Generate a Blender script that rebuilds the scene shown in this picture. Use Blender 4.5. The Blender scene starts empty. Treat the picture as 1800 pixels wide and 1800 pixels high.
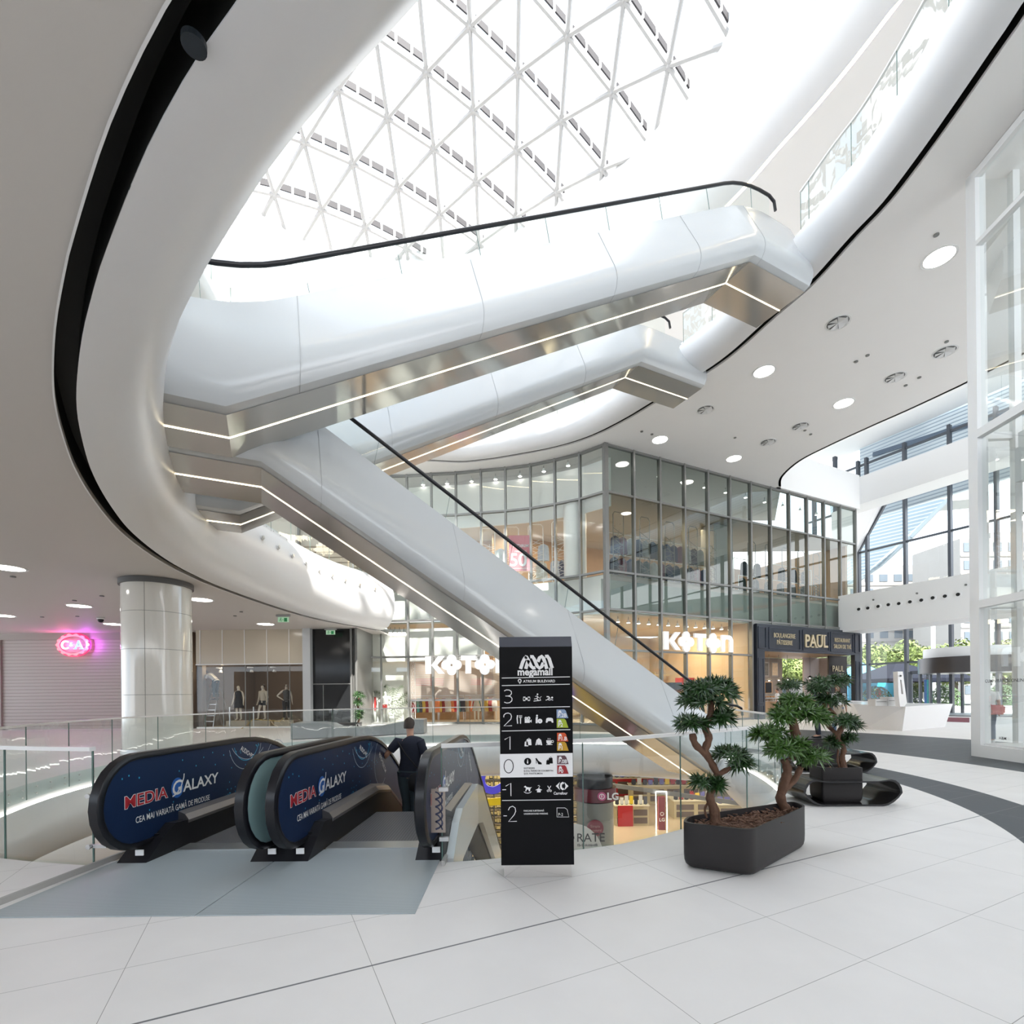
import bpy, bmesh, math, random
from mathutils import Vector, Matrix
random.seed(7)
SC = bpy.context.scene
COL = SC.collection
# ---------------------------------------------------------------- camera
F_PX, CX, CY, ROLL, EYE = 877.0, 900.0, 1221.0, 0.010, 1.463
cam_d = bpy.data.cameras.new('camera')
cam = bpy.data.objects.new('camera', cam_d); COL.objects.link(cam)
cam_d.sensor_fit = 'HORIZONTAL'; cam_d.sensor_width = 36.0
cam_d.lens = 36.0*F_PX/1800.0
cam_d.shift_y = (CY-900.0)/1800.0
cam_d.clip_end = 600
cam.rotation_mode = 'QUATERNION'
cam.location = (0, 0, EYE)
cam.rotation_quaternion = (Matrix.Rotation(ROLL, 4, 'Y') @ Matrix.Rotation(math.pi/2, 4, 'X')).to_quaternion()
SC.camera = cam
# ---------------------------------------------------------------- view, sky, sun
SC.view_settings.view_transform = 'Standard'
SC.view_settings.look = 'None'
SC.view_settings.gamma = 1
SC.view_settings.use_curve_mapping = False
SC.view_settings.exposure = 0.80
world = bpy.data.worlds.new('sky'); SC.world = world; world.use_nodes = True
wn = world.node_tree; wn.nodes.clear()
wo = wn.nodes.new('ShaderNodeOutputWorld'); wb = wn.nodes.new('ShaderNodeBackground')
wt = wn.nodes.new('ShaderNodeTexCoord'); wnz = wn.nodes.new('ShaderNodeTexNoise'); wr = wn.nodes.new('ShaderNodeValToRGB')
wnz.inputs['Scale'].default_value = 3.0; wnz.inputs['Detail'].default_value = 4
wr.color_ramp.elements[0].position = .38; wr.color_ramp.elements[0].color = (.62, .80, 1, 1)
wr.color_ramp.elements[1].position = .55; wr.color_ramp.elements[1].color = (.97, .98, 1, 1)
wn.links.new(wt.outputs['Generated'], wnz.inputs['Vector']); wn.links.new(wnz.outputs['Fac'], wr.inputs['Fac'])
wn.links.new(wr.outputs['Color'], wb.inputs['Color']); wn.links.new(wb.outputs[0], wo.inputs[0])
wb.inputs['Strength'].default_value = 2.4
sun_d = bpy.data.lights.new('sun', 'SUN'); sun_d.energy = 10.0; sun_d.angle = .012; sun_d.color = (1, .96, .9)
sun = bpy.data.objects.new('sun', sun_d); COL.objects.link(sun)
sun.rotation_mode = 'QUATERNION'
sun.rotation_quaternion = Vector((-.30, .72, -1.05)).to_track_quat('-Z', 'Y')
SC.cycles.max_bounces = 10; SC.cycles.diffuse_bounces = 5; SC.cycles.glossy_bounces = 3
SC.cycles.transparent_max_bounces = 24; SC.cycles.transmission_bounces = 4
SC.cycles.sample_clamp_indirect = 6.0; SC.cycles.caustics_reflective = False; SC.cycles.caustics_refractive = False
SC.cycles.use_denoising = True

# ---------------------------------------------------------------- maths helpers
AR = Vector((math.cos(ROLL), 0, -math.sin(ROLL))); AU = Vector((math.sin(ROLL), 0, math.cos(ROLL)))
EYEV = Vector((0, 0, EYE))
def ray(px, py): return Vector((0, 1, 0)) + AR*((px-CX)/F_PX) + AU*((CY-py)/F_PX)
def fz(px, py, z):
    d = ray(px, py); return EYEV + d*((z-EYE)/d.z)
def fy(px, py, Y): return EYEV + ray(px, py)*Y
def fv(px, py, P, D):
    """where the sight line meets the vertical plane through P along horizontal D"""
    d = ray(px, py); n = Vector((-D[1], D[0], 0)); return EYEV + d*(n.dot(Vector((P[0], P[1], 0)))/n.dot(d))
A = Vector((.8950, .4460, 0)); B = Vector((-.4460, .8950, 0)); ZZ = Vector((0, 0, 1)); XX = Vector((1, 0, 0)); YY = Vector((0, 1, 0))
def V3(p, z): return Vector((p[0], p[1], z))

# ---------------------------------------------------------------- materials
MATS = {}
def mat(name, col, rough=.5, metal=0, noise=0, nscale=5, emit=None, estr=0, coat=0, spec=None, bump=0):
    if name in MATS: return MATS[name]
    m = bpy.data.materials.new(name); m.use_nodes = True; nt = m.node_tree; b = nt.nodes['Principled BSDF']
    b.inputs['Base Color'].default_value = (*col, 1); b.inputs['Roughness'].default_value = rough; b.inputs['Metallic'].default_value = metal
    if spec is not None: b.inputs['Specular IOR Level'].default_value = spec
    if coat: b.inputs['Coat Weight'].default_value = coat; b.inputs['Coat Roughness'].default_value = .08
    if emit: b.inputs['Emission Color'].default_value = (*emit, 1); b.inputs['Emission Strength'].default_value = estr
    if noise or bump:
        tc = nt.nodes.new('ShaderNodeTexCoord'); nz = nt.nodes.new('ShaderNodeTexNoise'); nz.inputs['Scale'].default_value = nscale; nz.inputs['Detail'].default_value = 5
        nt.links.new(tc.outputs['Object'], nz.inputs['Vector'])
        if noise:
            mx = nt.nodes.new('ShaderNodeMix'); mx.data_type = 'RGBA'
            mx.inputs[6].default_value = (*[max(0, c*(1-noise)) for c in col], 1); mx.inputs[7].default_value = (*[min(1, c*(1+noise)) for c in col], 1)
            nt.links.new(nz.outputs['Fac'], mx.inputs[0]); nt.links.new(mx.outputs[2], b.inputs['Base Color'])
        if bump:
            bp = nt.nodes.new('ShaderNodeBump'); bp.inputs['Strength'].default_value = bump; bp.inputs['Distance'].default_value = .02
            nt.links.new(nz.outputs['Fac'], bp.inputs['Height']); nt.links.new(bp.outputs[0], b.inputs['Normal'])
    MATS[name] = m; return m
def glass(name, tint=(.93, .97, .96), refl=1.0, rough=0.0, base=0.0, ior=1.5, wavy=0):
    m = bpy.data.materials.new(name); m.use_nodes = True; nt = m.node_tree; nt.nodes.clear()
    o = nt.nodes.new('ShaderNodeOutputMaterial'); mx = nt.nodes.new('ShaderNodeMixShader'); t = nt.nodes.new('ShaderNodeBsdfTransparent'); g = nt.nodes.new('ShaderNodeBsdfGlossy')
    ge = nt.nodes.new('ShaderNodeNewGeometry'); vd = nt.nodes.new('ShaderNodeVectorMath'); vd.operation = 'DOT_PRODUCT'
    nt.links.new(ge.outputs['Incoming'], vd.inputs[0]); nt.links.new(ge.outputs['Normal'], vd.inputs[1])
    ab = nt.nodes.new('ShaderNodeMath'); ab.operation = 'ABSOLUTE'; nt.links.new(vd.outputs['Value'], ab.inputs[0])
    om = nt.nodes.new('ShaderNodeMath'); om.operation = 'SUBTRACT'; om.inputs[0].default_value = 1; nt.links.new(ab.outputs[0], om.inputs[1])
    pw = nt.nodes.new('ShaderNodeMath'); pw.operation = 'POWER'; pw.inputs[1].default_value = 4.5; nt.links.new(om.outputs[0], pw.inputs[0])
    ma = nt.nodes.new('ShaderNodeMath'); ma.operation = 'MULTIPLY_ADD'; ma.inputs[1].default_value = .9*refl; ma.inputs[2].default_value = base+.07*refl; ma.use_clamp = True
    t.inputs['Color'].default_value = (*tint, 1); g.inputs['Roughness'].default_value = rough; g.inputs['Color'].default_value = (.95, .97, .97, 1)
    nt.links.new(pw.outputs[0], ma.inputs[0]); nt.links.new(ma.outputs[0], mx.inputs[0]); nt.links.new(t.outputs[0], mx.inputs[1]); nt.links.new(g.outputs[0], mx.inputs[2]); nt.links.new(mx.outputs[0], o.inputs[0])
    if wavy:
        tc = nt.nodes.new('ShaderNodeTexCoord'); nz = nt.nodes.new('ShaderNodeTexNoise'); nz.inputs['Scale'].default_value = 1.3
        bp = nt.nodes.new('ShaderNodeBump'); bp.inputs['Strength'].default_value = wavy; bp.inputs['Distance'].default_value = .05
        nt.links.new(tc.outputs['Object'], nz.inputs['Vector']); nt.links.new(nz.outputs['Fac'], bp.inputs['Height']); nt.links.new(bp.outputs[0], g.inputs['Normal'])
    MATS[name] = m; return m
WHITE = mat('white_ring_paint', (.76, .76, .765), .32, noise=.01)
CEIL = mat('matt_white_ceiling', (.86, .845, .83), .6, noise=.012, nscale=.8); CEIL_DIM = mat('dimmed_warm_ceiling', (.575, .545, .51), .6, noise=.012, nscale=.8)  # left ceiling gets a darker, warmer copy with dimmer light put into its colour
PLASTER = mat('white_plaster', (.8, .8, .79), .6)
BLACK = mat('black_recess', (.008, .008, .008), .6)
BLK = mat('black_gloss', (.006, .006, .007), .3, spec=.10)
BLKM = mat('black_satin_plastic', (.012, .012, .015), .35, spec=.3)
STEEL = mat('brushed_steel', (.62, .62, .62), .3, 1)
DSTEEL = mat('dark_brushed_steel', (.28, .28, .29), .35, 1)
CLAD = mat('glossy_white_cladding', (.53, .55, .56), .2, coat=.25)
SOFF = mat('polished_soffit', (.50, .485, .46), .11, .45, coat=.3)
LED = mat('warm_light_line', (1, .9, .7), .5, emit=(1, .86, .58), estr=5)
LEDW = mat('white_light_line', (1, 1, 1), .5, emit=(1, .97, .9), estr=5)
LAMP = mat('lamp_diffuser', (1, 1, 1), .5, emit=(1, .95, .88), estr=9)
ALU = mat('bronze_grey_aluminium', (.22, .22, .21), .4, .5)
ALUW = mat('white_aluminium', (.82, .82, .81), .35)
GLR = glass('railing_glass', (.93, .97, .955), .9, wavy=.12)
GLE = glass('edge_strip_glass', (.84, .93, .91), .9)
GLC = glass('clear_glass', (.97, .985, .98), .55)
GLK = glass('tinted_curtain_wall_glass', (.55, .61, .57), .9, base=.015)
GLKL = glass('shopfront_glass', (.90, .93, .90), .8, base=.02)
GLF = glass('facade_glass', (.93, .96, .97), .5)
GLH = glass('display_box_glass', (.88, .91, .90), 1.2, base=.10)

# ---------------------------------------------------------------- mesh helpers
class G:
    """collects shapes, then links them as ONE mesh object"""
    def __init__(s): s.v = []; s.f = []
    def add(s, vs, fs):
        n = len(s.v); s.v += [Vector(p) for p in vs]; s.f += [tuple(i+n for i in f) for f in fs]; return s
    def box(s, c, d, ux=XX, uy=None, uz=None):
        ux = Vector(ux).normalized(); uz = Vector(uz).normalized() if uz else ZZ; uy = Vector(uy).normalized() if uy else uz.cross(ux)
        c = Vector(c); h = [d[0]/2, d[1]/2, d[2]/2]
        vs = [c+ux*(i*h[0])+uy*(j*h[1])+uz*(k*h[2]) for k in (-1, 1) for j in (-1, 1) for i in (-1, 1)]
        return s.add(vs, [(0, 2, 3, 1), (4, 5, 7, 6), (0, 1, 5, 4), (2, 6, 7, 3), (0, 4, 6, 2), (1, 3, 7, 5)])
    def bar(s, p, q, w, h=None, up=ZZ):
        p = Vector(p); q = Vector(q); d = q-p
        if d.length < 1e-6: return s
        h = h or w; u = d.normalized(); sd = u.cross(up)
        if sd.length < 1e-4: sd = u.cross(XX)
        sd.normalize(); n = sd.cross(u)
        return s.box((p+q)/2, (d.length, w, h), u, sd, n)
    def prism(s, poly, z0, z1):
        n = len(poly); vs = [V3(p, z0) for p in poly]+[V3(p, z1) for p in poly]
        return s.add(vs, [tuple(range(n-1, -1, -1)), tuple(range(n, 2*n))]+[(i, (i+1) % n, n+(i+1) % n, n+i) for i in range(n)])
    def loft(s, rings, closed=True, caps=True, close_path=False):
        m = len(rings[0]); n0 = len(s.v); k = len(rings)
        for r in rings: s.v += [Vector(p) for p in r]
        for i in range(k if close_path else k-1):
            a0 = n0+i*m; b0 = n0+((i+1) % k)*m
            for j in range(m if closed else m-1):
                j2 = (j+1) % m; s.f.append((a0+j, a0+j2, b0+j2, b0+j))
        if caps and closed and not close_path:
            s.f.append(tuple(range(n0+m-1, n0-1, -1))); s.f.append(tuple(n0+(k-1)*m+j for j in range(m)))
        return s
    def tube(s, path, r, seg=8, close=False):
        path = [Vector(p) for p in path]; k = len(path); rings = []; up = None
        for i, p in enumerate(path):
            a = path[(i-1) % k] if (close or i > 0) else p; b = path[(i+1) % k] if (close or i < k-1) else p
            t = (b-a).normalized()
            if up is None: up = t.orthogonal().normalized()
            up = (up-t*up.dot(t)); up = up.normalized() if up.length > 1e-5 else t.orthogonal().normalized()
            sd = t.cross(up); rr = r[i] if isinstance(r, (list, tuple)) else r
            rings.append([p+up*(rr*math.cos(6.28318*j/seg))+sd*(rr*math.sin(6.28318*j/seg)) for j in range(seg)])
        return s.loft(rings, close_path=close)
    def cyl(s, c, r, z0, z1, seg=24, r2=None):
        r2 = r if r2 is None else r2
        return s.loft([[Vector((c[0]+rr*math.cos(6.28318*j/seg), c[1]+rr*math.sin(6.28318*j/seg), z)) for j in range(seg)] for rr, z in ((r, z0), (r2, z1))])
    def disc(s, c, n, r, t, seg=16):
        n = Vector(n).normalized(); u = n.orthogonal().normalized(); w = n.cross(u); c = Vector(c)
        return s.loft([[c+n*d+u*(r*math.cos(6.28318*j/seg))+w*(r*math.sin(6.28318*j/seg)) for j in range(seg)] for d in (0, t)])
    def lathe(s, c, prof, seg=24, caps=True):
        return s.loft(caps=caps, rings=[[Vector((c[0]+r*math.cos(6.28318*j/seg), c[1]+r*math.sin(6.28318*j/seg), z)) for j in range(seg)] for r, z in prof])
    def ball(s, c, r, seg=10, sc=(1, 1, 1)):
        c = Vector(c); rings = []
        for i in range(1, seg):
            th = math.pi*i/seg
            rings.append([c+Vector((r*sc[0]*math.sin(th)*math.cos(6.28318*j/seg), r*sc[1]*math.sin(th)*math.sin(6.28318*j/seg), r*sc[2]*math.cos(th))) for j in range(seg)])
        return s.loft(rings)
    def build(s, name, m, parent=None, smooth=False, bevel=0, seg=2):
        me = bpy.data.meshes.new(name)
        off = Vector(parent.location) if parent is not None and parent.get('_w', 1) else Vector()
        if parent is not None and parent.parent is not None: off = Vector(parent.get('_o', (0, 0, 0)))
        me.from_pydata([v-off for v in s.v], [], s.f); me.validate(); me.update()
        if bevel or smooth:
            bm = bmesh.new(); bm.from_mesh(me)
            if not bevel: bmesh.ops.remove_doubles(bm, verts=bm.verts, dist=1e-5)
            bmesh.ops.recalc_face_normals(bm, faces=bm.faces)
            if bevel:
                bmesh.ops.bevel(bm, geom=bm.edges[:], offset=bevel, segments=seg, affect='EDGES', clamp_overlap=True)
            bm.to_mesh(me); bm.free()
        else:
            bm = bmesh.new(); bm.from_mesh(me); bmesh.ops.recalc_face_normals(bm, faces=bm.faces); bm.to_mesh(me); bm.free()
        if smooth:
            for p in me.polygons: p.use_smooth = True
            try: me.set_sharp_from_angle(angle=math.radians(smooth if smooth > 1 else 40))
            except Exception: pass
        if m: me.materials.append(m)
        ob = bpy.data.objects.new(name, me); COL.objects.link(ob)
        if parent is not None: ob.parent = parent; ob['_o'] = tuple(off)
        return ob
ALLT = []
def tag(o, label=None, cat=None, group=None, kind=None):
    if label: o['label'] = label
    if cat: o['category'] = cat
    if group: o['group'] = group
    if kind: o['kind'] = kind
    return o
def thing(name, label, cat, loc=(0, 0, 0), group=None, kind=None):
    o = bpy.data.objects.new(name, None); COL.objects.link(o); o.location = Vector(loc); o.empty_display_size = .1
    return tag(o, label, cat, group, kind)
def struct(name, g, m, smooth=False, bevel=0, label=None):
    o = g.build(name, m, None, smooth, bevel); o['kind'] = 'structure'
    if label: o['label'] = label
    return o
def sroot(name, loc=(0, 0, 0)):
    o = thing(name, None, None, loc); o['kind'] = 'structure'; return o
def dup(src, loc=None, rz=None, label=None, group=None, scale=None, name=None):
    r = src.copy(); COL.objects.link(r)
    if loc is not None: r.location = Vector(loc)
    if rz is not None: r.rotation_euler = (0, 0, rz)
    if scale: r.scale = (scale,)*3
    if label: r['label'] = label
    if group: r['group'] = group
    for ch in [c for c in bpy.data.objects if c.parent == src]:
        c = ch.copy(); COL.objects.link(c); c.parent = r
        for gc in [x for x in bpy.data.objects if x.parent == ch]:
            d = gc.copy(); COL.objects.link(d); d.parent = c
    return r

def curve_mesh(outer, holes=()):
    """triangulated flat polygon with holes -> (verts2d, faces)"""
    cu = bpy.data.curves.new('tmp', 'CURVE'); cu.dimensions = '2D'; cu.fill_mode = 'BOTH'
    for pl in [outer]+list(holes):
        sp = cu.splines.new('POLY'); sp.points.add(len(pl)-1); sp.use_cyclic_u = True
        for i, p in enumerate(pl): sp.points[i].co = (p[0], p[1], 0, 1)
    ob = bpy.data.objects.new('tmp', cu); me = bpy.data.meshes.new_from_object(ob)
    vs = [(v.co.x, v.co.y) for v in me.vertices]; fs = [tuple(p.vertices) for p in me.polygons]
    bpy.data.meshes.remove(me); bpy.data.objects.remove(ob); bpy.data.curves.remove(cu)
    return vs, fs
def add_slab(g, outer, holes, z0, z1):
    vs, fs = curve_mesh(outer, holes)
    g.add([(x, y, z1) for x, y in vs], fs); g.add([(x, y, z0) for x, y in vs], [f[::-1] for f in fs])
    for pl in [outer]+list(holes):
        n = len(pl); g.add([V3(p, z0) for p in pl]+[V3(p, z1) for p in pl], [(i, (i+1) % n, n+(i+1) % n, n+i) for i in range(n)])
    return g
TXT = {}
def text2d(s, bold=0):
    k = (s, bold)
    if k not in TXT:
        cu = bpy.data.curves.new('tmp', 'FONT'); cu.body = s; cu.size = 1; cu.fill_mode = 'FRONT'; cu.offset = bold; cu.resolution_u = 3
        ob = bpy.data.objects.new('tmp', cu); COL.objects.link(ob); bpy.context.view_layer.update()
        me = bpy.data.meshes.new_from_object(ob.evaluated_get(bpy.context.evaluated_depsgraph_get()))
        vs = [(v.co.x, v.co.y) for v in me.vertices]; fs = [tuple(p.vertices) for p in me.polygons]
        es = {}
        for f in fs:
            for i in range(len(f)):
                e = (f[i], f[(i+1) % len(f)]); key = tuple(sorted(e)); es.setdefault(key, []).append(e)
        be = [v[0] for v in es.values() if len(v) == 1]
        xs = [v[0] for v in vs] or [0]; x0, x1 = min(xs), max(xs)
        bpy.data.meshes.remove(me); bpy.data.objects.remove(ob); bpy.data.curves.remove(cu)
        TXT[k] = ([(x-x0-bold, y) for x, y in vs], fs, be, x1-x0)
    return TXT[k]
class Sheet:
    """flat shapes on a plane; everything collected goes into one mesh"""
    def __init__(s, o, ux, uy, thick=0.0, lift=.002):
        s.o = Vector(o); s.ux = Vector(ux).normalized(); s.uy = Vector(uy).normalized(); s.n = s.ux.cross(s.uy); s.t = thick; s.l = lift; s.g = G()
    def P(s, x, y, d=0): return s.o+s.ux*x+s.uy*y+s.n*(s.l+d)
    def poly(s, pts, holes=()):
        vs, fs = curve_mesh(pts, holes) if holes else (pts, [tuple(range(len(pts)))])
        s.g.add([s.P(x, y, s.t) for x, y in vs], fs)
        if s.t:
            for pl in [pts]+list(holes):
                n = len(pl); s.g.add([s.P(x, y, 0) for x, y in pl]+[s.P(x, y, s.t) for x, y in pl], [(i, (i+1) % n, n+(i+1) % n, n+i) for i in range(n)])
        return s
    def rect(s, x0, y0, x1, y1): return s.poly([(x0, y0), (x1, y0), (x1, y1), (x0, y1)])
    def circ(s, x, y, r, ry=None, n=16, hole=0):
        f = lambda q: [(x+q*r*math.cos(6.28318*i/n), y+q*(ry or r)*math.sin(6.28318*i/n)) for i in range(n)]
        return s.poly(f(1), [f(hole)] if hole else ())
    def line(s, pts, w):
        """polyline stroke of width w"""
        L = []; R = []
        for i, p in enumerate(pts):
            a = pts[max(0, i-1)]; b = pts[min(len(pts)-1, i+1)]; dx, dy = b[0]-a[0], b[1]-a[1]; l = math.hypot(dx, dy) or 1
            L.append((p[0]-dy/l*w/2, p[1]+dx/l*w/2)); R.append((p[0]+dy/l*w/2, p[1]-dx/l*w/2))
        for i in range(len(pts)-1): s.poly([R[i], R[i+1], L[i+1], L[i]])
        return s
    def text(s, t, x, y, size, align='l', sx=1.0, bold=0, rot=0, shear=0):
        vs, fs, be, w = text2d(t, bold); w = w*size*sx; x0 = -{'l': 0, 'c': w/2, 'r': w}[align]; c, n_ = math.cos(rot), math.sin(rot)
        q = []
        for a, b in vs:
            X = x0+a*size*sx+b*size*shear; Y = b*size; q.append((x+X*c-Y*n_, y+X*n_+Y*c))
        s.g.add([s.P(X, Y, s.t) for X, Y in q], fs)
        if s.t: s.g.add([s.P(X, Y, 0) for X, Y in q]+[s.P(X, Y, s.t) for X, Y in q], [(a, b, b+len(q), a+len(q)) for a, b in be])
        return s
    def build(s, name, m, parent=None): return s.g.build(name, m, parent)

def catmull(pts, n=8, closed=False):
    out = []; k = len(pts); P = [Vector(p) for p in pts]
    for i in range(k if closed else k-1):
        p0, p1, p2, p3 = (P[(i-1) % k], P[i], P[(i+1) % k], P[(i+2) % k]) if closed else (P[max(0, i-1)], P[i], P[i+1], P[min(k-1, i+2)])
        for j in range(n):
            t = j/n; out.append(.5*((2*p1)+(p2-p0)*t+(2*p0-5*p1+4*p2-p3)*t*t+(3*p1-p0-3*p2+p3)*t**3))
    if not closed: out.append(P[-1])
    return out
def resample(pts, step, closed=False):
    P = list(pts)+([pts[0]] if closed else []); out = [P[0]]; acc = 0
    for a, b in zip(P, P[1:]):
        d = (b-a).length; pos = step-acc
        while pos <= d: out.append(a+(b-a)*(pos/d)); pos += step
        acc = (acc+d) % step if d else acc
        acc = d-(pos-step)
    if closed and (out[-1]-out[0]).length < step*.5: out.pop()
    return out
def normals2(pts, closed, side):
    n = len(pts); r = []
    for i in range(n):
        a = pts[(i-1) % n] if (closed or i > 0) else pts[i]; b = pts[(i+1) % n] if (closed or i < n-1) else pts[i]
        d = (b-a); d = Vector((d[0], d[1])).normalized(); r.append(Vector((-d.y*side, d.x*side, 0)))
    return r
def sweep(g, pts, prof, closed=False, side=1, pclosed=False):
    N = normals2(pts, closed, side)
    rings = [[V3(p, z)+n*r for r, z in prof] for p, n in zip(pts, N)]
    return g.loft(rings, closed=pclosed, caps=pclosed, close_path=closed)
def offset(pts, d, closed=True, side=1):
    return [Vector((p[0], p[1], 0))+n*d for p, n in zip(pts, normals2(pts, closed, side))]
def lamp(kind, loc, energy, col=(1, .93, .82), size=1, size_y=None, rot=None, parent=None):
    d = bpy.data.lights.new('shop_fill_light', kind); d.energy = energy; d.color = col  # added fill lights that brighten shops and signs, separate from the modelled fixtures
    if kind == 'AREA':
        d.size = size
        if size_y: d.shape = 'RECTANGLE'; d.size_y = size_y
    else: d.shadow_soft_size = size
    o = bpy.data.objects.new('shop_fill_light', d); COL.objects.link(o); o.location = loc
    if rot: o.rotation_euler = rot
    return o
# ================================================================ STRUCTURE
for o_ in (): pass
def W2(p): return Vector((p[0], p[1], 0))
# ---- floor material: 1.2 x 0.59 m tiles laid along A, dark concentric bands
def floor_mat():
    m = bpy.data.materials.new('floor_tiles'); m.use_nodes = True; nt = m.node_tree; b = nt.nodes['Principled BSDF']; L = nt.links.new
    tc = nt.nodes.new('ShaderNodeTexCoord'); sp = nt.nodes.new('ShaderNodeSeparateXYZ'); L(tc.outputs['Object'], sp.inputs[0])
    def M(op, a, b_=None, c=None):
        n = nt.nodes.new('ShaderNodeMath'); n.operation = op
        for i, v in enumerate((a, b_, c)):
            if v is None: continue
            if isinstance(v, (int, float)): n.inputs[i].default_value = v
            else: L(v, n.inputs[i])
        return n.outputs[0]
    X, Y = sp.outputs[0], sp.outputs[1]
    u = M('ADD', M('MULTIPLY', X, A.x), M('MULTIPLY', Y, A.y)); v = M('ADD', M('MULTIPLY', X, B.x), M('MULTIPLY', Y, B.y))
    def joint(w, off, pitch, half):
        k = M('DIVIDE', M('SUBTRACT', w, off), pitch); fr = M('ABSOLUTE', M('SUBTRACT', k, M('ROUND', k))); return M('LESS_THAN', fr, half/pitch)
    jl = M('MAXIMUM', joint(u, 1.715, 1.2, .0016), joint(v, 2.770, .595, .0016))
    jd = M('LESS_THAN', M('ABSOLUTE', M('SUBTRACT', v, 2.770)), .007)
    dx = M('ADD', X, 2.17); dy = M('SUBTRACT', Y, 9.30)
    d = M('SQRT', M('ADD', M('MULTIPLY', dx, dx), M('MULTIPLY', dy, dy)))
    band = lambda a, b_: M('MULTIPLY', M('GREATER_THAN', d, a), M('LESS_THAN', d, b_))
    east = M('GREATER_THAN', X, 2.0)
    dark = M('MULTIPLY', M('MAXIMUM', band(8.37, 9.12), band(11.22, 16.6)), east)  # outer band ends early; pale tiles past it imitate window glare on dark floor
    nz = nt.nodes.new('ShaderNodeTexNoise'); nz.inputs['Scale'].default_value = 2.2; nz.inputs['Detail'].default_value = 8; L(tc.outputs['Object'], nz.inputs['Vector'])
    nz2 = nt.nodes.new('ShaderNodeTexNoise'); nz2.inputs['Scale'].default_value = 9; nz2.inputs['Detail'].default_value = 6; L(tc.outputs['Object'], nz2.inputs['Vector'])
    def mix(f, a, c):
        n = nt.nodes.new('ShaderNodeMix'); n.data_type = 'RGBA'
        for i, q in ((0, f), (6, a), (7, c)):
            if isinstance(q, tuple): n.inputs[i].default_value = (*q, 1)
            else: L(q, n.inputs[i])
        return n.outputs[2]
    light = mix(nz.outputs['Fac'], (.76, .735, .715), (.85, .825, .805)); dk = mix(nz2.outputs['Fac'], (.026, .031, .039), (.062, .069, .080))
    c = mix(dark, light, dk); c = mix(jl, c, (.30, .285, .27)); c = mix(M('MULTIPLY', jd, M('SUBTRACT', 1.0, dark)), c, (.17, .175, .18))
    L(c, b.inputs['Base Color'])
    rg = M('SUBTRACT', M('ADD', .40, M('MULTIPLY', nz2.outputs['Fac'], .12)), M('MULTIPLY', dark, -.06)); L(rg, b.inputs['Roughness'])
    return m
FLOOR = floor_mat()

# ---- the opening in the ground floor
H0 = [(-4.78, 4.62), (-3.62, 4.36), (-3.60, 4.50), (-.62, 4.50), (-.62, 4.36), (-.1, 4.47), (.58, 4.68), (1.1, 4.88), (1.84, 5.38), (2.7, 5.97), (3.5, 6.7), (4.25, 7.6), (4.8, 8.8),
      (5.25, 10.3), (5.6, 12), (6.0, 13.8), (6.3, 15.4), (5.9, 16.9), (4.3, 17.9), (2, 18.4), (-.6, 18.4), (-3.4, 18.1), (-5.9, 17.2), (-7.5, 15.6), (-8.6, 13.5), (-9.0, 11.7), (-8.75, 9.7), (-8.1, 7.9), (-7.2, 6.3), (-6.1, 5.2)]
NEAR = [W2(p) for p in H0[4:]]+[W2(H0[0]), W2(H0[1])]          # the glazed edge, without the walkway mouth
rim = resample(catmull(NEAR, 6), .35)
loop0 = rim+[W2(H0[2]), W2(H0[3])]
g = G(); add_slab(g, [(-34, -14), (48, -14), (34, 40), (-34, 40)], [[(p.x, p.y) for p in loop0]], -.3, 0)
struct('floor', g, FLOOR)
g = G(); g.box((-7, -14, 2.3), (54, .3, 4.6)); struct('wall_rear_blocker', g, mat('rear_blocker', (.20, .185, .17), .6))  # unseen wall added behind the camera, keeps bright low sky out of reflections
P0 = [(0, 0), (.015, -.02), (.015, -.34), (.06, -.36), (.16, -.42), (.30, -.62), (.34, -.85), (.26, -1.1), (.05, -1.36), (-.25, -1.52), (-.7, -1.58)]
struct('trim_1', sweep(G(), rim, P0, side=1), WHITE, smooth=60)
struct('trim_2', sweep(G(), rim, [(.03, -.34), (.065, -.362), (.045, -.375)], side=1, pclosed=False), LEDW)
# ---- lower level
LZ = -5.6
wood_floor = mat('lower_floor_tiles', (.50, .40, .28), .3, noise=.08, nscale=.6)
g = G(); g.box((0, 20, LZ-.1), (70, 60, .2)); struct('floor_lower', g, wood_floor)
g = G(); add_slab(g, [(-34, -10), (34, -10), (34, 48), (-34, 48)], [[(p.x, p.y) for p in offset(loop0, -.6, side=1)]], -1.62, -1.56); struct('ceiling_lower', g, CEIL)
g = G(); g.box((0, 46, -3.6), (70, .2, 4.2)); struct('wall_lower_back', g, mat('shop_beige', (.55, .47, .35), .7))

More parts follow.
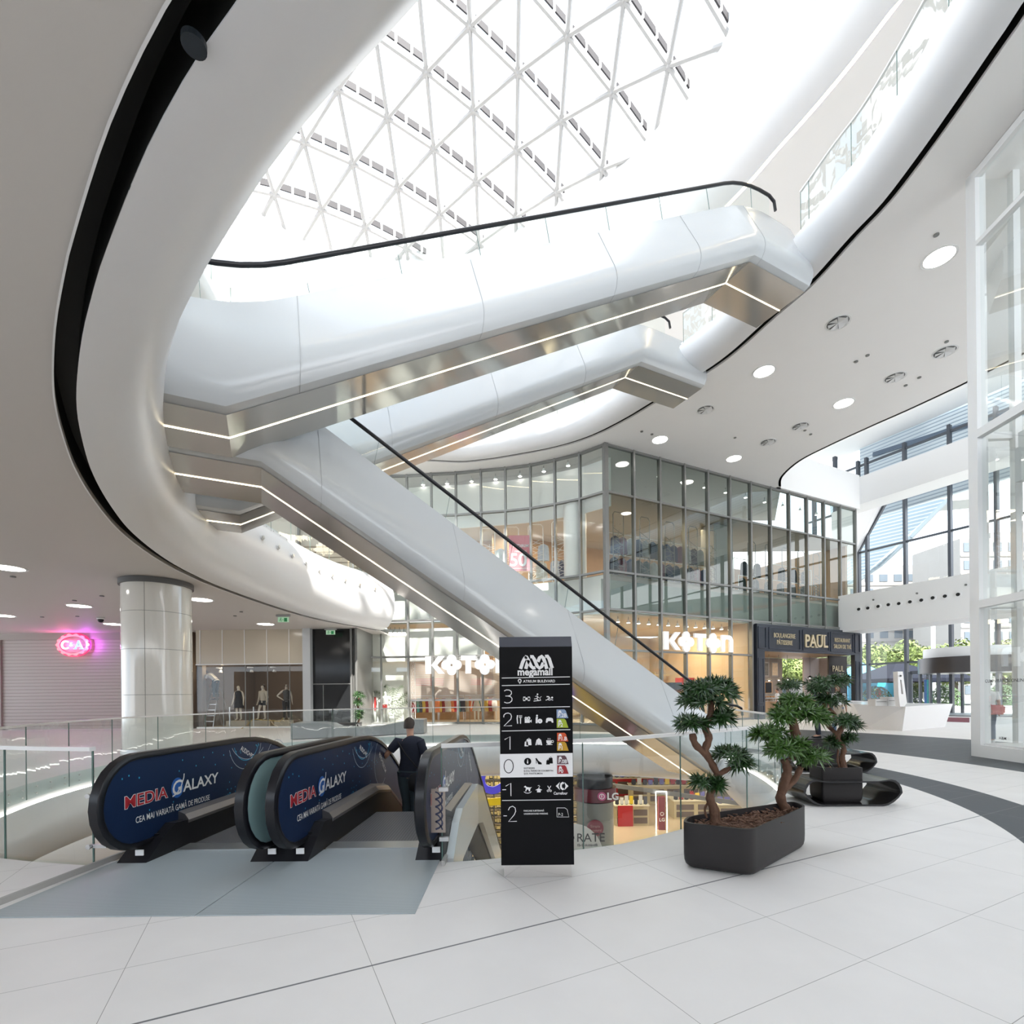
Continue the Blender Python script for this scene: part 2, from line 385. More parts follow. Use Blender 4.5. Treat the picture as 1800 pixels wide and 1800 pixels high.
# ---- level one: matt ceiling on the left, black slot, bulging white ring
px1 = [(419, 0), (333, 125), (264, 250), (222, 347), (183, 450), (167, 500), (143, 600), (134, 700), (143, 767), (163, 833), (195, 890), (233, 937), (287, 980), (340, 1010), (400, 1036), (500, 1071), (570, 1090), (642, 1103)]
s1 = [fz(x, y, 4.65) for x, y in px1]
s1 = [Vector((9, .1, 0)), Vector((5, .1, 0)), Vector((2.3, .5, 0)), Vector((.4, 1.25, 0))]+[W2(p) for p in s1]
s1 = resample(catmull(s1, 6), .25)
end1 = W2(s1[-1]); s1.append(end1+Vector((.45, 1.1, 0)))
outer1 = offset(s1, .17, closed=False, side=1)
poly1 = [(p.x, p.y) for p in outer1]+[(-6.4, 30), (-32, 30), (-32, -5), (9, -5)]
g = G(); add_slab(g, poly1, [], 4.65, 4.72); struct('ceiling_1', g, CEIL_DIM)
poly1f = [(p.x, p.y) for p in offset(s1, -.42, closed=False, side=1)]+[(-5.6, 30), (-32, 30), (-32, -5), (9, -5)]
g = G(); add_slab(g, poly1f, [], 6.9, 7.05); struct('floor_upper', g, mat('upper_floor', (.6, .58, .56), .5))
def ringprof(z0, z1, b, top=.42):
    h = z1-z0; P = [(0, 0), (.3, .012), (.58, .07), (.82, .19), (.96, .36), (1, .54), (.94, .72), (.80, .84)]
    out = [(b*x, z0+h*y) for x, y in P]+[(b*.66, z1-.16*h*.6), (top+.03, z1-.12), (top+.03, z1-.34+.3), (top, z1+.02)]
    return out
struct('trim_3', sweep(G(), s1, ringprof(4.65, 7.05, .86), side=-1), WHITE, smooth=60)
struct('trim_4', sweep(G(), s1, [(-.175, 4.655), (-.175, 5.05), (.02, 5.05), (.0, 4.66)], side=-1), BLACK)
struct('trim_5', sweep(G(), s1, [(-.185, 4.635), (-.17, 4.635), (-.17, 4.7)], side=-1), PLASTER)

# ---- level two: right-hand ceiling and its ring
px2 = [(1794, 11), (1744, 86), (1689, 167), (1619, 267), (1550, 358), (1494, 417), (1422, 497), (1360, 551), (1281, 622), (1220, 664), (1150, 704), (1095, 737), (1036, 766), (975, 785), (902, 799), (850, 807), (790, 810)]
s2 = [W2(fz(x, y, 12.8)) for x, y in px2]+[Vector(p+(0,)) for p in [(-6.4, 23.3), (-8.4, 21.3), (-9.6, 18), (-9.3, 14.2), (-8.3, 11), (-6.6, 8), (-4, 5.4), (-.5, 4), (3.3, 3.6), (6.4, 4.4), (8.2, 6.1)]]
s2 = resample(catmull(s2, 6, closed=True), .3, closed=True)
pe = [W2(fz(x, y, 12.8)) for x, y in [(1373, 855), (1376, 838), (1406, 811), (1458, 784), (1532, 750), (1600, 720), (1699, 674)]]
pe = resample(catmull(pe, 8), .3)+[Vector((18.3, 14.2, 0)), Vector((21, 9, 0)), Vector((25, 0, 0))]
kc = Vector((4.33, 22.6, 0))
oc2 = [(p.x, p.y) for p in offset(s2, -.19, side=1)]
poly2 = [(p.x, p.y) for p in pe]+[(28, -3), (-32, -3), (-32, 33), (17.5, 33)]
g = G(); add_slab(g, poly2, [oc2], 12.8, 12.87); struct('ceiling_2', g, CEIL)
g = G(); add_slab(g, poly2, [[(p.x, p.y) for p in offset(s2, .4, side=1)]], 13.86, 14.0); struct('floor_upper_2', g, MATS['upper_floor'])
struct('trim_6', sweep(G(), s2, ringprof(12.8, 14.0, .74, .42), closed=True, side=1), WHITE, smooth=60)
struct('trim_7', sweep(G(), s2, [(-.195, 12.81), (-.195, 13.2), (.02, 13.2), (0, 12.82)], closed=True, side=1), BLACK)
struct('trim_8', sweep(G(), s2, [(.485, 13.83), (.50, 13.86), (.465, 13.88)], closed=True, side=1), LED)
# outer edge of that ceiling towards the street front
struct('trim_9', sweep(G(), pe, [(0, 12.8), (.12, 12.8), (.12, 13.0), (0.02, 13.0)], side=-1), BLACK)
struct('trim_10', sweep(G(), pe, [(.1, 12.86), (.35, 12.9), (.55, 13.15), (.6, 13.5), (.5, 13.85), (.35, 14.05), (0, 14.05)], side=-1), WHITE, smooth=60)

# ---- level three soffit, light line, white funnel up to the roof opening
px3 = [(1640, -90), (1578, 0), (1494, 111), (1425, 194), (1360, 267), (1300, 336)]
s3 = [W2(fz(x, y, 19.9)) for x, y in px3]+[Vector(p+(0,)) for p in [(6.9, 21.2), (4.2, 24.4), (.2, 26.4), (-4.5, 27.2), (-9.6, 26.2), (-13, 23.2), (-14.2, 18.5), (-12.6, 12.6), (-9.5, 8.2), (-5, 5), (0, 3.6), (4.6, 4.3), (8.4, 7.4)]]
s3 = resample(catmull(s3, 6, closed=True), .5, closed=True)
g = G(); add_slab(g, [(26, 40), (-30, 40), (-30, -24), (46, -24), (46, -6)], [[(p.x, p.y) for p in offset(s3, -.12, side=1)]], 19.9, 20.0); struct('ceiling_3', g, CEIL)  # rear part extended out of view to block sun from behind
struct('trim_11', sweep(G(), s3, [(-.12, 19.9), (-.12, 20.0), (0, 20.0), (0, 19.93)], closed=True, side=1), LED)
pxr = [(1310, 0), (1297, 60), (1225, 175), (1150, 250), (1080, 318), (1000, 368), (935, 410), (870, 442), (815, 460), (760, 468), (700, 468), (640, 460), (560, 440), (480, 400), (400, 345)]
rr = [W2(fz(x, y, 24)) for x, y in pxr]+[Vector(p+(0,)) for p in [(-13.6, 19.5), (-13, 15), (-11, 10.6), (-7.5, 7), (-2.5, 5), (2.5, 5.4), (6, 8.3), (7.6, 12)]]
rr = resample(catmull(rr, 6, closed=True), .5, closed=True)
cen = Vector((-2, 15, 0))
def polar(loop, ang):
    d = Vector((math.cos(ang), math.sin(ang), 0)); best = None
    for a, b in zip(loop, loop[1:]+loop[:1]):
        e = b-a; den = d.x*e.y-d.y*e.x
        if abs(den) < 1e-9: continue
        w = a-cen; t = (w.x*e.y-w.y*e.x)/den; u = (w.x*d.y-w.y*d.x)/den
        if t > 0 and -1e-6 <= u <= 1+1e-6 and (best is None or t > best): best = t
    return best
g = G(); N = 160; rings = [[] for _ in range(10)]
for i in range(N):
    an = 6.28318*i/N; r3 = polar(s3, an); rt = polar(rr, an); d = Vector((math.cos(an), math.sin(an), 0))
    prof = [(0, 19.9), (.5, 19.98), (.95, 20.35), (1.15, 20.9), (1.05, 21.5), (.8, 22)]
    for k, (r, z) in enumerate(prof): rings[k].append(V3(cen+d*(r3-r), z))
    r5 = r3-.8
    for k, t in enumerate((.3, .6, .85, 1.0)):
        q = r5+(rt-r5)*t; rings[6+k].append(V3(cen+d*q, 22+2*t**1.5))
g.loft(rings, caps=False)
struct('trim_12', g, WHITE, smooth=60)
g = G(); g.loft([[V3(p, z) for p in rr] for z in (24, 25.4)], caps=False); struct('trim_13', g, PLASTER)

# ---- gridshell roof light
sky = sroot('window_1', (-2, 15, 24)); sky['label'] = 'triangulated white tube gridshell skylight over the atrium'
def node(i, j):
    x = -1.413+1.9006*i-.0319*j; y = 21.497-1.162*i+2.033*j
    return Vector((x, y, EYE+30.6-.0267*(x+3.12)**2-.0103*(y+1.06)**2-.00256*(x+3.12)*(y+1.06)))
g = G(); gp = G(); gj = G(); gg = G()
inside = lambda p, m=.7: (lambda q: (q.length < polar(rr, math.atan2(q.y, q.x))+m))(W2(p)-cen)
for i in range(-9, 8):
    for j in range(-13, 10):
        p = node(i, j)
        if not inside(p, 2.4): continue
        for di, dj in ((1, 0), (0, 1), (1, 1)):
            q = node(i+di, j+dj)
            if inside(p) or inside(q):
                g.tube([p, q], .095, 6)
                if (di, dj) == (1, 1):
                    d = (q-p).normalized(); sd = d.cross(ZZ).normalized()
                    up = ZZ*.42+sd*.06
                    for a, b in ((.1, .36), (.41, .67), (.72, .94)):
                        gp.box(p.lerp(q, (a+b)/2)+up, ((b-a)*(q-p).length, .06, .30), d, sd)
                    for a in (.385, .695): gj.box(p.lerp(q, a)+up*.9, (.10, .12, .28), d, sd)
        g.ball(p, .12, 6)
        a, b, c, d = p, node(i+1, j), node(i+1, j+1), node(i, j+1); up = ZZ*.6
        gg.add([a+up, b+up, c+up, d+up], [(0, 1, 2), (0, 2, 3)])
g.build('tube_frame', mat('white_tube_steel', (.46, .45, .44), .5), sky, smooth=40)
gp.build('shading_bars', mat('grey_shading', (.045, .042, .045), .6, spec=.2), sky)
gj.build('bracket', ALUW, sky)
gg.build('roof_glass', glass('roof_glass', (.97, .98, .99), .3), sky)

# ================================================================ glazed corner building (right and centre)
C = kc; D_ = A
def KW(t, z, o=0): return C+A*t-B*o+ZZ*z
topx = [(1019, 796), (975, 807), (932, 816), (888, 821.7), (845, 825.6), (801, 830), (758, 832), (715, 835)]
lp = [C]+[W2(fz(x, y, 12.8)) for x, y in topx]+[Vector((-6.7, 25.65, 0)), Vector((-8.0, 25.3, 0))]
def mullions(g, pts, z0, z1, w=.09, d=.2, inward=None):
    for i, p in enumerate(pts):
        a = pts[max(0, i-1)]; b = pts[min(len(pts)-1, i+1)]; t = (b-a).normalized()
        g.box(V3(p, (z0+z1)/2), (w, d, z1-z0), t)
def transom(g, pts, z, h=.09, d=.16):
    for a, b in zip(pts, pts[1:]): g.bar(V3(a, z), V3(b, z), d, h)
rp = [C+A*(1.6*k) for k in range(13)]
win = sroot('window_2', (4.33, 22.6, 0)); win['label'] = 'dark framed glass corner facade of the two storey clothes shop'
g = G(); mullions(g, lp, 0, 12.8); mullions(g, rp[1:7], 0, 12.8, .1); mullions(g, rp[7:], 5.15, 12.8, .1); g.box(V3(C, 6.4), (.2, .2, 12.8), A)
for z in (10.62, 7.03, 5.3): transom(g, lp, z); transom(g, rp, z)
for z in (3.45,): transom(g, lp, z); transom(g, rp[:7], z)
for z in (.06, 12.74): transom(g, lp, z)
transom(g, rp, 12.74); transom(g, rp[:7], .06); transom(g, rp[6:], 5.17)
g.build('mullion_frame', ALU, win)
def panes(pts, z0, z1, m, name='glass_pane', parent=win, out=None):
    g = G()
    for a, b in zip(pts, pts[1:]):
        n = (b-a).normalized().cross(ZZ)*.01
        g.add([V3(a, z0)+n, V3(b, z0)+n, V3(b, z1)+n, V3(a, z1)+n], [(0, 1, 2, 3)])
    return g.build(name, m, parent)
panes(rp, 7.03, 12.74, GLK); panes(rp, 5.2, 7.03, GLK); panes(rp[:7], .1, 5.2, GLKL)
panes(lp, 7.03, 12.74, GLKL); panes(lp, 3.5, 7.03, GLKL); panes(lp[:5]+[], .1, 3.5, GLKL); panes(lp[8:], .1, 3.5, GLKL)
# opaque back panels behind the glass: slab zone, blinds, sill
def backs(pts, z0, z1, off, m, name='spandrel_panel'):
    g = G(); q = [p+n*off for p, n in zip(pts, normals2(pts, False, 1))]
    for a, b in zip(q, q[1:]): g.bar(V3(a, (z0+z1)/2), V3(b, (z0+z1)/2), .04, z1-z0)
    return g.build(name, m, win)
lpr = lp[::-1]
SPW = mat('white_spandrel', (.8, .79, .76), .6)
backs(lpr, 5.3, 6.95, .35, SPW); backs(lpr, 10.1, 12.35, .5, SPW, 'roller_blind')
backs(lpr[:6], 3.25, 4.95, .45, SPW, 'white_fascia_panel')
backs(rp, 5.35, 6.75, .4, mat('grey_spandrel', (.52, .55, .52), .6)); 
# interior of the shop, two floors
KI = [(p.x, p.y) for p in [C+B*.25]+[p+Vector((0, .35, 0)) for p in lp[1:]]]
inner = [(p[0], p[1]) for p in [C+A*.3+B*.3]]+[(q.x, q.y+.45) for q in lp[1:-1]]+[(-7.6, 33), (22, 33)]+[(p.x, p.y) for p in [C+A*19.3+B*.45]]
warm = mat('warm_shop_wall', (.62, .48, .33), .7); wood = mat('orange_wood', (.42, .27, .15), .5, noise=.1, nscale=2)
def area(name, poly, z0, z1, m):
    g = G(); add_slab(g, poly, [], z0, z1); return struct(name, g, m)
area('floor_shop', inner, 6.9, 7.0, mat('shop_floor', (.5, .44, .36), .35)); area('ceiling_shop', inner, 10.75, 10.85, mat('grey_shop_ceiling', (.45, .43, .40), .8))
area('ceiling_shop_2', inner, 5.2, 5.3, mat('shop_ceiling', (.72, .66, .56), .8))
area('floor_shop_2', inner, .0, .02, MATS['shop_floor'])
g = G(); g.bar(V3(C+B*8-A*2, 8.9), V3(C+B*8+A*19.6, 8.9), .2, 3.8); g.bar(V3(C+A*19.5+B*.7, 8.9), V3(C+A*19.5+B*8.1, 8.9), .2, 3.8); g.box((-4.2, 30.2, 8.9), (7.6, .2, 3.8)); struct('wall_shop_upper', g, wood)
g = G(); g.bar(V3(C+B*8-A*2, 2.6), V3(C+B*8+A*9.6, 2.6), .2, 5.2); struct('wall_shop_back', g, warm)
g = G(); g.bar(V3(C+A*9.65+B*.2, 2.6), V3(C+A*9.65+B*8.3, 2.6), .15, 5.2); struct('wall_shop_side', g, warm)
# square pillar and round column inside
colm = mat('interior_column', (.75, .74, .72), .5)
g = G(); g.box(V3(C+A*8.9+B*1.6, 8.85), (1.5, .9, 3.7), A); struct('trim_14', g, mat('grey_pillar', (.4, .39, .37), .6))
g = G(); g.cyl(V3(C,0)+Vector((-1.2,1.6,0)), .55, 7, 10.74, 32); struct('trim_15', g, colm, smooth=40)
# white wall over the glass towards the street front
g = G(); g.bar(KW(11.6, 13.85, .1), KW(19.4, 13.85, .1), .2, 2.1); struct('wall_over_glass', g, PLASTER)
# ================================================================ street front
F0 = Vector((27, 32, 0)); PF = lambda px: fv(px, 1000, F0, B)
def FP(s, z, o=0): return F0+B*s-A*o+ZZ*z
def sF(px): return (W2(PF(px))-F0).dot(B)
win = sroot('window_3', (27, 32, 0)); win['label'] = 'tall glazed street front with grey mullions'
ms = [sF(x) for x in (1510, 1525, 1592, 1671, 1753)]
step = ms[2]-ms[3]; ms += [ms[-1]-step*k for k in range(1, 13)]
g = G(); dk = mat('anthracite_aluminium', (.07, .08, .095), .4, .3)
s_hi, s_lo = 8.0, ms[-1]-.5
for s in ms: g.box(FP(s, 9), (.16, .3, 18), B)
for s in (ms[0]+1.6, ms[0]+3.2): g.box(FP(s, 16), (.2, .3, 6), B)
for z in (3.35, 11.4, 14.7, 17.6): g.bar(FP(s_hi, z), FP(s_lo, z), .16, .12)
g.bar(FP(ms[0]+.2, 11.3), FP(ms[2]+1.0, 14.7), .2, .22)
g.build('mullion_frame', dk, win)
g = G(); tri = [(ms[0]+1.6, 10.6), (ms[0]+.1, 11.3), (ms[2]+1.05, 14.75), (ms[0]+1.6, 14.75)]; g.loft([[FP(a, z, o) for a, z in tri] for o in (.05, .5)]); struct('wall_corner_chamfer', g, PLASTER)
g = G(); g.add([FP(s_hi, 0), FP(s_lo, 0), FP(s_lo, 19.9), FP(s_hi, 19.9)], [(0, 1, 2, 3)]); g.build('glass_pane', GLF, win)
# beam with row of nozzles
bt = 17.4
P_b = W2(KW(bt, 0)); 
g = G(); l0, l1 = 0, 24
def beam(z0, z1, P, depth, name, m=PLASTER, ln=46):
    g = G(); n = A; a = P; b = P-B*ln
    g.add([V3(a, z0), V3(b, z0), V3(b+n*depth, z0), V3(a+n*depth+B*depth*.5, z0), V3(a, z1), V3(b, z1), V3(b+n*depth, z1), V3(a+n*depth+B*depth*.5, z1)],
          [(0, 1, 2, 3), (4, 5, 6, 7), (0, 1, 5, 4), (3, 2, 6, 7), (0, 3, 7, 4), (1, 2, 6, 5)])
    return struct(name, g, m)
beam(5.05, 7.25, P_b, 2.2, 'wall_bridge'); beam(13.1, 14.8, W2(KW(19.4, 0)), 1.6, 'wall_bridge_upper')
noz = thing('air_nozzle', 'round dark air nozzle in the white bridge beam', 'air nozzle', fv(1510, 1071, P_b, B), 'air nozzles in a row along the white bridge beam')
c0 = Vector(noz.location); g = G(); g.disc(c0, -A, .15, .03, 16); g.build('ring', ALUW, noz); g = G(); g.disc(c0-A*.03, -A, .085, .02, 14); g.build('throat', BLACK, noz)
for x, y in ((1526, 1069), (1544, 1066), (1562, 1063), (1580.5, 1061), (1600, 1058), (1620, 1055), (1640, 1051), (1661.5, 1048), (1684.5, 1045)):
    dup(noz, fv(x, y, P_b, B))
noz = tag(G().disc(fv(1535.5, 1054.5, P_b, B), -A, .05, .04, 10).build('sensor', ALU), 'small dark sensor on the white bridge beam above the nozzles', 'sensor', 'sensors on the bridge beam')
for x, y in ((1612, 1043), (1698, 1028)): tag(G().disc(fv(x, y, P_b, B), -A, .05, .04, 10).build('sensor', ALU), 'small dark sensor on the white bridge beam above the nozzles', 'sensor', 'sensors on the bridge beam')
# ================================================================ left-hand shops and column
wy = 23.6
g = G(); g.box((-20, 24.25, 2.33), (9.6, .12, 4.64)); 
def slat_mat(name, c1, c2, pitch, axis=2, rough=.5, duty=.15):
    m = bpy.data.materials.new(name); m.use_nodes = True; nt = m.node_tree; b = nt.nodes['Principled BSDF']; b.inputs['Roughness'].default_value = rough
    tc = nt.nodes.new('ShaderNodeTexCoord'); sp = nt.nodes.new('ShaderNodeSeparateXYZ'); nt.links.new(tc.outputs['Object'], sp.inputs[0])
    a = nt.nodes.new('ShaderNodeMath'); a.operation = 'DIVIDE'; a.inputs[1].default_value = pitch; nt.links.new(sp.outputs[axis], a.inputs[0])
    f = nt.nodes.new('ShaderNodeMath'); f.operation = 'FRACT'; nt.links.new(a.outputs[0], f.inputs[0])
    r = nt.nodes.new('ShaderNodeValToRGB'); r.color_ramp.elements[0].color = (*c2, 1); r.color_ramp.elements[1].color = (*c1, 1); r.color_ramp.elements[0].position = duty*.3; r.color_ramp.elements[1].position = duty
    nt.links.new(f.outputs[0], r.inputs[0]); nt.links.new(r.outputs[0], b.inputs['Base Color'])
    bp = nt.nodes.new('ShaderNodeBump'); bp.inputs['Distance'].default_value = pitch*.3; nt.links.new(r.outputs[0], bp.inputs['Height']); nt.links.new(bp.outputs[0], b.inputs['Normal'])
    MATS[name] = m; return m
shut = slat_mat('roller_shutter', (.42, .37, .34), (.24, .21, .195), .16)
struct('door_1', g, shut, label='grey brown closed roller shutter of the shop on the left')
g = G(); g.box((-24.9, 24.25, 2.33), (.4, .3, 4.64)); g.box((-15.1, 24.25, 2.33), (.3, .3, 4.64)); g.box((-29, 24.3, 2.33), (8, .1, 4.64)); g.box((-20, 24.2, 4.5), (9.8, .2, .3)); struct('wall_left', g, mat('taupe_wall', (.36, .32, .29), .6))
# window shop with mannequins: X -15 .. -9.9
X0, X1 = -14.9, -9.75
g = G(); g.box(((X0+X1)/2, wy, 3.85), (X1-X0, .1, 1.6)); fas = struct('wall_back', g, mat('beige_glass_fascia', (.52, .46, .36), .15))
g = G()
for k in range(5): g.box((X0+.2+1.05*k, wy-.06, 3.85), (.03, .02, 1.6))
g.box(((X0+X1)/2, wy-.06, 3.02), (X1-X0, .06, .05)); g.box(((X0+X1)/2, wy, .04), (X1-X0, .1, .08)); struct('trim_16', g, ALUW)
g = G(); g.box((X1+.18, wy-.1, 2.33), (.36, .5, 4.64)); struct('trim_17', g, CLAD)
win = sroot('window_4', (X0, wy, 0)); win['label'] = 'large display window of the shop with mannequins'
g = G(); g.add([(X0, wy, .06), (X1, wy, .06), (X1, wy, 3.0), (X0, wy, 3.0)], [(0, 1, 2, 3)]); g.build('glass_pane', GLC, win)
g = G()
for k in range(1, 5): g.box((X0+.2+1.05*k, wy, 1.5), (.03, .03, 2.95))
g.build('joint', ALU, win)
dkb = mat('dark_brown_shop', (.13, .10, .08), .7)
g = G(); g.box(((X0+X1)/2, 29.5, 2.3), (9, .1, 4.6)); g.box((X0-.3, 26.6, 2.3), (.1, 6, 4.6)); g.box((X1+.1, 26.6, 2.3), (.1, 6, 4.6)); struct('wall_window_shop', g, dkb)
g = G(); g.box(((X0+X1)/2, 26.6, .02), (X1-X0, 5.9, .04)); struct('floor_window_shop', g, mat('shop_oak', (.35, .26, .17), .4))
# black panelled unit
X2, X3 = -9.4, -7.48
g = G(); g.box(((X2+X3)/2, wy, 2.33), (X3-X2, .1, 4.64)); struct('wall_black', g, mat('black_glass_panel', (.012, .013, .014), .12))
g = G(); g.box(((X2+X3)/2, wy-.06, 2.05), (X3-X2, .03, .05)); g.box((X3-.05, wy-.1, 2.33), (.1, .2, 4.64)); g.box((-8.9, wy-.06, 1), (.03, .02, 2.0)); struct('trim_18', g, ALU)
g = G(); g.box((X3+.25, wy+.9, 2.33), (.1, 2.6, 4.64)); g.box((X3+.02, wy+.1, 2.33), (.12, .3, 4.64)); struct('trim_19', g, ALU)
# round column
g = G(); g.lathe((-9.75, 13.75), [(.84, .0), (.84, .12)], 48); struct('trim_20', g, STEEL, smooth=40)
g = G(); g.cyl((-9.75, 13.75), .81, .12, 4.5, 64); column = struct('trim_21', g, mat('cream_gloss_column', (.80, .785, .73), .1, coat=.5), smooth=40, label='big glossy cream round column on the left')
g = G(); g.cyl((-9.75, 13.75), .86, 4.5, 4.64, 48); struct('trim_22', g, mat('dark_reveal', (.12, .12, .12), .6), smooth=40)
g = G()
for z in (1.55, 2.75, 3.75): g.lathe((-9.75, 13.75), [(.812, z), (.813, z+.006), (.812, z+.012)], 64)
for an in (-1.3, -2.9): g.box((-9.75+.811*math.cos(an), 13.75+.811*math.sin(an), 2.3), (.006, .01, 4.4), (math.cos(an), math.sin(an), 0))
struct('trim_23', g, mat('column_joint', (.3, .3, .28), .7))  # grey lines marking the column's panel joints
# level-one storefront behind the gallery on the far left
g = G(); g.box((-12, 28.5, 9.9), (12, .15, 5.7)); struct('wall_gallery', g, mat('gallery_wall', (.62, .58, .5), .6))
g = G(); g.box((-10.3, 28.3, 8.5), (3.2, .08, 3)); struct('door_2', g, slat_mat('gallery_shutter', (.55, .48, .38), (.2, .16, .12), .3, duty=.3))
g = G(); g.box((-8.5, 28.3, 9.2), (.12, .15, 4.4)); g.box((-12, 28.3, 9.2), (.12, .15, 4.4)); struct('trim_24', g, ALU)
# brown boarded wall in the lower level
g = G(); g.add([(-9.3, 7.5, -1.5), (-4.1, 4.9, -1.5), (-4.1, 4.9, LZ), (-9.3, 7.5, LZ)], [(0, 1, 2, 3)])
g = G(); g.box((-3.66, 9.5, -3.1), (.06, 10.2, 4.6)); struct('wall_lower_left', g, slat_mat('brown_boards', (.19, .11, .08), (.08, .05, .035), .16, rough=.4))
# ================================================================ ESCALATORS
def lerp_prof(pts, s):
    for (a, za), (b, zb) in zip(pts, pts[1:]):
        if a <= s <= b: return za+(zb-za)*(s-a)/(b-a)
    return pts[0][1] if s < pts[0][0] else pts[-1][1]
def soften(pts, r):
    out = [pts[0]]
    for p0, p1, p2 in zip(pts, pts[1:], pts[2:]):
        a = Vector((p0[0]-p1[0], p0[1]-p1[1])).normalized()*r; b = Vector((p2[0]-p1[0], p2[1]-p1[1])).normalized()*r; q = Vector(p1)
        for t in (0, .2, .4, .6, .8, 1): out.append(tuple((q+a)*(1-t)**2+q*2*t*(1-t)+(q+b)*t*t))
    return out+[pts[-1]]
JOINT = mat('panel_joint', (.42, .43, .44), .6); RUB = mat('handrail_rubber', (.008, .008, .011), .3, spec=.4); DECK = mat('decking_steel', (.30, .29, .30), .32, .9)
def escalator(label, d0, d1, u0, u1, top, und, joints, rail_s):
    t = thing('escalator', label, 'escalator', B*((d0+d1)/2)+A*und[1][0]+ZZ*und[1][1], 'white clad escalators crossing the atrium')
    E = lambda D, s, z: B*D+A*s+ZZ*z
    topS = soften(top, .9); undS = und
    ss = sorted(set([p[0] for p in topS]+[p[0] for p in undS]))
    sec = lambda s: (lambda zt, zu: [(d0, zt), (d0+.09, zt), (d0+.09, zt-.42), (d1-.09, zt-.42), (d1-.09, zt), (d1, zt), (u1+.16, zu+.5), (u1+.12, zu+.2), (u1, zu), (u0+.03, zu), (u0-.12, zu+.05), (u0-.20, zu+.17), (u0-.23, zu+.33), (u0-.20, zu+.50), (u0-.14, zu+.66)])(lerp_prof(topS, s), lerp_prof(undS, s))
    g = G(); g.loft([[E(D, s, z) for D, z in sec(s)] for s in ss]); g.build('cladding', CLAD, t, smooth=35)
    g = G()
    for (sa, za), (sb, zb) in zip(undS, undS[1:]):
        g.add([E(u0+.02, sa, za-.006), E(u1, sa, za-.006), E(u1, sb, zb-.006), E(u0+.02, sb, zb-.006)], [(0, 1, 2, 3)])
    g.build('soffit', SOFF, t)
    g = G(); um = (u0+u1)/2
    for (sa, za), (sb, zb) in zip(undS, undS[1:]):
        g.add([E(um-.012, sa, za-.016), E(um+.012, sa, za-.016), E(um+.012, sb, zb-.016), E(um-.012, sb, zb-.016)], [(0, 1, 2, 3)])
    g.build('light_line', LED, t)
    g = G()
    for s in joints:
        P = [E(D-(.004 if k else 0), s, z-.002) for k, (D, z) in enumerate(sec(s)[9:]+sec(s)[:1])]
        for a, b in zip(P, P[1:]): g.bar(a-B*.003, b-B*.003, .008, .004, up=B)
        g.build('panel_joint', JOINT, t); g = G()
    hp = [(rail_s[0], lerp_prof(topS, rail_s[0])+.62)]+[(s, z+.62) for s, z in topS if rail_s[0] < s < rail_s[1]]+[(rail_s[1], lerp_prof(topS, rail_s[1])+.62)]
    for dd in (d0+.05, d1-.05):
        g = G(); g.tube([E(dd, hp[0][0]-.25, hp[0][1]-.3), E(dd, hp[0][0]-.2, hp[0][1]-.08)]+[E(dd, s, z) for s, z in hp]+[E(dd, hp[-1][0]+.2, hp[-1][1]-.08), E(dd, hp[-1][0]+.25, hp[-1][1]-.3)], .04, 8); g.build('handrail', RUB, t, smooth=60)
        g = G()
        for (sa, za), (sb, zb) in zip(hp, hp[1:]): g.add([E(dd, sa, za-.62), E(dd, sb, zb-.62), E(dd, sb, zb-.03), E(dd, sa, za-.03)], [(0, 1, 2, 3)])
        g.build('glass_balustrade', GLR, t)
        g = G(); k = rail_s[0]+1.2
        while k < rail_s[1]-.5:
            z = lerp_prof(topS, k); sl = (lerp_prof(topS, k+.05)-lerp_prof(topS, k-.05))/.1
            q = E(dd, k-.35*sl*.62, z+.60) if sl else E(dd, k, z+.6)
            G().bar(E(dd, k, z), q, .006, .014, up=B).build('glass_joint', mat('glass_edge', (.12, .2, .19), .2), t); k += 1.55
    g = G(); a = topS[0][0]; n = int((topS[-1][0]-a)/.4); P = []
    for i in range(n):
        s = a+.4*i; P += [(s, lerp_prof(topS, s)-.40), (s+.39, lerp_prof(topS, s)-.40)]
    for (sa, za), (sb, zb) in zip(P, P[1:]): g.add([E(d0+.1, sa, za), E(d1-.1, sa, za), E(d1-.1, sb, zb), E(d0+.1, sb, zb)], [(0, 1, 2, 3)])
    g.build('steps', DSTEEL, t)
    return t
top3 = [(-2.8, 7.46), (-.40, 7.46), (11.35, 14.2), (13.1, 14.2)]
und3 = [(-2.8, 5.63), (-.45, 5.63), (10.95, 12.2), (13.1, 12.2)]
escalator('nearest white escalator overhead, rising to the right with a dark handrail', 8.82, 10.40, 8.42, 9.90, top3, und3, (-1.35, .55, 3.6, 6.6, 9.0, 11.2), (-2.0, 12.3))
escalator('far white escalator behind, rising to the right beyond the overhead one', 13.35, 14.9, 12.95, 14.35, [(-4.2, 7.46), (-.40, 7.46), (11.35, 14.2), (14.2, 14.2)], [(-4.2, 5.63), (-.45, 5.63), (11.3, 12.4), (14.2, 12.4)], (3, 6, 9), (-2.6, 12.9))
escalator('white escalator descending from upper left to the ground floor behind the directory totem', 10.5, 12.1, 10.02, 11.9, [(-3.3, 7.46), (0, 7.46), (12.3, .42), (13.4, .42)], [(-3.3, 5.6), (0, 5.6), (11.4, -1.0), (12.7, -1.0)], (1.0, 3.8, 6.8, 9.8), (-2.2, 12.9))

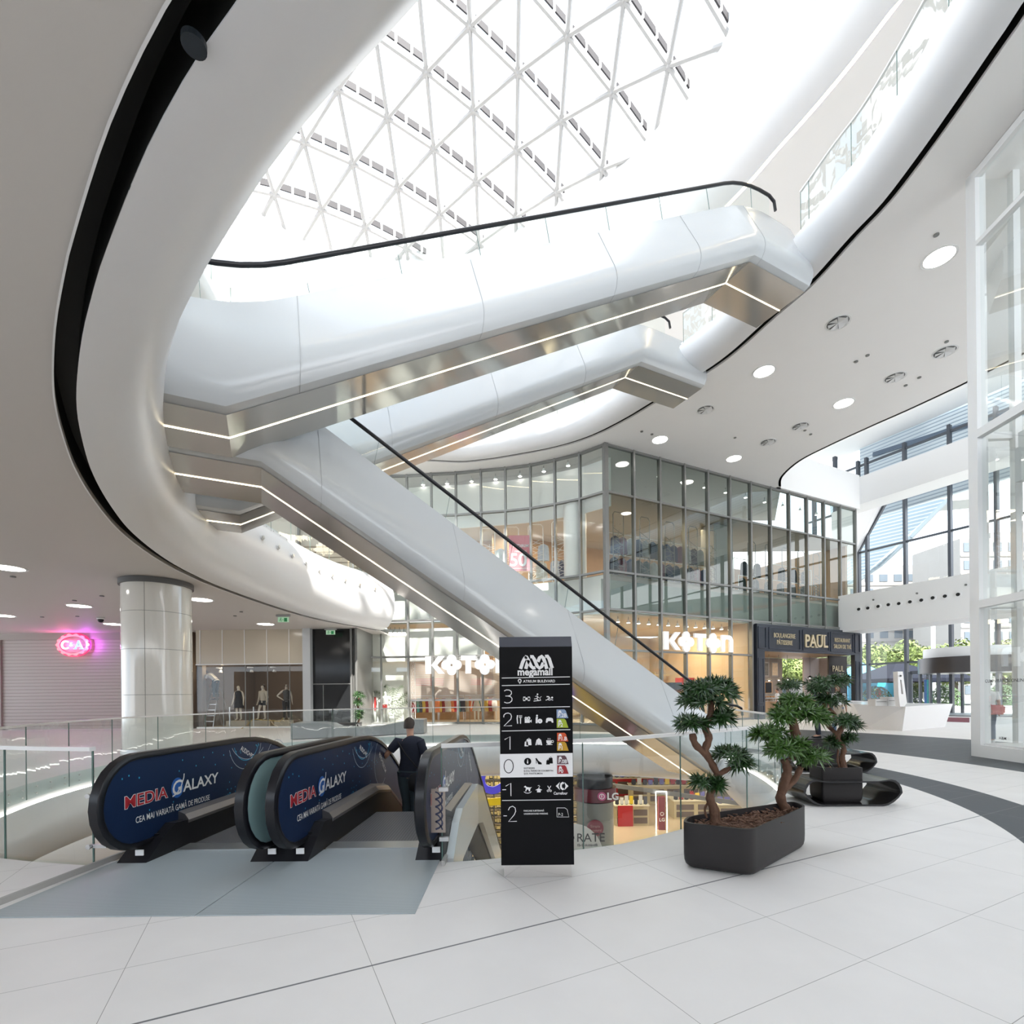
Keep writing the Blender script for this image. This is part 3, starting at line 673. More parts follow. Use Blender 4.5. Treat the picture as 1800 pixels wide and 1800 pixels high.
# ---- pair of down escalators with printed side panels
WS = .0456
def Wp(x, y, z): return Vector((x+WS*(y-4.41), y, z))
WD = Vector((WS, 1, 0)).normalized()
def hr_path():
    P = [(4.80, .17), (4.45, .17)]
    for k in range(1, 12):
        an = -math.pi/2-math.pi*k/12; P.append((4.45+.38*math.cos(an), .55+.38*math.sin(an)))
    P += [(4.45, .93)]
    P += soften([(4.6, .93), (6.75, .93), (12.5, -2.39)], .7)
    return P
HP = hr_path()
NAVY = mat('navy_print', (.008, .022, .065), .35, spec=.25); TEAL = glass('teal_back_lit_glass', (.55, .72, .72), 1)
m_teal = mat('teal_satin_glass', (.36, .55, .55), .25, coat=.5)
WT = mat('white_print', (.85, .85, .85), .4); RD = mat('red_print', (.45, .02, .03), .4); BLU = mat('blue_print', (.02, .12, .45), .4); CY_ = mat('cyan_print', (.02, .35, .6), .4)
def floorz(y): return 0 if y < 6.3 else -.577*(y-6.3) if y > 6.6 else -.577*(y-6.3)*.5
def balustrade(t, x, ad, m_panel, name='balustrade', side=1):
    """x = centre line of the balustrade"""
    out = [(y, z) for y, z in HP]; ybot = [(12.5, -3.1), (6.9, .2), (6.4, .24), (4.9, .24), (4.6, .18)]
    g = G(); poly = out[1:]+[(y, z) for y, z in ybot]
    vs, fs = curve_mesh(poly)
    for o in (-.03, .03): g.add([Wp(x+o, y, z) for y, z in vs], fs)
    n = len(poly); g.add([Wp(x-.03, y, z) for y, z in poly]+[Wp(x+.03, y, z) for y, z in poly], [(i, (i+1) % n, n+(i+1) % n, n+i) for i in range(n)])
    pan = g.build('side_panel', m_panel, t)
    g = G(); rings = []
    for i, (y, z) in enumerate(HP):
        a = HP[max(0, i-1)]; b = HP[min(len(HP)-1, i+1)]; d = Vector((b[0]-a[0], b[1]-a[1])).normalized(); nn = (d.y, -d.x)
        sgn = 1
        rings.append([Wp(x+ox, y-nn[0]*oz*sgn, z-nn[1]*oz*sgn) for ox, oz in ((-.045, -.01), (-.05, .02), (-.035, .045), (.035, .045), (.05, .02), (.045, -.01))])
    g.loft(rings); g.build('handrail', RUB, t, smooth=50)
    # black foot and steel decking on the walking side
    g = G()
    foot = [(4.40, .0), (4.62, .17), (4.78, .27), (5.0, .25), (6.4, .25), (6.9, .17), (12.5, -3.1), (12.5, -3.6), (6.8, -.3), (6.2, -.05), (4.9, -.02)]
    vs, fs = curve_mesh(foot)
    for o in (-.13, .13): g.add([Wp(x+o, y, z) for y, z in vs], fs)
    n = len(foot); g.add([Wp(x-.13, y, z) for y, z in foot]+[Wp(x+.13, y, z) for y, z in foot], [(i, (i+1) % n, n+(i+1) % n, n+i) for i in range(n)])
    g.build('skirt', BLKM, t)
    g = G(); dk_ = [(4.95, .255), (6.4, .255), (6.95, .16), (12.5, -3.07)]
    for o in (-.085, .085):
        sg = 1 if o > 0 else -1; g.loft([[Wp(x+.032*sg, y, z-.03), Wp(x+.135*sg, y, z-.03), Wp(x+.138*sg, y, z+.0), Wp(x+.10*sg, y, z+.055), Wp(x+.032*sg, y, z+.085)] for y, z in dk_])
    g.build('decking', DECK, t)
    g = G(); g.box(Wp(x, 4.72, .14), (.12, .16, .12)); g.build('handrail_inlet', BLKM, t)
    g = G(); g.box(Wp(x+.05, 4.44, .09), (.07, .012, .05), XX, None, None); g.build('rating_label', WT, t)
    if ad:
        o = Wp(x+.03, 4.41, 0)
        S = lambda: Sheet(o, WD, ZZ, lift=.003)
        bx = (lambda y: y-4.41)
        w1 = Sheet(o, WD, ZZ, lift=.003); w1.text('MEDIA', bx(4.31), .508, .150, sx=1.15, bold=.045); 
        w1.build('lettering_outline', WT, pan)
        r1 = Sheet(o, WD, ZZ, lift=.005); r1.text('MEDIA', bx(4.31), .508, .150, sx=1.15, bold=.014); r1.build('lettering', RD, pan)
        c1 = Sheet(o, WD, ZZ, lift=.0045); c1.circ(bx(4.94), .575, .085, .10, 20); c1.build('logo_disc', BLU, pan)
        w2 = Sheet(o, WD, ZZ, lift=.006); w2.text('G', bx(4.865), .51, .20, sx=1.0, bold=.012, shear=.15); w2.text('ALAXY', bx(5.02), .52, .155, sx=1.12, bold=.02, shear=.05)
        w2.line([(bx(4.87), .50), (bx(4.93), .52), (bx(4.99), .58), (bx(5.03), .66), (bx(5.035), .70)], .014)
        w2.text('CEA MAI VARIATĂ GAMĂ DE PRODUSE', bx(4.42), .355, .080, sx=.72, bold=.008)
        w2.text('AUDIO+PC', bx(6.0), .83, .085, sx=.7, rot=-.5, bold=.006)
        w2.text('FOTO+TELECOM', bx(6.75), .66, .085, sx=.62, rot=-.8, bold=.006)
        w2.build('lettering', WT, pan)
        for col, nm, arcs in ((mat('pale_print', (.35, .42, .5), .4), 'orbit_line', ((6.12, .93, .34, .34, 3.2, 6.1), (6.2, 1.0, .4, .3, 3.6, 5.6), (6.85, .56, .28, .32, .3, 5.4))), (CY_, 'orbit_line', ((6.14, .95, .27, .26, 3.3, 6.0),))):
            a1 = S()
            for cy, cz, rx, rz_, t0, t1 in arcs: a1.line([(bx(cy)+rx*math.cos(t0+(t1-t0)*k/16), min(.90, cz+rz_*math.sin(t0+(t1-t0)*k/16))) for k in range(17) if cz+rz_*math.sin(t0+(t1-t0)*k/16) < .90], .008)
            a1.build(nm, col, pan)
        rnd = random.Random(3); a1 = S()
        for _ in range(60):
            yy, zz = rnd.uniform(4.25, 6.7), rnd.uniform(.32, .86)
            if .45 < zz < .72 and yy < 5.75: continue
            a1.circ(bx(yy), zz, .007, .009, 6)
        a1.build('star_dots', CY_, pan)
def down_escalator(label, xl, xr, adl, mr):
    t = thing('escalator', label, 'escalator', Wp((xl+xr)/2, 4.41, 0), 'down escalators with printed side panels')
    balustrade(t, xl, adl, NAVY if adl else m_teal); balustrade(t, xr, mr != m_teal, mr)
    g = G(); P = [(4.93, .0), (6.3, .0)]; y = 6.3; z = 0
    for k in range(15): P += [(y, z-.2), (y+.4, z-.2)]; y += .4; z -= .231
    xa, xb = xl+.14, xr-.14
    for (ya, za), (yb, zb) in zip(P, P[1:]): g.add([Wp(xa, ya, za), Wp(xb, ya, za), Wp(xb, yb, zb), Wp(xa, yb, zb)], [(0, 1, 2, 3)])
    g.build('steps', slat_mat('grooved_tread', (.16, .16, .17), (.07, .07, .075), .03, 0, .4, .4), t)
    g = G(); g.box(Wp((xa+xb)/2, 4.86, .012), (xb-xa, .22, .012)); g.build('comb_plate', mat('comb_steel', (.55, .57, .58), .35, .9), t)
    return t
down_escalator('left of the two down escalators, navy printed panel with red and white lettering', -3.38, -2.20, True, m_teal)
down_escalator('right down escalator carrying the standing man, next to the black totem', -1.95, -.74, True, NAVY)
LP = slat_mat('ribbed_landing_steel', (.40, .45, .47), (.27, .31, .33), .012, 1, .38, .45)
for o_, xa, xb, lb in ((0, -3.57, -2.14, 'left ribbed grey landing plate in front of the down escalators'), (1, -2.13, -.665, 'right ribbed grey landing plate in front of the down escalators')):
    g = G(); P = [Wp(xa-(-.05), 3.34, 0), Wp(xb+.05, 3.34, 0), Wp(xb, 4.75, 0), Wp(xa, 4.75, 0)]
    tag(g.prism(P, .001, .008).build('landing_plate', LP), lb, 'floor plate')
g = G(); y = 3.4
g = G(); g.box(Wp(-3.63, 4.2, .02), (.03, 1.7, .05), WD.cross(ZZ)); g.box(Wp(-.60, 4.45, .02), (.03, .35, .05), WD.cross(ZZ)); struct('trim_25', g, MATS['grey_pillar'])
# white stringer between right escalator and glass
st = thing('stringer_cover', 'white curved stringer cover right of the down escalators', 'stringer cover', Wp(-.55, 4.41, 0))
g = G(); sp_ = [(4.41, .02), (4.75, .25), (5.0, .33), (6.3, .34), (6.9, .2), (12.4, -3.0)]
g.loft([[Wp(-.60, y, z-.5), Wp(-.53, y, z-.5), Wp(-.53, y, z), Wp(-.60, y, z)] for y, z in sp_]); g.build('cover', CLAD, st)

# ================================================================ RAILINGS
def railing(label, pts, z, pane=1.35, hz=1.0, bolts=True, strip=.26, inward=1, group='glass railings around the openings', bolt_step=.45):
    P = resample([Vector((p[0], p[1], 0)) for p in pts], .15); N = normals2(P, False, inward)
    base = [V3(p, 0)+n*.045 for p, n in zip(P, N)]
    t = thing('glass_railing', label, 'railing', V3(P[0], z), None)
    k = max(2, round(pane/.15)); n = len(base)
    idx = list(range(0, n-1, k))
    if n-1-idx[-1] < k*.4 and len(idx) > 1: idx.pop()
    idx.append(n-1)
    for a, b in zip(idx, idx[1:]):
        g = G(); seg = base[a:b+1]
        seg = [seg[0].lerp(seg[1], .07)]+seg[1:-1]+[seg[-1].lerp(seg[-2], .07)]
        for p, q in zip(seg, seg[1:]): g.add([V3(p, z), V3(q, z), V3(q, z+hz), V3(p, z+hz)], [(0, 1, 2, 3)])
        g.build('glass_pane', GLR, t)
    for p in base[::k]+[base[-1]]: G().bar(V3(p, z-strip), V3(p, z+hz), .012, .012).build('pane_edge', mat('green_glass_edge', (.10, .17, .15), .2), t)
    g = G(); g.loft([[V3(p+m*o, z+hz+dz) for o, dz in ((-.028, 0), (.028, 0), (.028, .035), (-.028, .035))] for p, m in zip(base, N)]); g.build('top_rail', ALUW, t)
    g = G()
    for p, q in zip(base, base[1:]): g.add([V3(p, z-strip), V3(q, z-strip), V3(q, z), V3(p, z)], [(0, 1, 2, 3)])
    g.build('edge_strip', GLE, t)
    if bolts:
        st_ = max(1, round(bolt_step/.15)); src = None; c = 0
        for i in range(1, n-1, st_):
            for dz in (-.07, -.19):
                if c > 96: break
                p = V3(base[i]+N[i]*.005, z+dz)
                if src is None:
                    src = G().disc(p, N[i], .017, .02, 8).build('standoff_bolt', STEEL, t); m0 = p.copy(); n0 = N[i].copy()
                else:
                    src_me = src.data; o = bpy.data.objects.new('standoff_bolt', src_me); COL.objects.link(o); o.parent = t
                    rz = math.atan2(N[i].y, N[i].x)-math.atan2(n0.y, n0.x); R = Matrix.Rotation(rz, 4, 'Z'); off = Vector(t.location)
                    o.matrix_local = Matrix.Translation(p-off) @ R @ Matrix.Translation(-(m0-off)); 
                c += 1
    return t
ra = [p for p in rim[:len(rim)//2] if not (p.y > 14.3 and p.x > 5)]
cut = [i for i, p in enumerate(rim) if p.y > 14.3 and p.x > 5 and p.y < 16.9]
rA = rim[:cut[0]]; rest = rim[cut[-1]:]
iC = next(i for i, p in enumerate(rest) if p.x < -4.8 and p.y < 5.2)
rA1 = [p for p in rA if p.y < 8.2]; rA2 = [p for p in rA if p.y >= 8.0]
iD = next(i for i, p in enumerate(rest) if p.x < -5.9)
railing('near glass railing running right from behind the black totem past the planter', rA1, 0, bolts=False)
railing('glass railing along the right edge of the floor opening behind the bonsai trees', rA2, 0)
railing('glass railing on the far side of the floor opening in front of the clothes shop', rest[:iD+1], 0)
railing('curved glass railing on the left side of the floor opening by the round column', rest[iD:iC+1], 0)
railing('short near glass railing at the far left ending beside the left escalator', rest[iC:], 0, bolts=False)
l1 = [p for p in offset(s1, -.40, closed=False, side=1)]
iE = next(i for i, p in enumerate(l1) if p.y > 4 and p.x < -3)
railing('glass railing on the first gallery above the white ring at left', l1[iE:], 7.05, inward=-1)
l2 = offset(s2, .40, side=1)
far_i = sorted([(p.y, i) for i, p in enumerate(l2)])
seg = [p for p in l2 if p.x > 3 and p.y > 4.8]
seg = [p for p in seg]
# split at the two escalator heads
def near_line(p, D0, D1): 
    D = p.dot(B); return D0-.1 < D < D1+.1
segs = []; cur = []
for p in l2:
    if near_line(p, 8.9, 10.4) or near_line(p, 13.3, 14.9):
        if cur: segs.append(cur); cur = []
    else: cur.append(p)
if cur: segs.append(cur)
if len(segs) > 1 and (segs[-1][-1]-segs[0][0]).length < .5: segs[0] = segs[-1]+segs[0]; segs.pop()
for sg in segs:
    if len(sg) < 8: continue
    m = sg[len(sg)//2]
    mx = max(p.x for p in sg)
    lb = ('glass railing on the second gallery at upper right above the overhead escalator head' if (mx > 7.9) else 'glass railing on the second gallery between the two escalator heads' if (m.x > 5.0 and m.y > 12) else 'glass railing on the second gallery beyond the far escalator' if m.y > 16 and m.x > -8.5 else 'glass railing on the second gallery at left behind the white ring')
    railing(lb, sg, 14.0, hz=1.0, strip=.22)
# glass clamp hardware at the walkway mouth
for q, lb in ((Vector((-3.66, 4.38, 0)), 'steel patch clamp on the glass edge at left of the escalators'),):
    t = thing('glass_clamp', lb, 'clamp', q+ZZ*.5)
    for z in (.62, .18):
        g = G(); g.bar(q+Vector((-.03, -.03, z)), q+Vector((.12, -.03, z)), .03, .03); g.disc(q+Vector((-.02, -.05, z)), (0, -1, 0), .022, .02, 10); g.build('clamp', STEEL, t)
    g = G(); g.tube([q+Vector((.07, -.03, .6)), q+Vector((.09, -.03, .45)), q+Vector((.09, -.03, .3)), q+Vector((.07, -.03, .2))], .01, 6); g.build('link', STEEL, t)
t = thing('gate_plate', 'beige metal plate with dark woven emblem on the glass beside the right escalator', 'plate', (-.6, 4.36, .5))
g = G(); g.box((-.655, 4.34, .46), (.13, .012, .38)); g.build('plate', mat('beige_metal', (.45, .38, .33), .4, .4), t)
sh = Sheet((-.72, 4.333, .27), XX, ZZ, lift=.001)
for k in range(5):
    z = .03+.065*k
    sh.line([(.045, z), (.075, z+.012), (.1, z+.035), (.105, z+.06)], .016); sh.line([(.045, z+.065), (.07, z+.055), (.095, z+.02), (.105, z-.005)], .012)
sh.build('emblem', mat('dark_blue_print', (.05, .06, .12), .4), t)
for z in (.65, .22):
    g = G(); g.bar((-.64, 4.32, z), (-.56, 4.32, z), .035, .035); g.build('clamp', STEEL, t)
# ================================================================ DIRECTORY TOTEM
YF = 3.97
tot = thing('directory_totem', 'tall black directory totem with floor numbers and a white floor zero band', 'directory sign', (.195, YF+.12, 0))
xl, xr = fy(879, 1300, YF).x, fy(1007, 1300, YF).x
g = G(); prof = [(YF, .105), (YF, 1.84), (YF+.05, 1.925), (YF+.24, 1.925), (YF+.24, .105)]
g.loft([[Vector((x, y, z)) for y, z in prof] for x in (xl, xr)]); g.build('body', BLK, tot)
g = G(); g.add([(xl, YF-.001, 1.842), (xr, YF-.001, 1.842), (xr, YF+.049, 1.927), (xl, YF+.049, 1.927)], [(0, 1, 2, 3)]); g.build('bevel_sheen', mat('painted_sky_sheen', (.05, .055, .075), .25, spec=.8), tot)  # bluish sheet laid on the black bevel; its colour imitates reflected skylight
g = G(); g.box(((xl+xr)/2, YF+.125, .053), (xr-xl-.04, .20, .106)); g.build('plinth', mat('polished_steel', (.7, .68, .66), .12, 1), tot)
TO = Vector((xl, YF, .1))
def T(px, py): p = fy(px, py, YF); return (p.x-TO.x, p.z-TO.z)
K = YF/F_PX
def c1(x, y): return T(870+x/12, 1110+y/12)
def c2(x, y): return T(870+x/12, 1250+y/12)
W_ = Sheet(TO, XX, ZZ, lift=.002); PW = mat('pale_white_print', (.78, .77, .77), .5)
wd = lambda w: w/12*K
def ws(f, pts, w, S=W_): S.line([f(*p) for p in pts], wd(w))
W0 = Sheet(TO, XX, ZZ, lift=.002); W0.poly([T(878.5, 1325.5), T(1006.5, 1323.5), T(1007, 1365), T(878.8, 1366.8)][::-1]); W0.build('white_band', PW, tot)
for k, P in enumerate(([(540, 790), (585, 650), (625, 570), (665, 530)], [(650, 790), (690, 650), (715, 610)], [(625, 530), (665, 540), (700, 600), (760, 730), (810, 775), (850, 760)], [(745, 535), (790, 530), (830, 590), (890, 730), (940, 775), (985, 740), (1020, 660)], [(905, 640), (940, 555), (985, 525), (1020, 560), (1050, 640), (1095, 790)], [(1060, 530), (1105, 520), (1145, 580), (1175, 680), (1210, 775)])):
    ws(c1, P, 72)
W_.text('megamall', *c1(485, 925), size=wd(155)/.72, sx=.93, bold=.03)
for y0, y1 in ((983, 957), (1142, 1112), (1612, 1586)): ws(c1, [(145, y0), (1580, y1)], 15)
ws(c2, [(145, 420), (1590, 390)], 15)
W_.line([T(882.5, 1407), T(1003.5, 1405.5)], .005)
x, y = c1(522, 1040); W_.circ(x, y, wd(40), hole=.5); W_.poly([c1(488, 1060), c1(525, 1110), c1(560, 1060)])
W_.text('ATRIUM BULEVARD', *c1(595, 1078), size=wd(55)/.7, sx=.98, bold=.012)
def thin(f, pts, S=W_): ws(f, pts, 17, S)
thin(c1, [(195, 1255), (240, 1232), (300, 1235), (345, 1265), (350, 1310), (320, 1350), (270, 1362), (220, 1362)]); thin(c1, [(270, 1362), (330, 1375), (362, 1415), (355, 1465), (310, 1502), (250, 1510), (195, 1490)])
thin(c2, [(185, 130), (190, 85), (225, 50), (280, 40), (330, 60), (350, 110), (335, 170), (190, 315), (360, 308)])
thin(c2, [(205, 600), (318, 538), (318, 812)]); thin(c2, [(228, 1582), (335, 1520), (338, 1790)]); thin(c2, [(155, 1658), (235, 1656)])
W_.line([T(885, 1434), T(891, 1434)], .006); W_.line([T(893.5, 1424), T(896, 1419), T(901, 1417), T(905.5, 1420), T(906.5, 1426), T(904, 1432), T(894, 1444), T(908.5, 1443.5)], .006)
# icons floor 3
for x in (620, 715): W_.rect(*c1(x-22, 1465), *c1(x+22, 1375))
W_.rect(*c1(590, 1445), *c1(745, 1395)); 
W_.circ(*c1(898, 1325), wd(17)); ws(c1, [(880, 1360), (905, 1375), (885, 1415), (910, 1450)], 22); ws(c1, [(885, 1415), (825, 1425)], 16); ws(c1, [(850, 1370), (880, 1365), (930, 1400)], 12); ws(c1, [(815, 1470), (970, 1450)], 16); ws(c1, [(980, 1370), (945, 1400), (965, 1450)], 10)
W_.circ(*c1(1205, 1395), wd(20)); ws(c1, [(1090, 1375), (1130, 1375), (1165, 1420)], 26); ws(c1, [(1070, 1452), (1110, 1435), (1150, 1450), (1190, 1435), (1225, 1450)], 14); ws(c1, [(1110, 1430), (1160, 1400)], 22)
# floor 2
ws(c2, [(478, 85), (468, 150), (480, 265)], 24); ws(c2, [(540, 150), (540, 265)], 22); ws(c2, [(515, 85), (515, 140), (565, 140), (565, 85)], 11); ws(c2, [(540, 85), (540, 150)], 11)
W_.rect(*c2(628, 248), *c2(735, 165)); W_.circ(*c2(655, 150), wd(30), hole=.3); W_.circ(*c2(712, 148), wd(34), hole=.3); W_.poly([c2(735, 210), c2(772, 245), c2(772, 175)])
W_.circ(*c2(887, 95), wd(20)); ws(c2, [(887, 120), (880, 170), (880, 255)], 42); W_.circ(*c2(950, 210), wd(50), hole=.18)
W_.poly([c2(1070, 240), c2(1085, 155), c2(1120, 140), c2(1185, 140), c2(1220, 155), c2(1235, 240), c2(1205, 245), c2(1180, 210), c2(1125, 210), c2(1100, 245)])
# floor 1
bag = lambda f, x0, y0, x1, y1, S: (S.poly([f(x0, y1), f(x1, y1), f(x1-10, y0), f(x0+8, y0)]), ws(f, [(x0+25, y0), ((x0+x1)/2, y0-25), (x1-25, y0)], 9, S))
bag(c2, 660, 595, 772, 718, W_); bag(c2, 622, 645, 705, 742, W_)
W_.poly([c2(852, 718), c2(875, 610), c2(925, 570), c2(975, 610), c2(998, 718), c2(965, 718), c2(958, 660), c2(955, 710), c2(895, 710), c2(890, 660), c2(880, 718)])
W_.poly([c2(1082, 615), c2(1205, 615), c2(1195, 670), c2(1165, 700), c2(1120, 700), c2(1088, 670)]); W_.circ(*c2(1215, 640), wd(28), hole=.55); ws(c2, [(1082, 708), (1212, 704)], 12)
for x in (1115, 1140, 1165): ws(c2, [(x, 600), (x+5, 585), (x, 570)], 7)
# floor 0, dark prints
D0_ = Sheet(TO, XX, ZZ, lift=.004)
D0_.line([c2(290+98*math.cos(6.2832*k/20), 1162+142*math.sin(6.2832*k/20)) for k in range(21)], wd(16))
D0_.circ(*c2(690, 1060), wd(76)); D0_.poly([c2(850, 1000), c2(875, 985), c2(920, 1050), c2(985, 1090), c2(985, 1125), c2(915, 1120), c2(885, 1050)]); ws(c2, [(868, 1010), (873, 1105)], 12, D0_)
bag(c2, 1130, 985, 1222, 1103, D0_); bag(c2, 1080, 1035, 1158, 1125, D0_)
for k, s_ in enumerate(('EXIT/IEŞIRE', 'B-DUL PIERRE DE COUBERTIN', 'ŞOS. PANTELIMON')): D0_.text(s_, *c2(612, 1220+57*k), size=wd(33)/.7, sx=.98, bold=.012)
D0_.build('dark_lettering', BLK, tot)
I0 = Sheet(TO, XX, ZZ, lift=.006); I0.circ(*c2(688, 1030), wd(11)); I0.rect(*c2(675, 1102), *c2(702, 1050)); I0.build('info_mark', PW, tot)
# floor -1
W_.poly([c2(640, 1690), c2(655, 1620), c2(610, 1600), c2(640, 1570), c2(670, 1600), c2(740, 1610), c2(778, 1600), c2(745, 1640), c2(740, 1690), c2(715, 1690), c2(705, 1650), c2(670, 1655), c2(665, 1690)]); ws(c2, [(612, 1700), (650, 1725), (695, 1730), (740, 1720), (770, 1695)], 13)
ws(c2, [(905, 1575), (930, 1565), (945, 1590), (925, 1615), (925, 1635)], 10); W_.poly([c2(850, 1665), c2(925, 1625), c2(1000, 1665), c2(965, 1668), c2(965, 1712), c2(888, 1712), c2(888, 1668)])
ws(c2, [(1112, 1575), (1165, 1670)], 14); ws(c2, [(1180, 1575), (1125, 1670)], 14); W_.circ(*c2(1118, 1680), wd(24), hole=.5); W_.circ(*c2(1175, 1680), wd(24), hole=.5)
W_.poly([c2(1282, 1580), c2(1370, 1495), c2(1340, 1580), c2(1370, 1662)]); W_.poly([c2(1550, 1580), c2(1465, 1495), c2(1490, 1580), c2(1465, 1665)]); W_.line([c2(1450, 1530), c2(1430, 1510), c2(1400, 1530), c2(1390, 1580), c2(1400, 1625), c2(1430, 1650), c2(1450, 1630)], wd(40))
W_.text('Carrefour', *c2(1240, 1760), size=wd(60)/.72, sx=.86, bold=.02)
W_.text('PARCARE SUBTERANĂ', *T(920.8, 1426.5), size=.0175, sx=.92, bold=.012); W_.text('UNDERGROUND PARKING', *T(920.8, 1431.8), size=.0175, sx=.9, bold=.012)
W_.line([T(979, 1420), T(993, 1420), T(997, 1423), T(1000, 1436), T(979, 1436), T(979, 1419.5)], .0035); W_.text('P-2', *T(981.5, 1434), size=.033, sx=.9)
W_.build('white_lettering', PW, tot)
for y0, y1, x0, x1, col, tx_ in ((1247, 1262.2, 978.2, 999, (.22, .30, .46), 'P.2B'), (1263.5, 1279, 978.5, 999, (.33, .42, .02), 'P2'), (1288, 1303, 979, 999, (.55, .07, .01), 'P1.B'), (1304, 1319.5, 979, 999.5, (.50, .28, .01), 'P1'), (1328, 1343, 979.2, 999.5, (.10, .045, .055), 'P.0B'), (1345, 1360, 979.4, 999.5, (.30, .01, .015), 'P0')):
    s_ = Sheet(TO, XX, ZZ, lift=.0065); a = T(x0, y0); b = T(x1, y1); w = b[0]-a[0]; h = a[1]-b[1]
    s_.poly([(a[0], b[1]), (b[0], b[1]), (b[0]-w*.12, b[1]+h*.45), (b[0]-w*.22, b[1]+h*.85), (b[0]-w*.35, a[1]), (a[0], a[1])])
    bd = s_.build('parking_badge', mat('badge_'+tx_, col, .45), tot)
    s_ = Sheet(TO, XX, ZZ, lift=.008); s_.text(tx_, a[0]+w*.12, b[1]+h*.12, h*.42/.7, sx=.95, bold=.02)
    cx_, cy_ = a[0]+w*.27, b[1]+h*.72; s_.rect(cx_-w*.14, cy_-h*.10, cx_+w*.14, cy_+h*.04); s_.rect(cx_-w*.09, cy_+h*.04, cx_+w*.09, cy_+h*.16); s_.rect(cx_-w*.13, cy_-h*.16, cx_-w*.06, cy_-h*.10); s_.rect(cx_+w*.06, cy_-h*.16, cx_+w*.13, cy_-h*.10)
    s_.build('badge_print', PW, bd)

# ================================================================ PLANTERS, BONSAI, BENCHES
def rpoly(pts, r, n=4):
    out = []; m = len(pts)
    for i in range(m):
        p0, p1, p2 = Vector(pts[i-1]), Vector(pts[i]), Vector(pts[(i+1) % m])
        a = p1+(p0-p1).normalized()*r; b = p1+(p2-p1).normalized()*r
        for k in range(n+1): t = k/n; out.append(a*(1-t)**2+p1*2*t*(1-t)+b*t*t)
    return out
def scl(P, d):
    c = sum((Vector(p) for p in P), Vector((0, 0)))/len(P); return [p+(c-p).normalized()*d for p in P]
PLM = mat('anthracite_planter', (.030, .027, .027), .45, noise=.2, nscale=3, spec=.22)
BARK = mat('bark_mulch', (.16, .085, .055), .9, noise=.5, nscale=30)
def planter(label, pts, h, r, soil=True, fill=.05, chips=380, sc=1):
    P = rpoly([Vector((p[0], p[1])) for p in pts], r); c = sum(P, Vector((0, 0)))/len(P)
    t = thing('planter', label, 'planter', (c.x, c.y, 0))
    R = [(.05, .012), (.018, .035), (.004, .07), (0, .12), (0, h), (.03, h), (.03, h-.16)]
    g = G(); g.loft([[V3(p, z) for p in scl(P, d)] for d, z in R]); g.build('pot', PLM, t, smooth=40)
    if soil:
        rnd = random.Random(5); g = G(); Q = scl(P, .03); vs, fs = curve_mesh([(p.x, p.y) for p in Q]); g.add([(x, y, h-fill-.02) for x, y in vs], fs)
        xs = [p.x for p in Q]; ys = [p.y for p in Q]
        def ins(x, y):
            r_ = False
            for a, b in zip(Q, Q[1:]+Q[:1]):
                if (a.y > y) != (b.y > y) and x < (b.x-a.x)*(y-a.y)/(b.y-a.y)+a.x: r_ = not r_
            return r_
        n = 0
        while n < chips:
            x, y = rnd.uniform(min(xs), max(xs)), rnd.uniform(min(ys), max(ys))
            if not ins(x, y): continue
            n += 1; a = rnd.uniform(0, 6.28); u = Vector((math.cos(a), math.sin(a), rnd.uniform(-.5, .5))).normalized()
            g.box((x, y, h-fill+rnd.uniform(-.015, .02)), (rnd.uniform(.02, .05)*sc, rnd.uniform(.008, .018)*sc, .006), u, u.cross(ZZ).normalized(), u.cross(u.cross(ZZ).normalized()))
        o = g.build('bark_mulch', BARK, t); o['kind'] = 'stuff'
    return t
f0 = lambda x, y, z=0: fz(x, y, z)
N_ = f0(1322, 1546); Lf = f0(1199, 1527); Rr = f0(1419, 1488); bL = Vector((1.52, 4.36, 0)); bR = Vector((2.78, 4.93, 0))
planter('large wedge shaped anthracite planter in front, holding two bonsai trees', [(N_.x, N_.y), (Rr.x, Rr.y), (bR.x, bR.y), (bL.x, bL.y), (Lf.x, Lf.y)], .385, .09, chips=520)
LEAF = mat('dark_green_leaf', (.024, .066, .016), .28, noise=.35, nscale=40, coat=.3); LEAF2 = mat('bright_green_leaf', (.06, .14, .022), .3, noise=.35, nscale=40, coat=.3)
TRUNK = mat('twisted_brown_trunk', (.115, .055, .030), .75, noise=.35, nscale=25, bump=.6)
def pad(t, c, rx, ry, rz, n, ll, m, seed):
    rnd = random.Random(seed); g = G()
    for _ in range(n):
        a = rnd.uniform(0, 6.28); zz = rnd.uniform(-.35, 1); rr_ = math.sqrt(max(0, 1-zz*zz*.8))*rnd.uniform(.55, 1)
        nrm = Vector((math.cos(a)*rr_, math.sin(a)*rr_, zz*.9+.15)).normalized(); p = Vector(c)+Vector((rx*math.cos(a)*rr_, ry*math.sin(a)*rr_, rz*zz*(.6+.4*rnd.random())))
        o = nrm.orthogonal().normalized(); w = nrm.cross(o); L = ll*1.32*rnd.uniform(.7, 1.15); ph = rnd.uniform(0, 6)
        for k in range(10):
            an = ph+2.4*k; el = .05+1.0*k/10
            d = (o*math.cos(an)+w*math.sin(an))*math.cos(el)+nrm*math.sin(el); d.normalize(); s = d.cross(nrm).normalized()*L*.10; lift = d.cross(s).normalized()*L*.02
            e = d*L; dr = ZZ*(-L*.16)
            g.add([p, p+e*.35+s+lift, p+e+dr, p+e*.35-s+lift, p+e*.4], [(0, 1, 4), (1, 2, 4), (0, 4, 3), (4, 2, 3)])
    return g.build('foliage_pad', m, t)
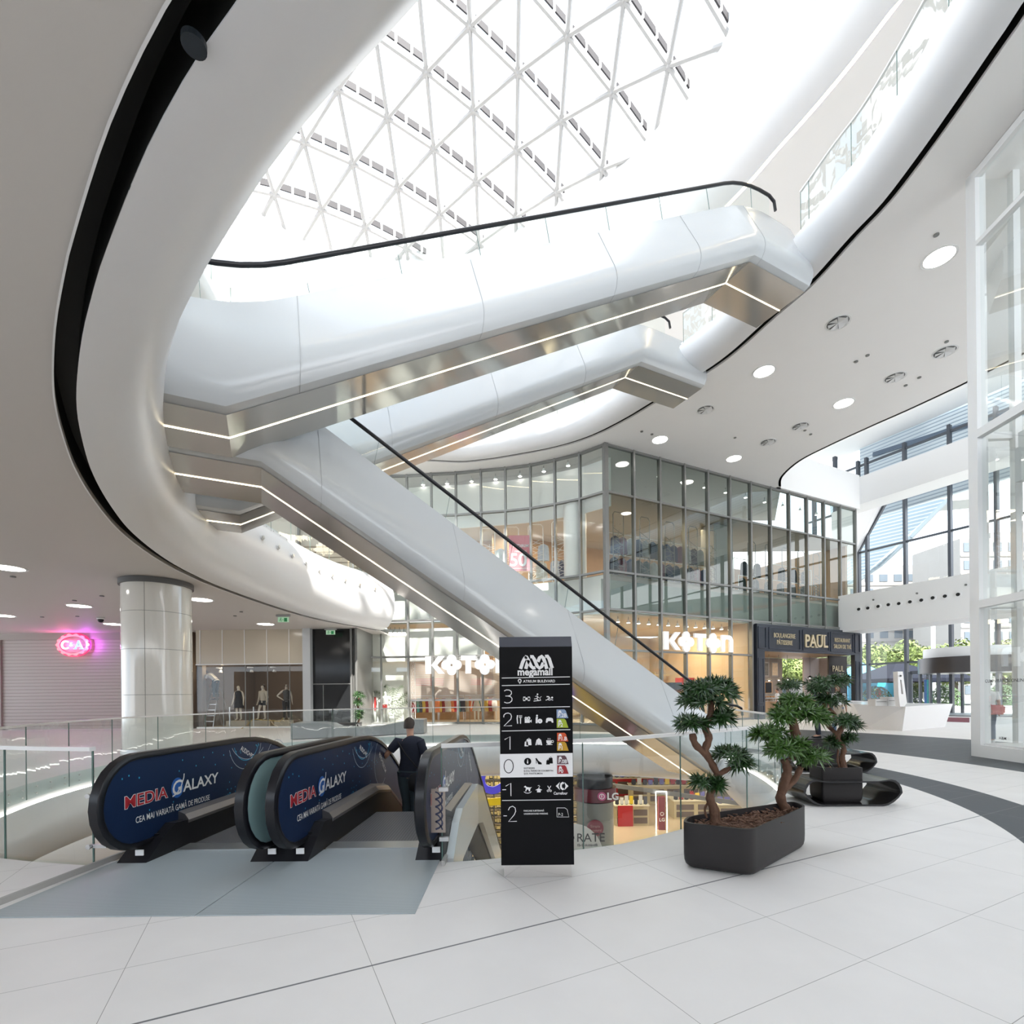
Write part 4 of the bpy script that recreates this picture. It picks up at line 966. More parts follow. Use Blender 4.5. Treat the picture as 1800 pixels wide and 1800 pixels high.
def bonsai(label, base, Y, stems, pads, ll, m=LEAF, dens=1.0, group=None, k=1):
    """stems: lists of (px, py, dY, radius px); pads: (px, py, rx px, rz px)"""
    b = fz(base[0], base[1], 0) if Y is None else fy(base[0], base[1], Y)
    t = thing('bonsai_tree', label, 'bonsai', b, group); K_ = Y/F_PX
    for i, s in enumerate(stems):
        pts = [fy(x, y, Y+dy) for x, y, dy, r in s]; rad = [r*K_ for *_, r in s]
        P = catmull(pts, 4); R_ = []
        for j in range(len(P)): q = j/4; a = int(min(q, len(rad)-1)); bq = min(a+1, len(rad)-1); R_.append((rad[a]+(rad[bq]-rad[a])*(q-a))*(1+.13*math.sin(j*2.1+i)))
        g = G(); g.tube(P, R_, 9); g.build('trunk' if i == 0 else 'branch', TRUNK, t, smooth=60)
    for i, (x, y, rx, rz, dy) in enumerate(pads):
        c = fy(x, y, Y+dy); pad(t, c, rx*K_, rx*K_*.85, rz*K_, int(dens*(14+rx*rz*.062)), ll, m, 11+i+int(x))
    return t
bonsai('tallest bonsai at the left of the large planter, dark pads on an S-shaped trunk', (1256, 1446), 4.28,
       [[(1256, 1449, 0, 8.5), (1254, 1425, 0, 7), (1248, 1396, 0, 7), (1262, 1370, .02, 6), (1253, 1345, 0, 6), (1240, 1320, 0, 6.5), (1246, 1298, 0, 6.5), (1240, 1278, 0, 6), (1249, 1255, 0, 5.5), (1250, 1225, 0, 4)],
        [(1240, 1325, 0, 6), (1222, 1308, 0, 6), (1217, 1290, 0, 6.5)], [(1254, 1372, .02, 6.5), (1266, 1360, 0, 5), (1284, 1350, 0, 4)], [(1246, 1385, 0, 3), (1240, 1375, 0, 3)], [(1243, 1438, 0, 2), (1239, 1422, .02, 2), (1248, 1405, 0, 2)], [(1264, 1448, 0, 3), (1262, 1425, 0, 3), (1256, 1412, 0, 3)]],
       [(1232, 1212, 30, 13, 0), (1268, 1218, 26, 15, .03), (1252, 1206, 34, 10, .1), (1214, 1232, 18, 11, -.03), (1246, 1236, 26, 8, -.08), (1215, 1273, 27, 12, 0), (1268, 1262, 16, 15, 0), (1286, 1328, 30, 12, 0), (1304, 1344, 15, 9, 0), (1236, 1374, 17, 8, 0), (1262, 1380, 8, 8, -.04)], .072, LEAF)
bonsai('bonsai in the right end of the large planter, with brighter green crowded pads', (1384, 1420), 4.80,
       [[(1382, 1424, 0, 9), (1372, 1402, 0, 8), (1380, 1375, 0, 8), (1384, 1352, 0, 7.5), (1378, 1335, 0, 6)], [(1382, 1385, 0, 6), (1398, 1368, 0, 5.5), (1408, 1348, 0, 5)], [(1392, 1335, .08, 6), (1398, 1300, .08, 7), (1392, 1270, .05, 6)]],
       [(1398, 1252, 34, 14, .08), (1372, 1262, 18, 14, .05), (1430, 1260, 20, 15, .05), (1352, 1292, 26, 15, 0), (1375, 1318, 26, 14, -.05), (1398, 1308, 16, 10, 0), (1428, 1332, 22, 15, 0), (1400, 1232, 20, 8, .1)], .082, LEAF2)
# square planter inside the loop bench, its bonsai
Q0 = f0(1446, 1413); Q1 = f0(1518, 1413.5); dd = (Q1-Q0); ww = dd.length; px_ = Vector((.10, 1, 0)).normalized()
sq = [Q0, Q1, Q1+px_*.36+Vector((.03, 0, 0)), Q0+px_*.36+Vector((.0, 0, 0))]
planter('square anthracite planter standing in the loop bench right of the large planter', [(p.x, p.y) for p in sq], .47, .03, chips=90)
Yq = Q0.y+.15
bonsai('bonsai with a looping trunk in the square planter by the loop bench', (1482, 1352), Yq,
       [[(1482, 1352, 0, 5), (1480, 1332, 0, 4.5), (1483, 1315, 0, 4.5), (1472, 1298, 0, 5), (1478, 1282, 0, 4.5), (1486, 1274, 0, 4)], [(1476, 1350, 0, 1.6), (1472, 1335, 0, 1.6), (1474, 1315, 0, 1.6)], [(1488, 1350, 0, 1.8), (1484, 1335, 0, 1.8)], [(1474, 1292, 0, 4), (1464, 1284, .1, 3.5), (1452, 1270, .1, 4), (1450, 1250, .1, 4), (1452, 1230, .1, 3.5)], [(1452, 1270, .1, 3), (1462, 1268, .15, 3), (1467, 1256, .15, 3), (1458, 1246, .1, 3)]],
       [(1452, 1203, 32, 11, .1), (1472, 1196, 22, 8, .1), (1434, 1212, 16, 8, .1), (1466, 1232, 17, 13, .1), (1484, 1268, 23, 10, 0), (1500, 1276, 12, 6, 0), (1462, 1306, 9, 8, 0), (1477, 1302, 5, 5, 0), (1494, 1296, 6, 3, 0), (1448, 1232, 10, 8, .1)], .085, LEAF)
BEN = mat('dark_lacquered_bench', (.016, .015, .016), .2, spec=.5)
def loop_bench(label, c, length, depth, h, rz, group=None):
    t = thing('loop_bench', label, 'bench', (c[0], c[1], 0)); L = length/2; T_ = .022
    out = []
    for k in range(9): an = math.pi/2-math.pi*k/8; out.append((L-.14+.14*math.cos(an)*1.0-(.10 if math.sin(an) < 0 else 0)*(-math.sin(an)), h/2+h/2*math.sin(an)))
    lf = [(-x, z) for x, z in out[::-1]]
    mid = [(.30*L/.6, h-.022), (-.30*L/.6, h-.022)]
    path = out+[(0, 0)]+lf+[mid[1], mid[0]]
    cx_, cz_ = 0, h/2
    inn = [(x*(1-T_/L*1.3), cz_+(z-cz_)*(1-T_*2/h)) for x, z in path]
    ux = Vector((math.cos(rz), math.sin(rz), 0)); uy = Vector((-math.sin(rz), math.cos(rz), 0))
    g = G(); P = lambda x, y, z: Vector((c[0], c[1], .002))+ux*x+uy*y+ZZ*z
    n = len(path); vs = []; fs = []
    for y in (-depth/2, depth/2):
        for q in (path, inn): vs += [P(x, y, z) for x, z in q]
    for i in range(n):
        j = (i+1) % n; fs += [(i, j, 2*n+j, 2*n+i), (n+i, 3*n+i, 3*n+j, n+j), (i, n+i, n+j, j), (2*n+i, 2*n+j, 3*n+j, 3*n+i)]
    g.add(vs, fs); g.build('ribbon', BEN, t, smooth=50); return t
bc = (Q0+Q1)*.5+px_*.16
loop_bench('dark glossy loop bench around the square planter, nearest of the loop benches', (bc.x+.02, bc.y), 1.24, .62, .34, -.02)
# farther planter and bench behind
qb = [f0(1398, 1318), f0(1424, 1318)]
pf = (qb[0]+qb[1])*.5
pf = Vector((5.72, 9.35, 0))
planter('small grey planter behind the bonsai, holding the farthest bonsai', [(pf.x-.3, pf.y-.18), (pf.x+.3, pf.y-.18), (pf.x+.3, pf.y+.2), (pf.x-.3, pf.y+.2)], .56, .02, chips=50)
loop_bench('loop bench farther back, half hidden behind the bonsai pads', (pf.x+.1, pf.y), 1.5, .7, .36, -.05)
bonsai('small farthest bonsai seen between the bonsai crowns in front of the bakery', (1400, 1290), pf.y,
       [[(1405, 1292, 0, 3), (1400, 1275, 0, 3), (1395, 1250, 0, 3), (1390, 1225, 0, 2.5)]], [(1388, 1205, 17, 10, 0), (1384, 1229, 16, 8, 0)], .09, LEAF, dens=1.3)
# planter tree by the far shop, left
pt = fz(634, 1278, 0); pt = Vector((-7.35, 22.3, 0))
planter('long low grey planter with a small tree in front of the far shop window', [(pt.x-.75, pt.y-.3), (pt.x+.55, pt.y-.3), (pt.x+.55, pt.y+.3), (pt.x-.75, pt.y+.3)], .16+.12, .02, soil=False)
bonsai('small bonsai against the dark shop panel on the far side', (631, 1268), pt.y,
       [[(630, 1270, 0, 1.8), (632, 1255, 0, 1.6), (629, 1240, 0, 1.6), (632, 1222, 0, 1.4)]], [(630, 1222, 10, 5, 0), (629, 1235, 7, 5, 0), (632, 1252, 7, 5, 0), (631, 1260, 5, 4, 0)], .14, LEAF, dens=1.2)
# wavy bench on the far side: sculpted seat with two waves
wv = thing('wavy_bench', 'long silver grey wave shaped bench behind the railing across the opening', 'bench', fz(625, 1296, 0))
def wave(name, px):
    g = G(); rings = []
    for x, yt, yb in px:
        p = fz(x, yb, 0); Zt = fy(x, yt, p.y).z; rings.append([p+Vector((0, 0, .02)), V3(p, Zt), V3(p+Vector((0, .75, 0)), Zt+.02), p+Vector((0, .75, .02))])
    g.loft(rings); return g.build(name, mat('silver_grey_bench', (.36, .37, .38), .35, .2), wv, smooth=50)
wave('low_wave', [(511, 1272, 1300.5), (535, 1271, 1299.5), (560, 1271, 1298.5), (578, 1273, 1298), (592, 1279, 1297), (615, 1280, 1296), (640, 1279, 1295), (668, 1277, 1293.5)])
wave('high_end', [(668, 1277, 1293.5), (690, 1272, 1292), (715, 1268, 1291), (725, 1265, 1290.5), (745, 1265, 1290)])
# ================================================================ CEILING FITTINGS
def downlight(label, px, py, z, r, group, src=None, m=LAMP):
    p = fz(px, py, z)
    if src is not None: return dup(src, p, label=label)
    t = thing('ceiling_light', label, 'ceiling light', p, group)
    g = G(); g.lathe((p.x, p.y), [(r*1.16, z-.012), (r*1.16, z-.004), (r, z-.004), (r, z-.012)], 32, False); g.build('rim', ALUW, t)
    g = G(); g.disc(p-ZZ*.006, (0, 0, 1), r*.99, .003, 28); g.build('diffuser', m, t)
    return t
d0 = downlight('round lit ceiling light beside the white glass display box, nearest on the right ceiling', 1651, 452, 12.8, .33, 'round lights in the right ceiling')
for lb, x, y in (('round lit ceiling light in the middle of the wide right ceiling, nearer the ring', 1343, 653), ('round lit ceiling light nearest the street windows on the right ceiling', 1483, 709), ('round lit ceiling light above the glass corner, closest to the black ring slot', 1160, 773), ('round lit ceiling light just over the dark glass facade, right of the glass corner', 1290, 806)): downlight(lb, x, y, 12.8, .33, None, d0)
d1 = downlight('oval looking bright light at the left edge above the roller shutter', 12, 998, 4.65, .33, 'round lights in the low left ceiling')
for lb, x, y in (('bright ceiling light above the glowing oval sign', 139, 1065), ('small ceiling light at the far left edge, low over the shutter', 5, 1082), ('ceiling light just left of the round column', 199, 1097), ('ceiling light just right of the round column', 353, 1054), ('farthest ceiling light over the mannequin window', 467, 1097)): downlight(lb, x, y, 4.65, .33, None, d1)
def vent(label, px, py, z, r, src=None):
    p = fz(px, py, z)
    if src is not None: return dup(src, p, label=label)
    t = thing('air_diffuser', label, 'air diffuser', p, 'swirl air diffusers in the right ceiling')
    g = G(); g.lathe((p.x, p.y), [(r*1.15, z-.012), (r*1.15, z-.004), (r, z-.004), (r, z-.012)], 24, False); g.build('rim', ALUW, t)
    g = G(); g.disc(p-ZZ*.006, (0, 0, 1), r, .003, 20); g.build('throat', mat('grey_throat', (.20, .20, .20), .6), t)
    for k in range(6):
        an = 1.047*k; u = Vector((math.cos(an), math.sin(an), 0)); w = Vector((-u.y, u.x, 0)); g = G()
        q = p-ZZ*.012; g.add([q, q+u*r*.97-w*.02, q+(u*.6+w*.75).normalized()*r*.97-ZZ*.05+ZZ*.0], [(0, 1, 2)]); g.build('blade', mat('vane', (.7, .7, .7), .5), t)
    return t
v0 = vent('dark swirl diffuser nearest the display box, left one of the upper pair', 1473, 567, 12.8, .30)
for lb, x, y in (('dark swirl diffuser beside the white frame of the display box', 1661, 618), ('dark swirl diffuser between the two rightmost lights', 1573, 663), ('dark swirl diffuser close to the black ring slot, below the far escalator head', 1240, 720), ('dark swirl diffuser left of the street windows', 1407, 749), ('dark swirl diffuser above the end of the black window line', 1350, 777)): vent(lb, x, y, 12.8, .3, v0)
sp0 = None
for x, y, z in ((1525, 624, 12.8), (1505, 635, 12.8), (1616, 663, 12.8), (1592, 677, 12.8), (1292, 769, 12.8), (1415, 756, 12.8), (1425, 763, 12.8), (1128, 758, 12.8), (1146, 763, 12.8), (1664, 600, 12.8), (179, 1047, 4.65), (23, 1013, 4.65), (131, 1055, 4.65), (136, 1083, 4.65), (74, 1084, 4.65), (424, 1075, 4.65), (413, 1082, 4.65), (1646, 412, 12.8)):
    p = fz(x, y, z)
    if sp0 is None:
        sp0 = tag(G().disc((0, 0, -.03), (0, 0, 1), .06 if z > 5 else .05, .028, 12).build('ceiling_sensor', ALU), 'tiny grey sprinkler or detector disc on the ceiling', 'detector', 'sprinklers and detectors on the ceilings'); sp0.location = p
    else: o = sp0.copy(); COL.objects.link(o); o.location = p
p = fz(177, 1086, 4.65); t = thing('security_camera', 'small black dome camera hanging from the ceiling left of the column', 'camera', p)
g = G(); g.ball(p-ZZ*.09, .10, 10); g.build('dome', BLKM, t, smooth=60); g = G(); g.disc(p-ZZ*.06, (0, 0, 1), .13, .05, 16); g.build('base', ALUW, t)
def exit_sign(label, px, py, z):
    p = fz(px, py, z); t = thing('exit_sign', label, 'exit sign', p, None)
    g = G(); g.box(p-ZZ*.05, (.55, .07, .08)); g.build('housing', mat('grey_housing', (.35, .35, .34), .5), t)
    g = G(); g.box(p-ZZ*.2, (.42, .015, .2)); pl = g.build('panel', mat('exit_panel', (.55, .66, .55), .4, emit=(.3, .8, .4), estr=.15), t)
    s = Sheet(p+Vector((-.21, -.009, -.3)), XX, ZZ); gx = mat('exit_green', (.02, .30, .09), .5); s.circ(.12, .16, .018); s.line([(.12, .14), (.1, .09), (.14, .06), (.12, .02)], .02); s.line([(.1, .09), (.06, .04)], .018); s.line([(.07, .12), (.15, .11)], .014); s.rect(.24, .02, .36, .16); s.line([(.17, .09), (.22, .09)], .015); s.build('pictogram', gx, t)
exit_sign('small hanging exit sign under the ceiling over the mannequin window', 498, 1080, 4.65)
exit_sign('small green exit sign above the dark panelled shop front', 581, 1104, 4.62)
# adjustable spots let into the white rings
def ring_spots(label, path, z, off, k0, step, n, grp):
    N_ = normals2(path, False, -1 if grp[0] == 'l' else 1); src = None
    for i in range(n):
        j = k0+i*step
        if j >= len(path): break
        p = V3(path[j]+N_[j]*off, z)
        if src is None:
            src = thing('ring_spotlight', label, 'spotlight', p, grp); n0 = N_[j]; g = G(); g.disc(p, n0+ZZ*.15, .055, .05, 12); g.build('lens', STEEL, src); g = G(); g.disc(p-n0*.02, n0+ZZ*.15, .085, .03, 14); g.build('collar', ALUW, src)
        else: dup(src, p, rz=math.atan2(N_[j].y, N_[j].x)-math.atan2(n0.y, n0.x))
js = [i for i, p in enumerate(s1) if p.y > 12 and p.x < -4]
ring_spots('small round spotlight set into the white ring of the first gallery', s1, 6.30, .845, js[0], 4, 14, 'little spotlights along the left white ring')
# round dark speaker in the black slot
p = fz(341, 75, 4.62); t = tag(G().disc(p-Vector((.0, 0, .02)), (0, 0, 1), .055, .03, 20).build('slot_speaker', mat('dark_blue_grey', (.018, .025, .032), .5)), 'round dark speaker disc in the black slot of the near ceiling', 'speaker')

# ================================================================ SIGNS
def koton(label, o, ux, sx_, sy_):
    t = thing('shop_sign', label, 'shop sign', o)
    def L(name, pts, holes=()):
        s = Sheet(o, ux, ZZ, thick=.10, lift=0); s.poly(pts, holes); s.build(name, mat('glowing_white_letter', (.92, .92, .92), .4, emit=(1, 1, 1), estr=.12), t)
    def fl(cx_, cy_):
        out = []
        for i in range(64):
            a = 6.28318*i/64; ph = ((a+math.pi/4) % (math.pi/2))-math.pi/4; q = .27*math.cos(ph)+math.sqrt(max(0, .235**2-(.27*math.sin(ph))**2)); out.append((cx_+q*math.cos(a), cy_+q*math.sin(a)))
        return out
    X = lambda *a: [(x*sx_, y*sy_) for x, y in a]
    L('letter', X((0, 0), (.24, 0), (.24, 1), (0, 1)))
    L('letter', X((.27, .5), (.58, 1), (.86, 1), (.52, .5), (.86, 0), (.58, 0)))
    for c in (1.17, 2.65): x, y = c*sx_, .49*sy_; L('letter', fl(x, y), [[(x-.055, y-.055), (x+.055, y-.055), (x+.055, y+.055), (x-.055, y+.055)]])
    L('letter', X((1.60, 1), (2.24, 1), (2.24, .76), (2.04, .76), (2.04, 0), (1.80, 0), (1.80, .76), (1.60, .76)))
    L('letter', X((3.12, 0), (3.32, 0), (3.32, .62), (3.36, .74), (3.46, .77), (3.56, .74), (3.60, .62), (3.60, 0), (3.80, 0), (3.80, .72), (3.72, .92), (3.58, 1), (3.12, 1)))
    n = ux.cross(ZZ); g = G(); g.bar(o+ux*.1+ZZ*sy_*.88-n*.03, o+ux*3.7*sx_+ZZ*sy_*.88-n*.03, .03, .03); g.build('mounting_bar', ALU, t)
    return t
o1 = fv(1165, 1143, W2(KW(0, 0))-B*.25, A); e1 = fv(1287, 1146, W2(KW(0, 0))-B*.25, A); wK = (e1-o1).length
koton('large white letter sign on the right glass front reading the shop name', o1+ZZ*.03, A, wK/3.82, .86)
q1 = fv(749, 1185, Vector((-2.9, 24.6, 0)), Vector((.98, -.12, 0)))
koton('large white letter sign on the middle glass front, partly behind the totem', Vector((q1.x, q1.y, q1.z)), Vector((.985, -.12, 0)).normalized(), 1.12, .87)
# glowing oval sign
so = fy(129, 1133.5, 24.0); t = thing('oval_neon_sign', 'glowing pink and blue oval sign with a scalloped rim on the shutter', 'shop sign', so)
kk = 24.0/F_PX
s = Sheet(so, XX, ZZ, thick=.06, lift=0)
sc_ = lambda a, q=1: ((28.4+1.5*math.cos(14*a))*q*math.cos(a)*kk, (18.6+1.4*math.cos(14*a))*q*math.sin(a)*kk)
s.poly([sc_(6.28318*i/112) for i in range(112)], [[(24*math.cos(6.28318*i/48)*kk, 15*math.sin(6.28318*i/48)*kk) for i in range(48)]]); s.build('scalloped_rim', mat('pink_neon', (.9, .5, .5), .5, emit=(1, .42, .42), estr=.15), t)
s = Sheet(so+YY*.03, XX, ZZ, lift=0); s.circ(0, 0, 31*kk, 21*kk, 48, hole=.92); s.circ(0, 0, 25*kk, 16*kk, 48, hole=.93); s.build('red_halo_tube', mat('red_neon', (.8, .05, .1), .5, emit=(1, .02, .15), estr=.7), t)
s = Sheet(so, XX, ZZ, thick=.05, lift=.02); s.text('C', -20*kk, -7.8*kk, 22*kk, bold=.022, sx=.95); s.text('A', 3.5*kk, -7.8*kk, 22*kk, bold=.018, sx=.98); s.text('&', -5.0*kk, -3*kk, 11*kk, bold=.008); s.rect(1.5*kk, -7.8*kk, 7*kk, -6.6*kk); s.rect(12*kk, -7.8*kk, 19.5*kk, -6.6*kk)
s.build('lettering', mat('blue_neon', (.35, .75, .85), .5, emit=(.3, .85, 1), estr=.3), t)
for x, c, e in ((-.3, (1, .1, .3), 22), (.75, (.75, .1, 1), 26)): lamp('POINT', so+Vector((x, -.12, 0)), e, c, .1)
# ================================================================ BAKERY FRONT
pr = thing('shopfront', 'dark navy panelled bakery shopfront with gold lettering', 'shopfront', KW(9.75, 0))
nav = mat('dark_navy_wood', (.018, .024, .036), .35); gold = mat('pale_gold_letter', (.62, .52, .34), .35, .3)
t0, t1 = 9.75, 19.25
g = G(); g.bar(KW(t0, 4.42, .12), KW(t1, 4.42, .12), .24, 1.46); g.build('fascia', nav, pr)
g = G()
for a, b in ((9.85, 10.45), (10.7, 13.35), (13.6, 16.0), (16.2, 18.45), (18.65, 19.15)):
    for z in (3.85, 4.98): g.bar(KW(a, z, .26), KW(b, z, .26), .03, .05)
    for tt in (a, b): g.bar(KW(tt, 3.85, .26), KW(tt, 4.98, .26), .05, .03, up=B)
g.build('moulding', mat('navy_moulding', (.03, .038, .055), .3), pr)
for a in (t0+.3, t1-.3):
    g = G(); g.box(KW(a, 1.85, .12), (.6, .24, 3.7), A); g.build('pilaster', nav, pr)
for a in (t0+.3, t1-.3):
    g = G()
    for z0, z1 in ((.15, .75), (.9, 3.3)):
        for z in (z0, z1): g.bar(KW(a-.2, z, .25), KW(a+.2, z, .25), .02, .04)
        for q in (-.2, .2): g.bar(KW(a+q, z0, .25), KW(a+q, z1, .25), .04, .02, up=B)
    g.build('pilaster_moulding', MATS['navy_moulding'], pr)
s = Sheet(KW(12.0, 0, .25), A, ZZ, thick=.02); s.text('BOULANGERIE', 0, 4.46, .36, 'c', sx=.78, bold=.0); s.text('PÂTISSERIE', 0, 4.08, .36, 'c', sx=.78, bold=.0); s.build('lettering', gold, pr)
s = Sheet(KW(14.8, 0, .25), A, ZZ, thick=.07); s.text('PAUL', 0, 4.05, .98, 'c', sx=.92, bold=.018)
for x, w in ((-.98, .3), (-.45, .2), (-.02, .22), (.12, .3), (.6, .3), (.95, .2)): pass
for x0, x1 in ((-1.02, -.72), (-.52, -.30), (-.16, .08)): s.rect(x0, 4.0, x1, 4.06)
for x0, x1 in ((.08, .36), (.42, .62), (.64, .88)): s.rect(x0, 4.72, x1, 4.78)
s.build('lettering', gold, pr)
s = Sheet(KW(17.35, 0, .25), A, ZZ, thick=.02); s.text('RESTAURANT', 0, 4.42, .34, 'c', sx=.75, bold=.0); s.text('SALON DE THÉ', 0, 4.04, .34, 'c', sx=.75, bold=.0); s.build('lettering', gold, pr)
# interior of the bakery
tp = mat('taupe_shop_wall', (.20, .165, .14), .7); pinkw = mat('pale_pink_wall', (.52, .43, .39), .7)
def KP(px, z, o): return V3(fv(px, 1200, W2(KW(0, 0, o)), A), z)
def KPz(px, py, o): return fv(px, py, W2(KW(0, 0, o)), A)
g = G(); g.bar(KP(1318, 1.85, -3.5), KP(1374, 1.85, -3.5), .1, 3.7); struct('wall_bakery_back', g, tp)
g = G(); g.bar(KP(1412, 1.85, -2.4), KP(1440, 1.85, -2.4), .1, 3.7); g.bar(KP(1440, 1.85, -2.4), KP(1457, 1.85, -1.9), .1, 3.7); struct('wall_bakery_pillar', g, pinkw)
g = G(); g.add([KW(9.9, 3.72, -.1), KW(19.1, 3.72, -.1), KW(19.1, 3.72, -3.6), KW(9.9, 3.72, -3.6)], [(0, 1, 2, 3)]); struct('ceiling_bakery', g, mat('oak_ceiling', (.28, .17, .08), .6))
t = thing('menu_panel', 'black panel with gold lettering at the right of the bakery entrance', 'sign', KP(1472, 0, -.8))
g = G(); g.bar(KP(1456, 1.85, -.8), KP(1488, 1.85, -.8), .08, 3.7); g.build('board', mat('black_board', (.012, .009, .008), .3), t)
s = Sheet(KP(1474, 0, -.74), A, ZZ, thick=.01); s.text('PAUL', 0, 2.72, .52, 'c', sx=1, bold=.01); s.rect(0, 2.56, .6, 2.59); s.rect(.1, 1.95, .6, 2.02); s.build('lettering', gold, t)
for px0, px1, lb, m in ((1339, 1351, 'dark framed poster on the bakery wall', mat('poster_dark', (.09, .085, .08), .6, noise=.8, nscale=6)), (1356, 1367.5, 'pale framed print on the bakery wall', mat('poster_pale', (.5, .38, .26), .6, noise=.4, nscale=7))):
    a, b = KPz(px0, 1189, -3.42), KPz(px1, 1164, -3.42); zc = (a.z+b.z)/2; h = b.z-a.z
    t = thing('framed_poster', lb, 'picture', a); g = G(); g.bar(V3(a, zc), V3(b, zc), .04, h); g.build('frame', mat('pewter_frame', (.25, .23, .21), .5), t)
    g = G(); g.bar(V3(a.lerp(b, .12), zc)-B*.02, V3(a.lerp(b, .88), zc)-B*.02, .03, h-.14); g.build('print', m, t)
a, b = KP(1336, 0, -1.9), KP(1373, 0, -1.9)
t = thing('display_counter', 'glass bakery counter with pastries inside the bakery', 'counter', a)
g = G(); g.bar(V3(a, .45), V3(b, .45), .7, .9); g.build('body', wood, t)
g = G(); g.bar(V3(a, 1.15), V3(b, 1.15), .5, .5); g.build('glass_top', GLC, t)
for z in (.93, 1.12): g = G(); g.bar(V3(a, z), V3(b, z), .4, .015); g.build('shelf', STEEL, t)
src = None
for k in range(14):
    p = V3(a.lerp(b, .04+.066*k), .98+.19*(k % 2))
    if src is None: src = tag(G().ball(p, .07, 8, (1.3, .8, .7)).build('bread_roll', mat('baked_crust', (.45, .2, .06), .6), None, smooth=60), 'golden bread roll in the bakery counter', 'bread', 'bread rolls in the bakery counter'); s0_ = p
    else: o = src.copy(); COL.objects.link(o); o.location = p-s0_
t = thing('chalk_board', 'small black framed board standing behind the bakery counter', 'board', KP(1352, 1.2, -2.9))
g = G(); g.bar(KP(1345, 1.75, -2.9), KP(1357, 1.75, -2.9), .04, .75); g.build('frame', wood, t); g = G(); g.bar(KP(1346, 1.75, -2.86), KP(1356, 1.75, -2.86), .04, .65); g.build('panel', BLKM, t)
for px, py in ((1352, 1196), (1369, 1195), (1384, 1194), (1424, 1191)):
    p = KPz(px, py, -1.6)
    t = thing('pendant_lamp', 'dark dish pendant lamp glowing warm in the bakery', 'lamp', p, 'pendant lamps in the bakery')
    g = G(); g.lathe((p.x, p.y), [(.03, p.z+.12), (.05, p.z+.1), (.20, p.z), (.19, p.z-.01)], 16); g.build('shade', BLKM, t, smooth=50); g = G(); g.ball(p, .05, 8); g.build('bulb', LAMP, t); g = G(); g.bar(p+ZZ*.1, V3(p, 3.72), .012); g.build('cord', BLKM, t)
lamp('AREA', KW(14, 3.6, -2.0), 60, (1, .8, .55), 2.4)

# ================================================================ WHITE FACETED COUNTER
ct = thing('information_counter', 'white faceted information counter standing on the dark floor', 'counter', fz(1590, 1284, 0))
Yc = fz(1586, 1284.5, 0).y
def cp(px, py, Y): return fy(px, py, Y)
b0 = f0(1522, 1279.5); b1 = f0(1586, 1285); b2 = f0(1661, 1278); t0_ = fy(1500, 1237.5, b0.y-.2); t1_ = fy(1592, 1242, b1.y-.25); t2_ = fy(1675, 1237, b2.y-.1)
tb0 = t0_+Vector((.9, 2.6, .12)); tb2 = t2_+Vector((-.1, 2.0, .0)); bb0 = b0+Vector((.7, 2.4, 0)); bb2 = b2+Vector((-.3, 1.9, 0))
wc = mat('white_solid_surface', (.80, .79, .78), .28)
g = G(); g.add([b0, b1, b2, bb2, bb0, t0_, t1_, t2_, tb2, tb0], [(0, 1, 6, 5), (1, 2, 7, 6), (2, 3, 8, 7), (3, 4, 9, 8), (4, 0, 5, 9), (0, 4, 3, 2, 1)]); g.build('faceted_front', wc, ct)
g = G(); c_ = (t1_+tb0)*.5; g.add([t1_, t2_, tb2, (t1_+tb0)*.5+Vector((.6, .4, 0))], [(0, 1, 2, 3)]); g.add([t0_, t1_, c_+Vector((.6, .4, 0)), tb0], [(0, 1, 2, 3)]); g.build('worktop', mat('white_worktop', (.86, .85, .84), .2), ct)
g = G(); q = t1_; P = [fy(1578, 1180.5, b1.y-.2), fy(1587, 1180.5, b1.y-.2), fy(1594.5, 1236, b1.y-.2), fy(1590, 1242, b1.y-.22), fy(1583, 1242, b1.y-.22), fy(1579.5, 1222, b1.y-.2)]
H = [fy(1582.3, 1195, b1.y-.2), fy(1584.5, 1195, b1.y-.2), fy(1588, 1220, b1.y-.2), fy(1584.5, 1220, b1.y-.2)]
s = Sheet(Vector((0, b1.y-.2, 0)), XX, ZZ, thick=.22, lift=-.22); s.poly([(p.x, p.z) for p in P[::-1]], [[(p.x, p.z) for p in H[::-1]]]); s.build('pylon', wc, ct)
g = G(); cc = fy(1583, 1188, b1.y-.23); g.disc(cc, (0, -1, 0), .035, .01, 12); g.build('camera_hole', BLKM, ct)
for px0, px1, py0, py1, nm, lb in ((1539, 1560, 1229, 1241, 'cash_register', 'small white cash register on the information counter'), (1561, 1577, 1225, 1241, 'drawer_unit', 'white drawer unit at the back of the information counter')):
    t = thing(nm, lb, 'register' if nm[0] == 'c' else 'drawers', fy((px0+px1)/2, py1, b1.y+.3)); a = fy(px0, py1, b1.y+.3); b = fy(px1, py0, b1.y+.3)
    g = G(); g.box(((a.x+b.x)/2, a.y+.2, (a.z+b.z)/2), (b.x-a.x, .4, b.z-a.z)); g.build('body', mat('light_grey', (.62, .61, .6), .4), t)
    g = G(); g.box(((a.x+b.x)/2, a.y-.005, (a.z+b.z)/2+.03), ((b.x-a.x)*.8, .02, .02)); g.build('slot', ALU, t)
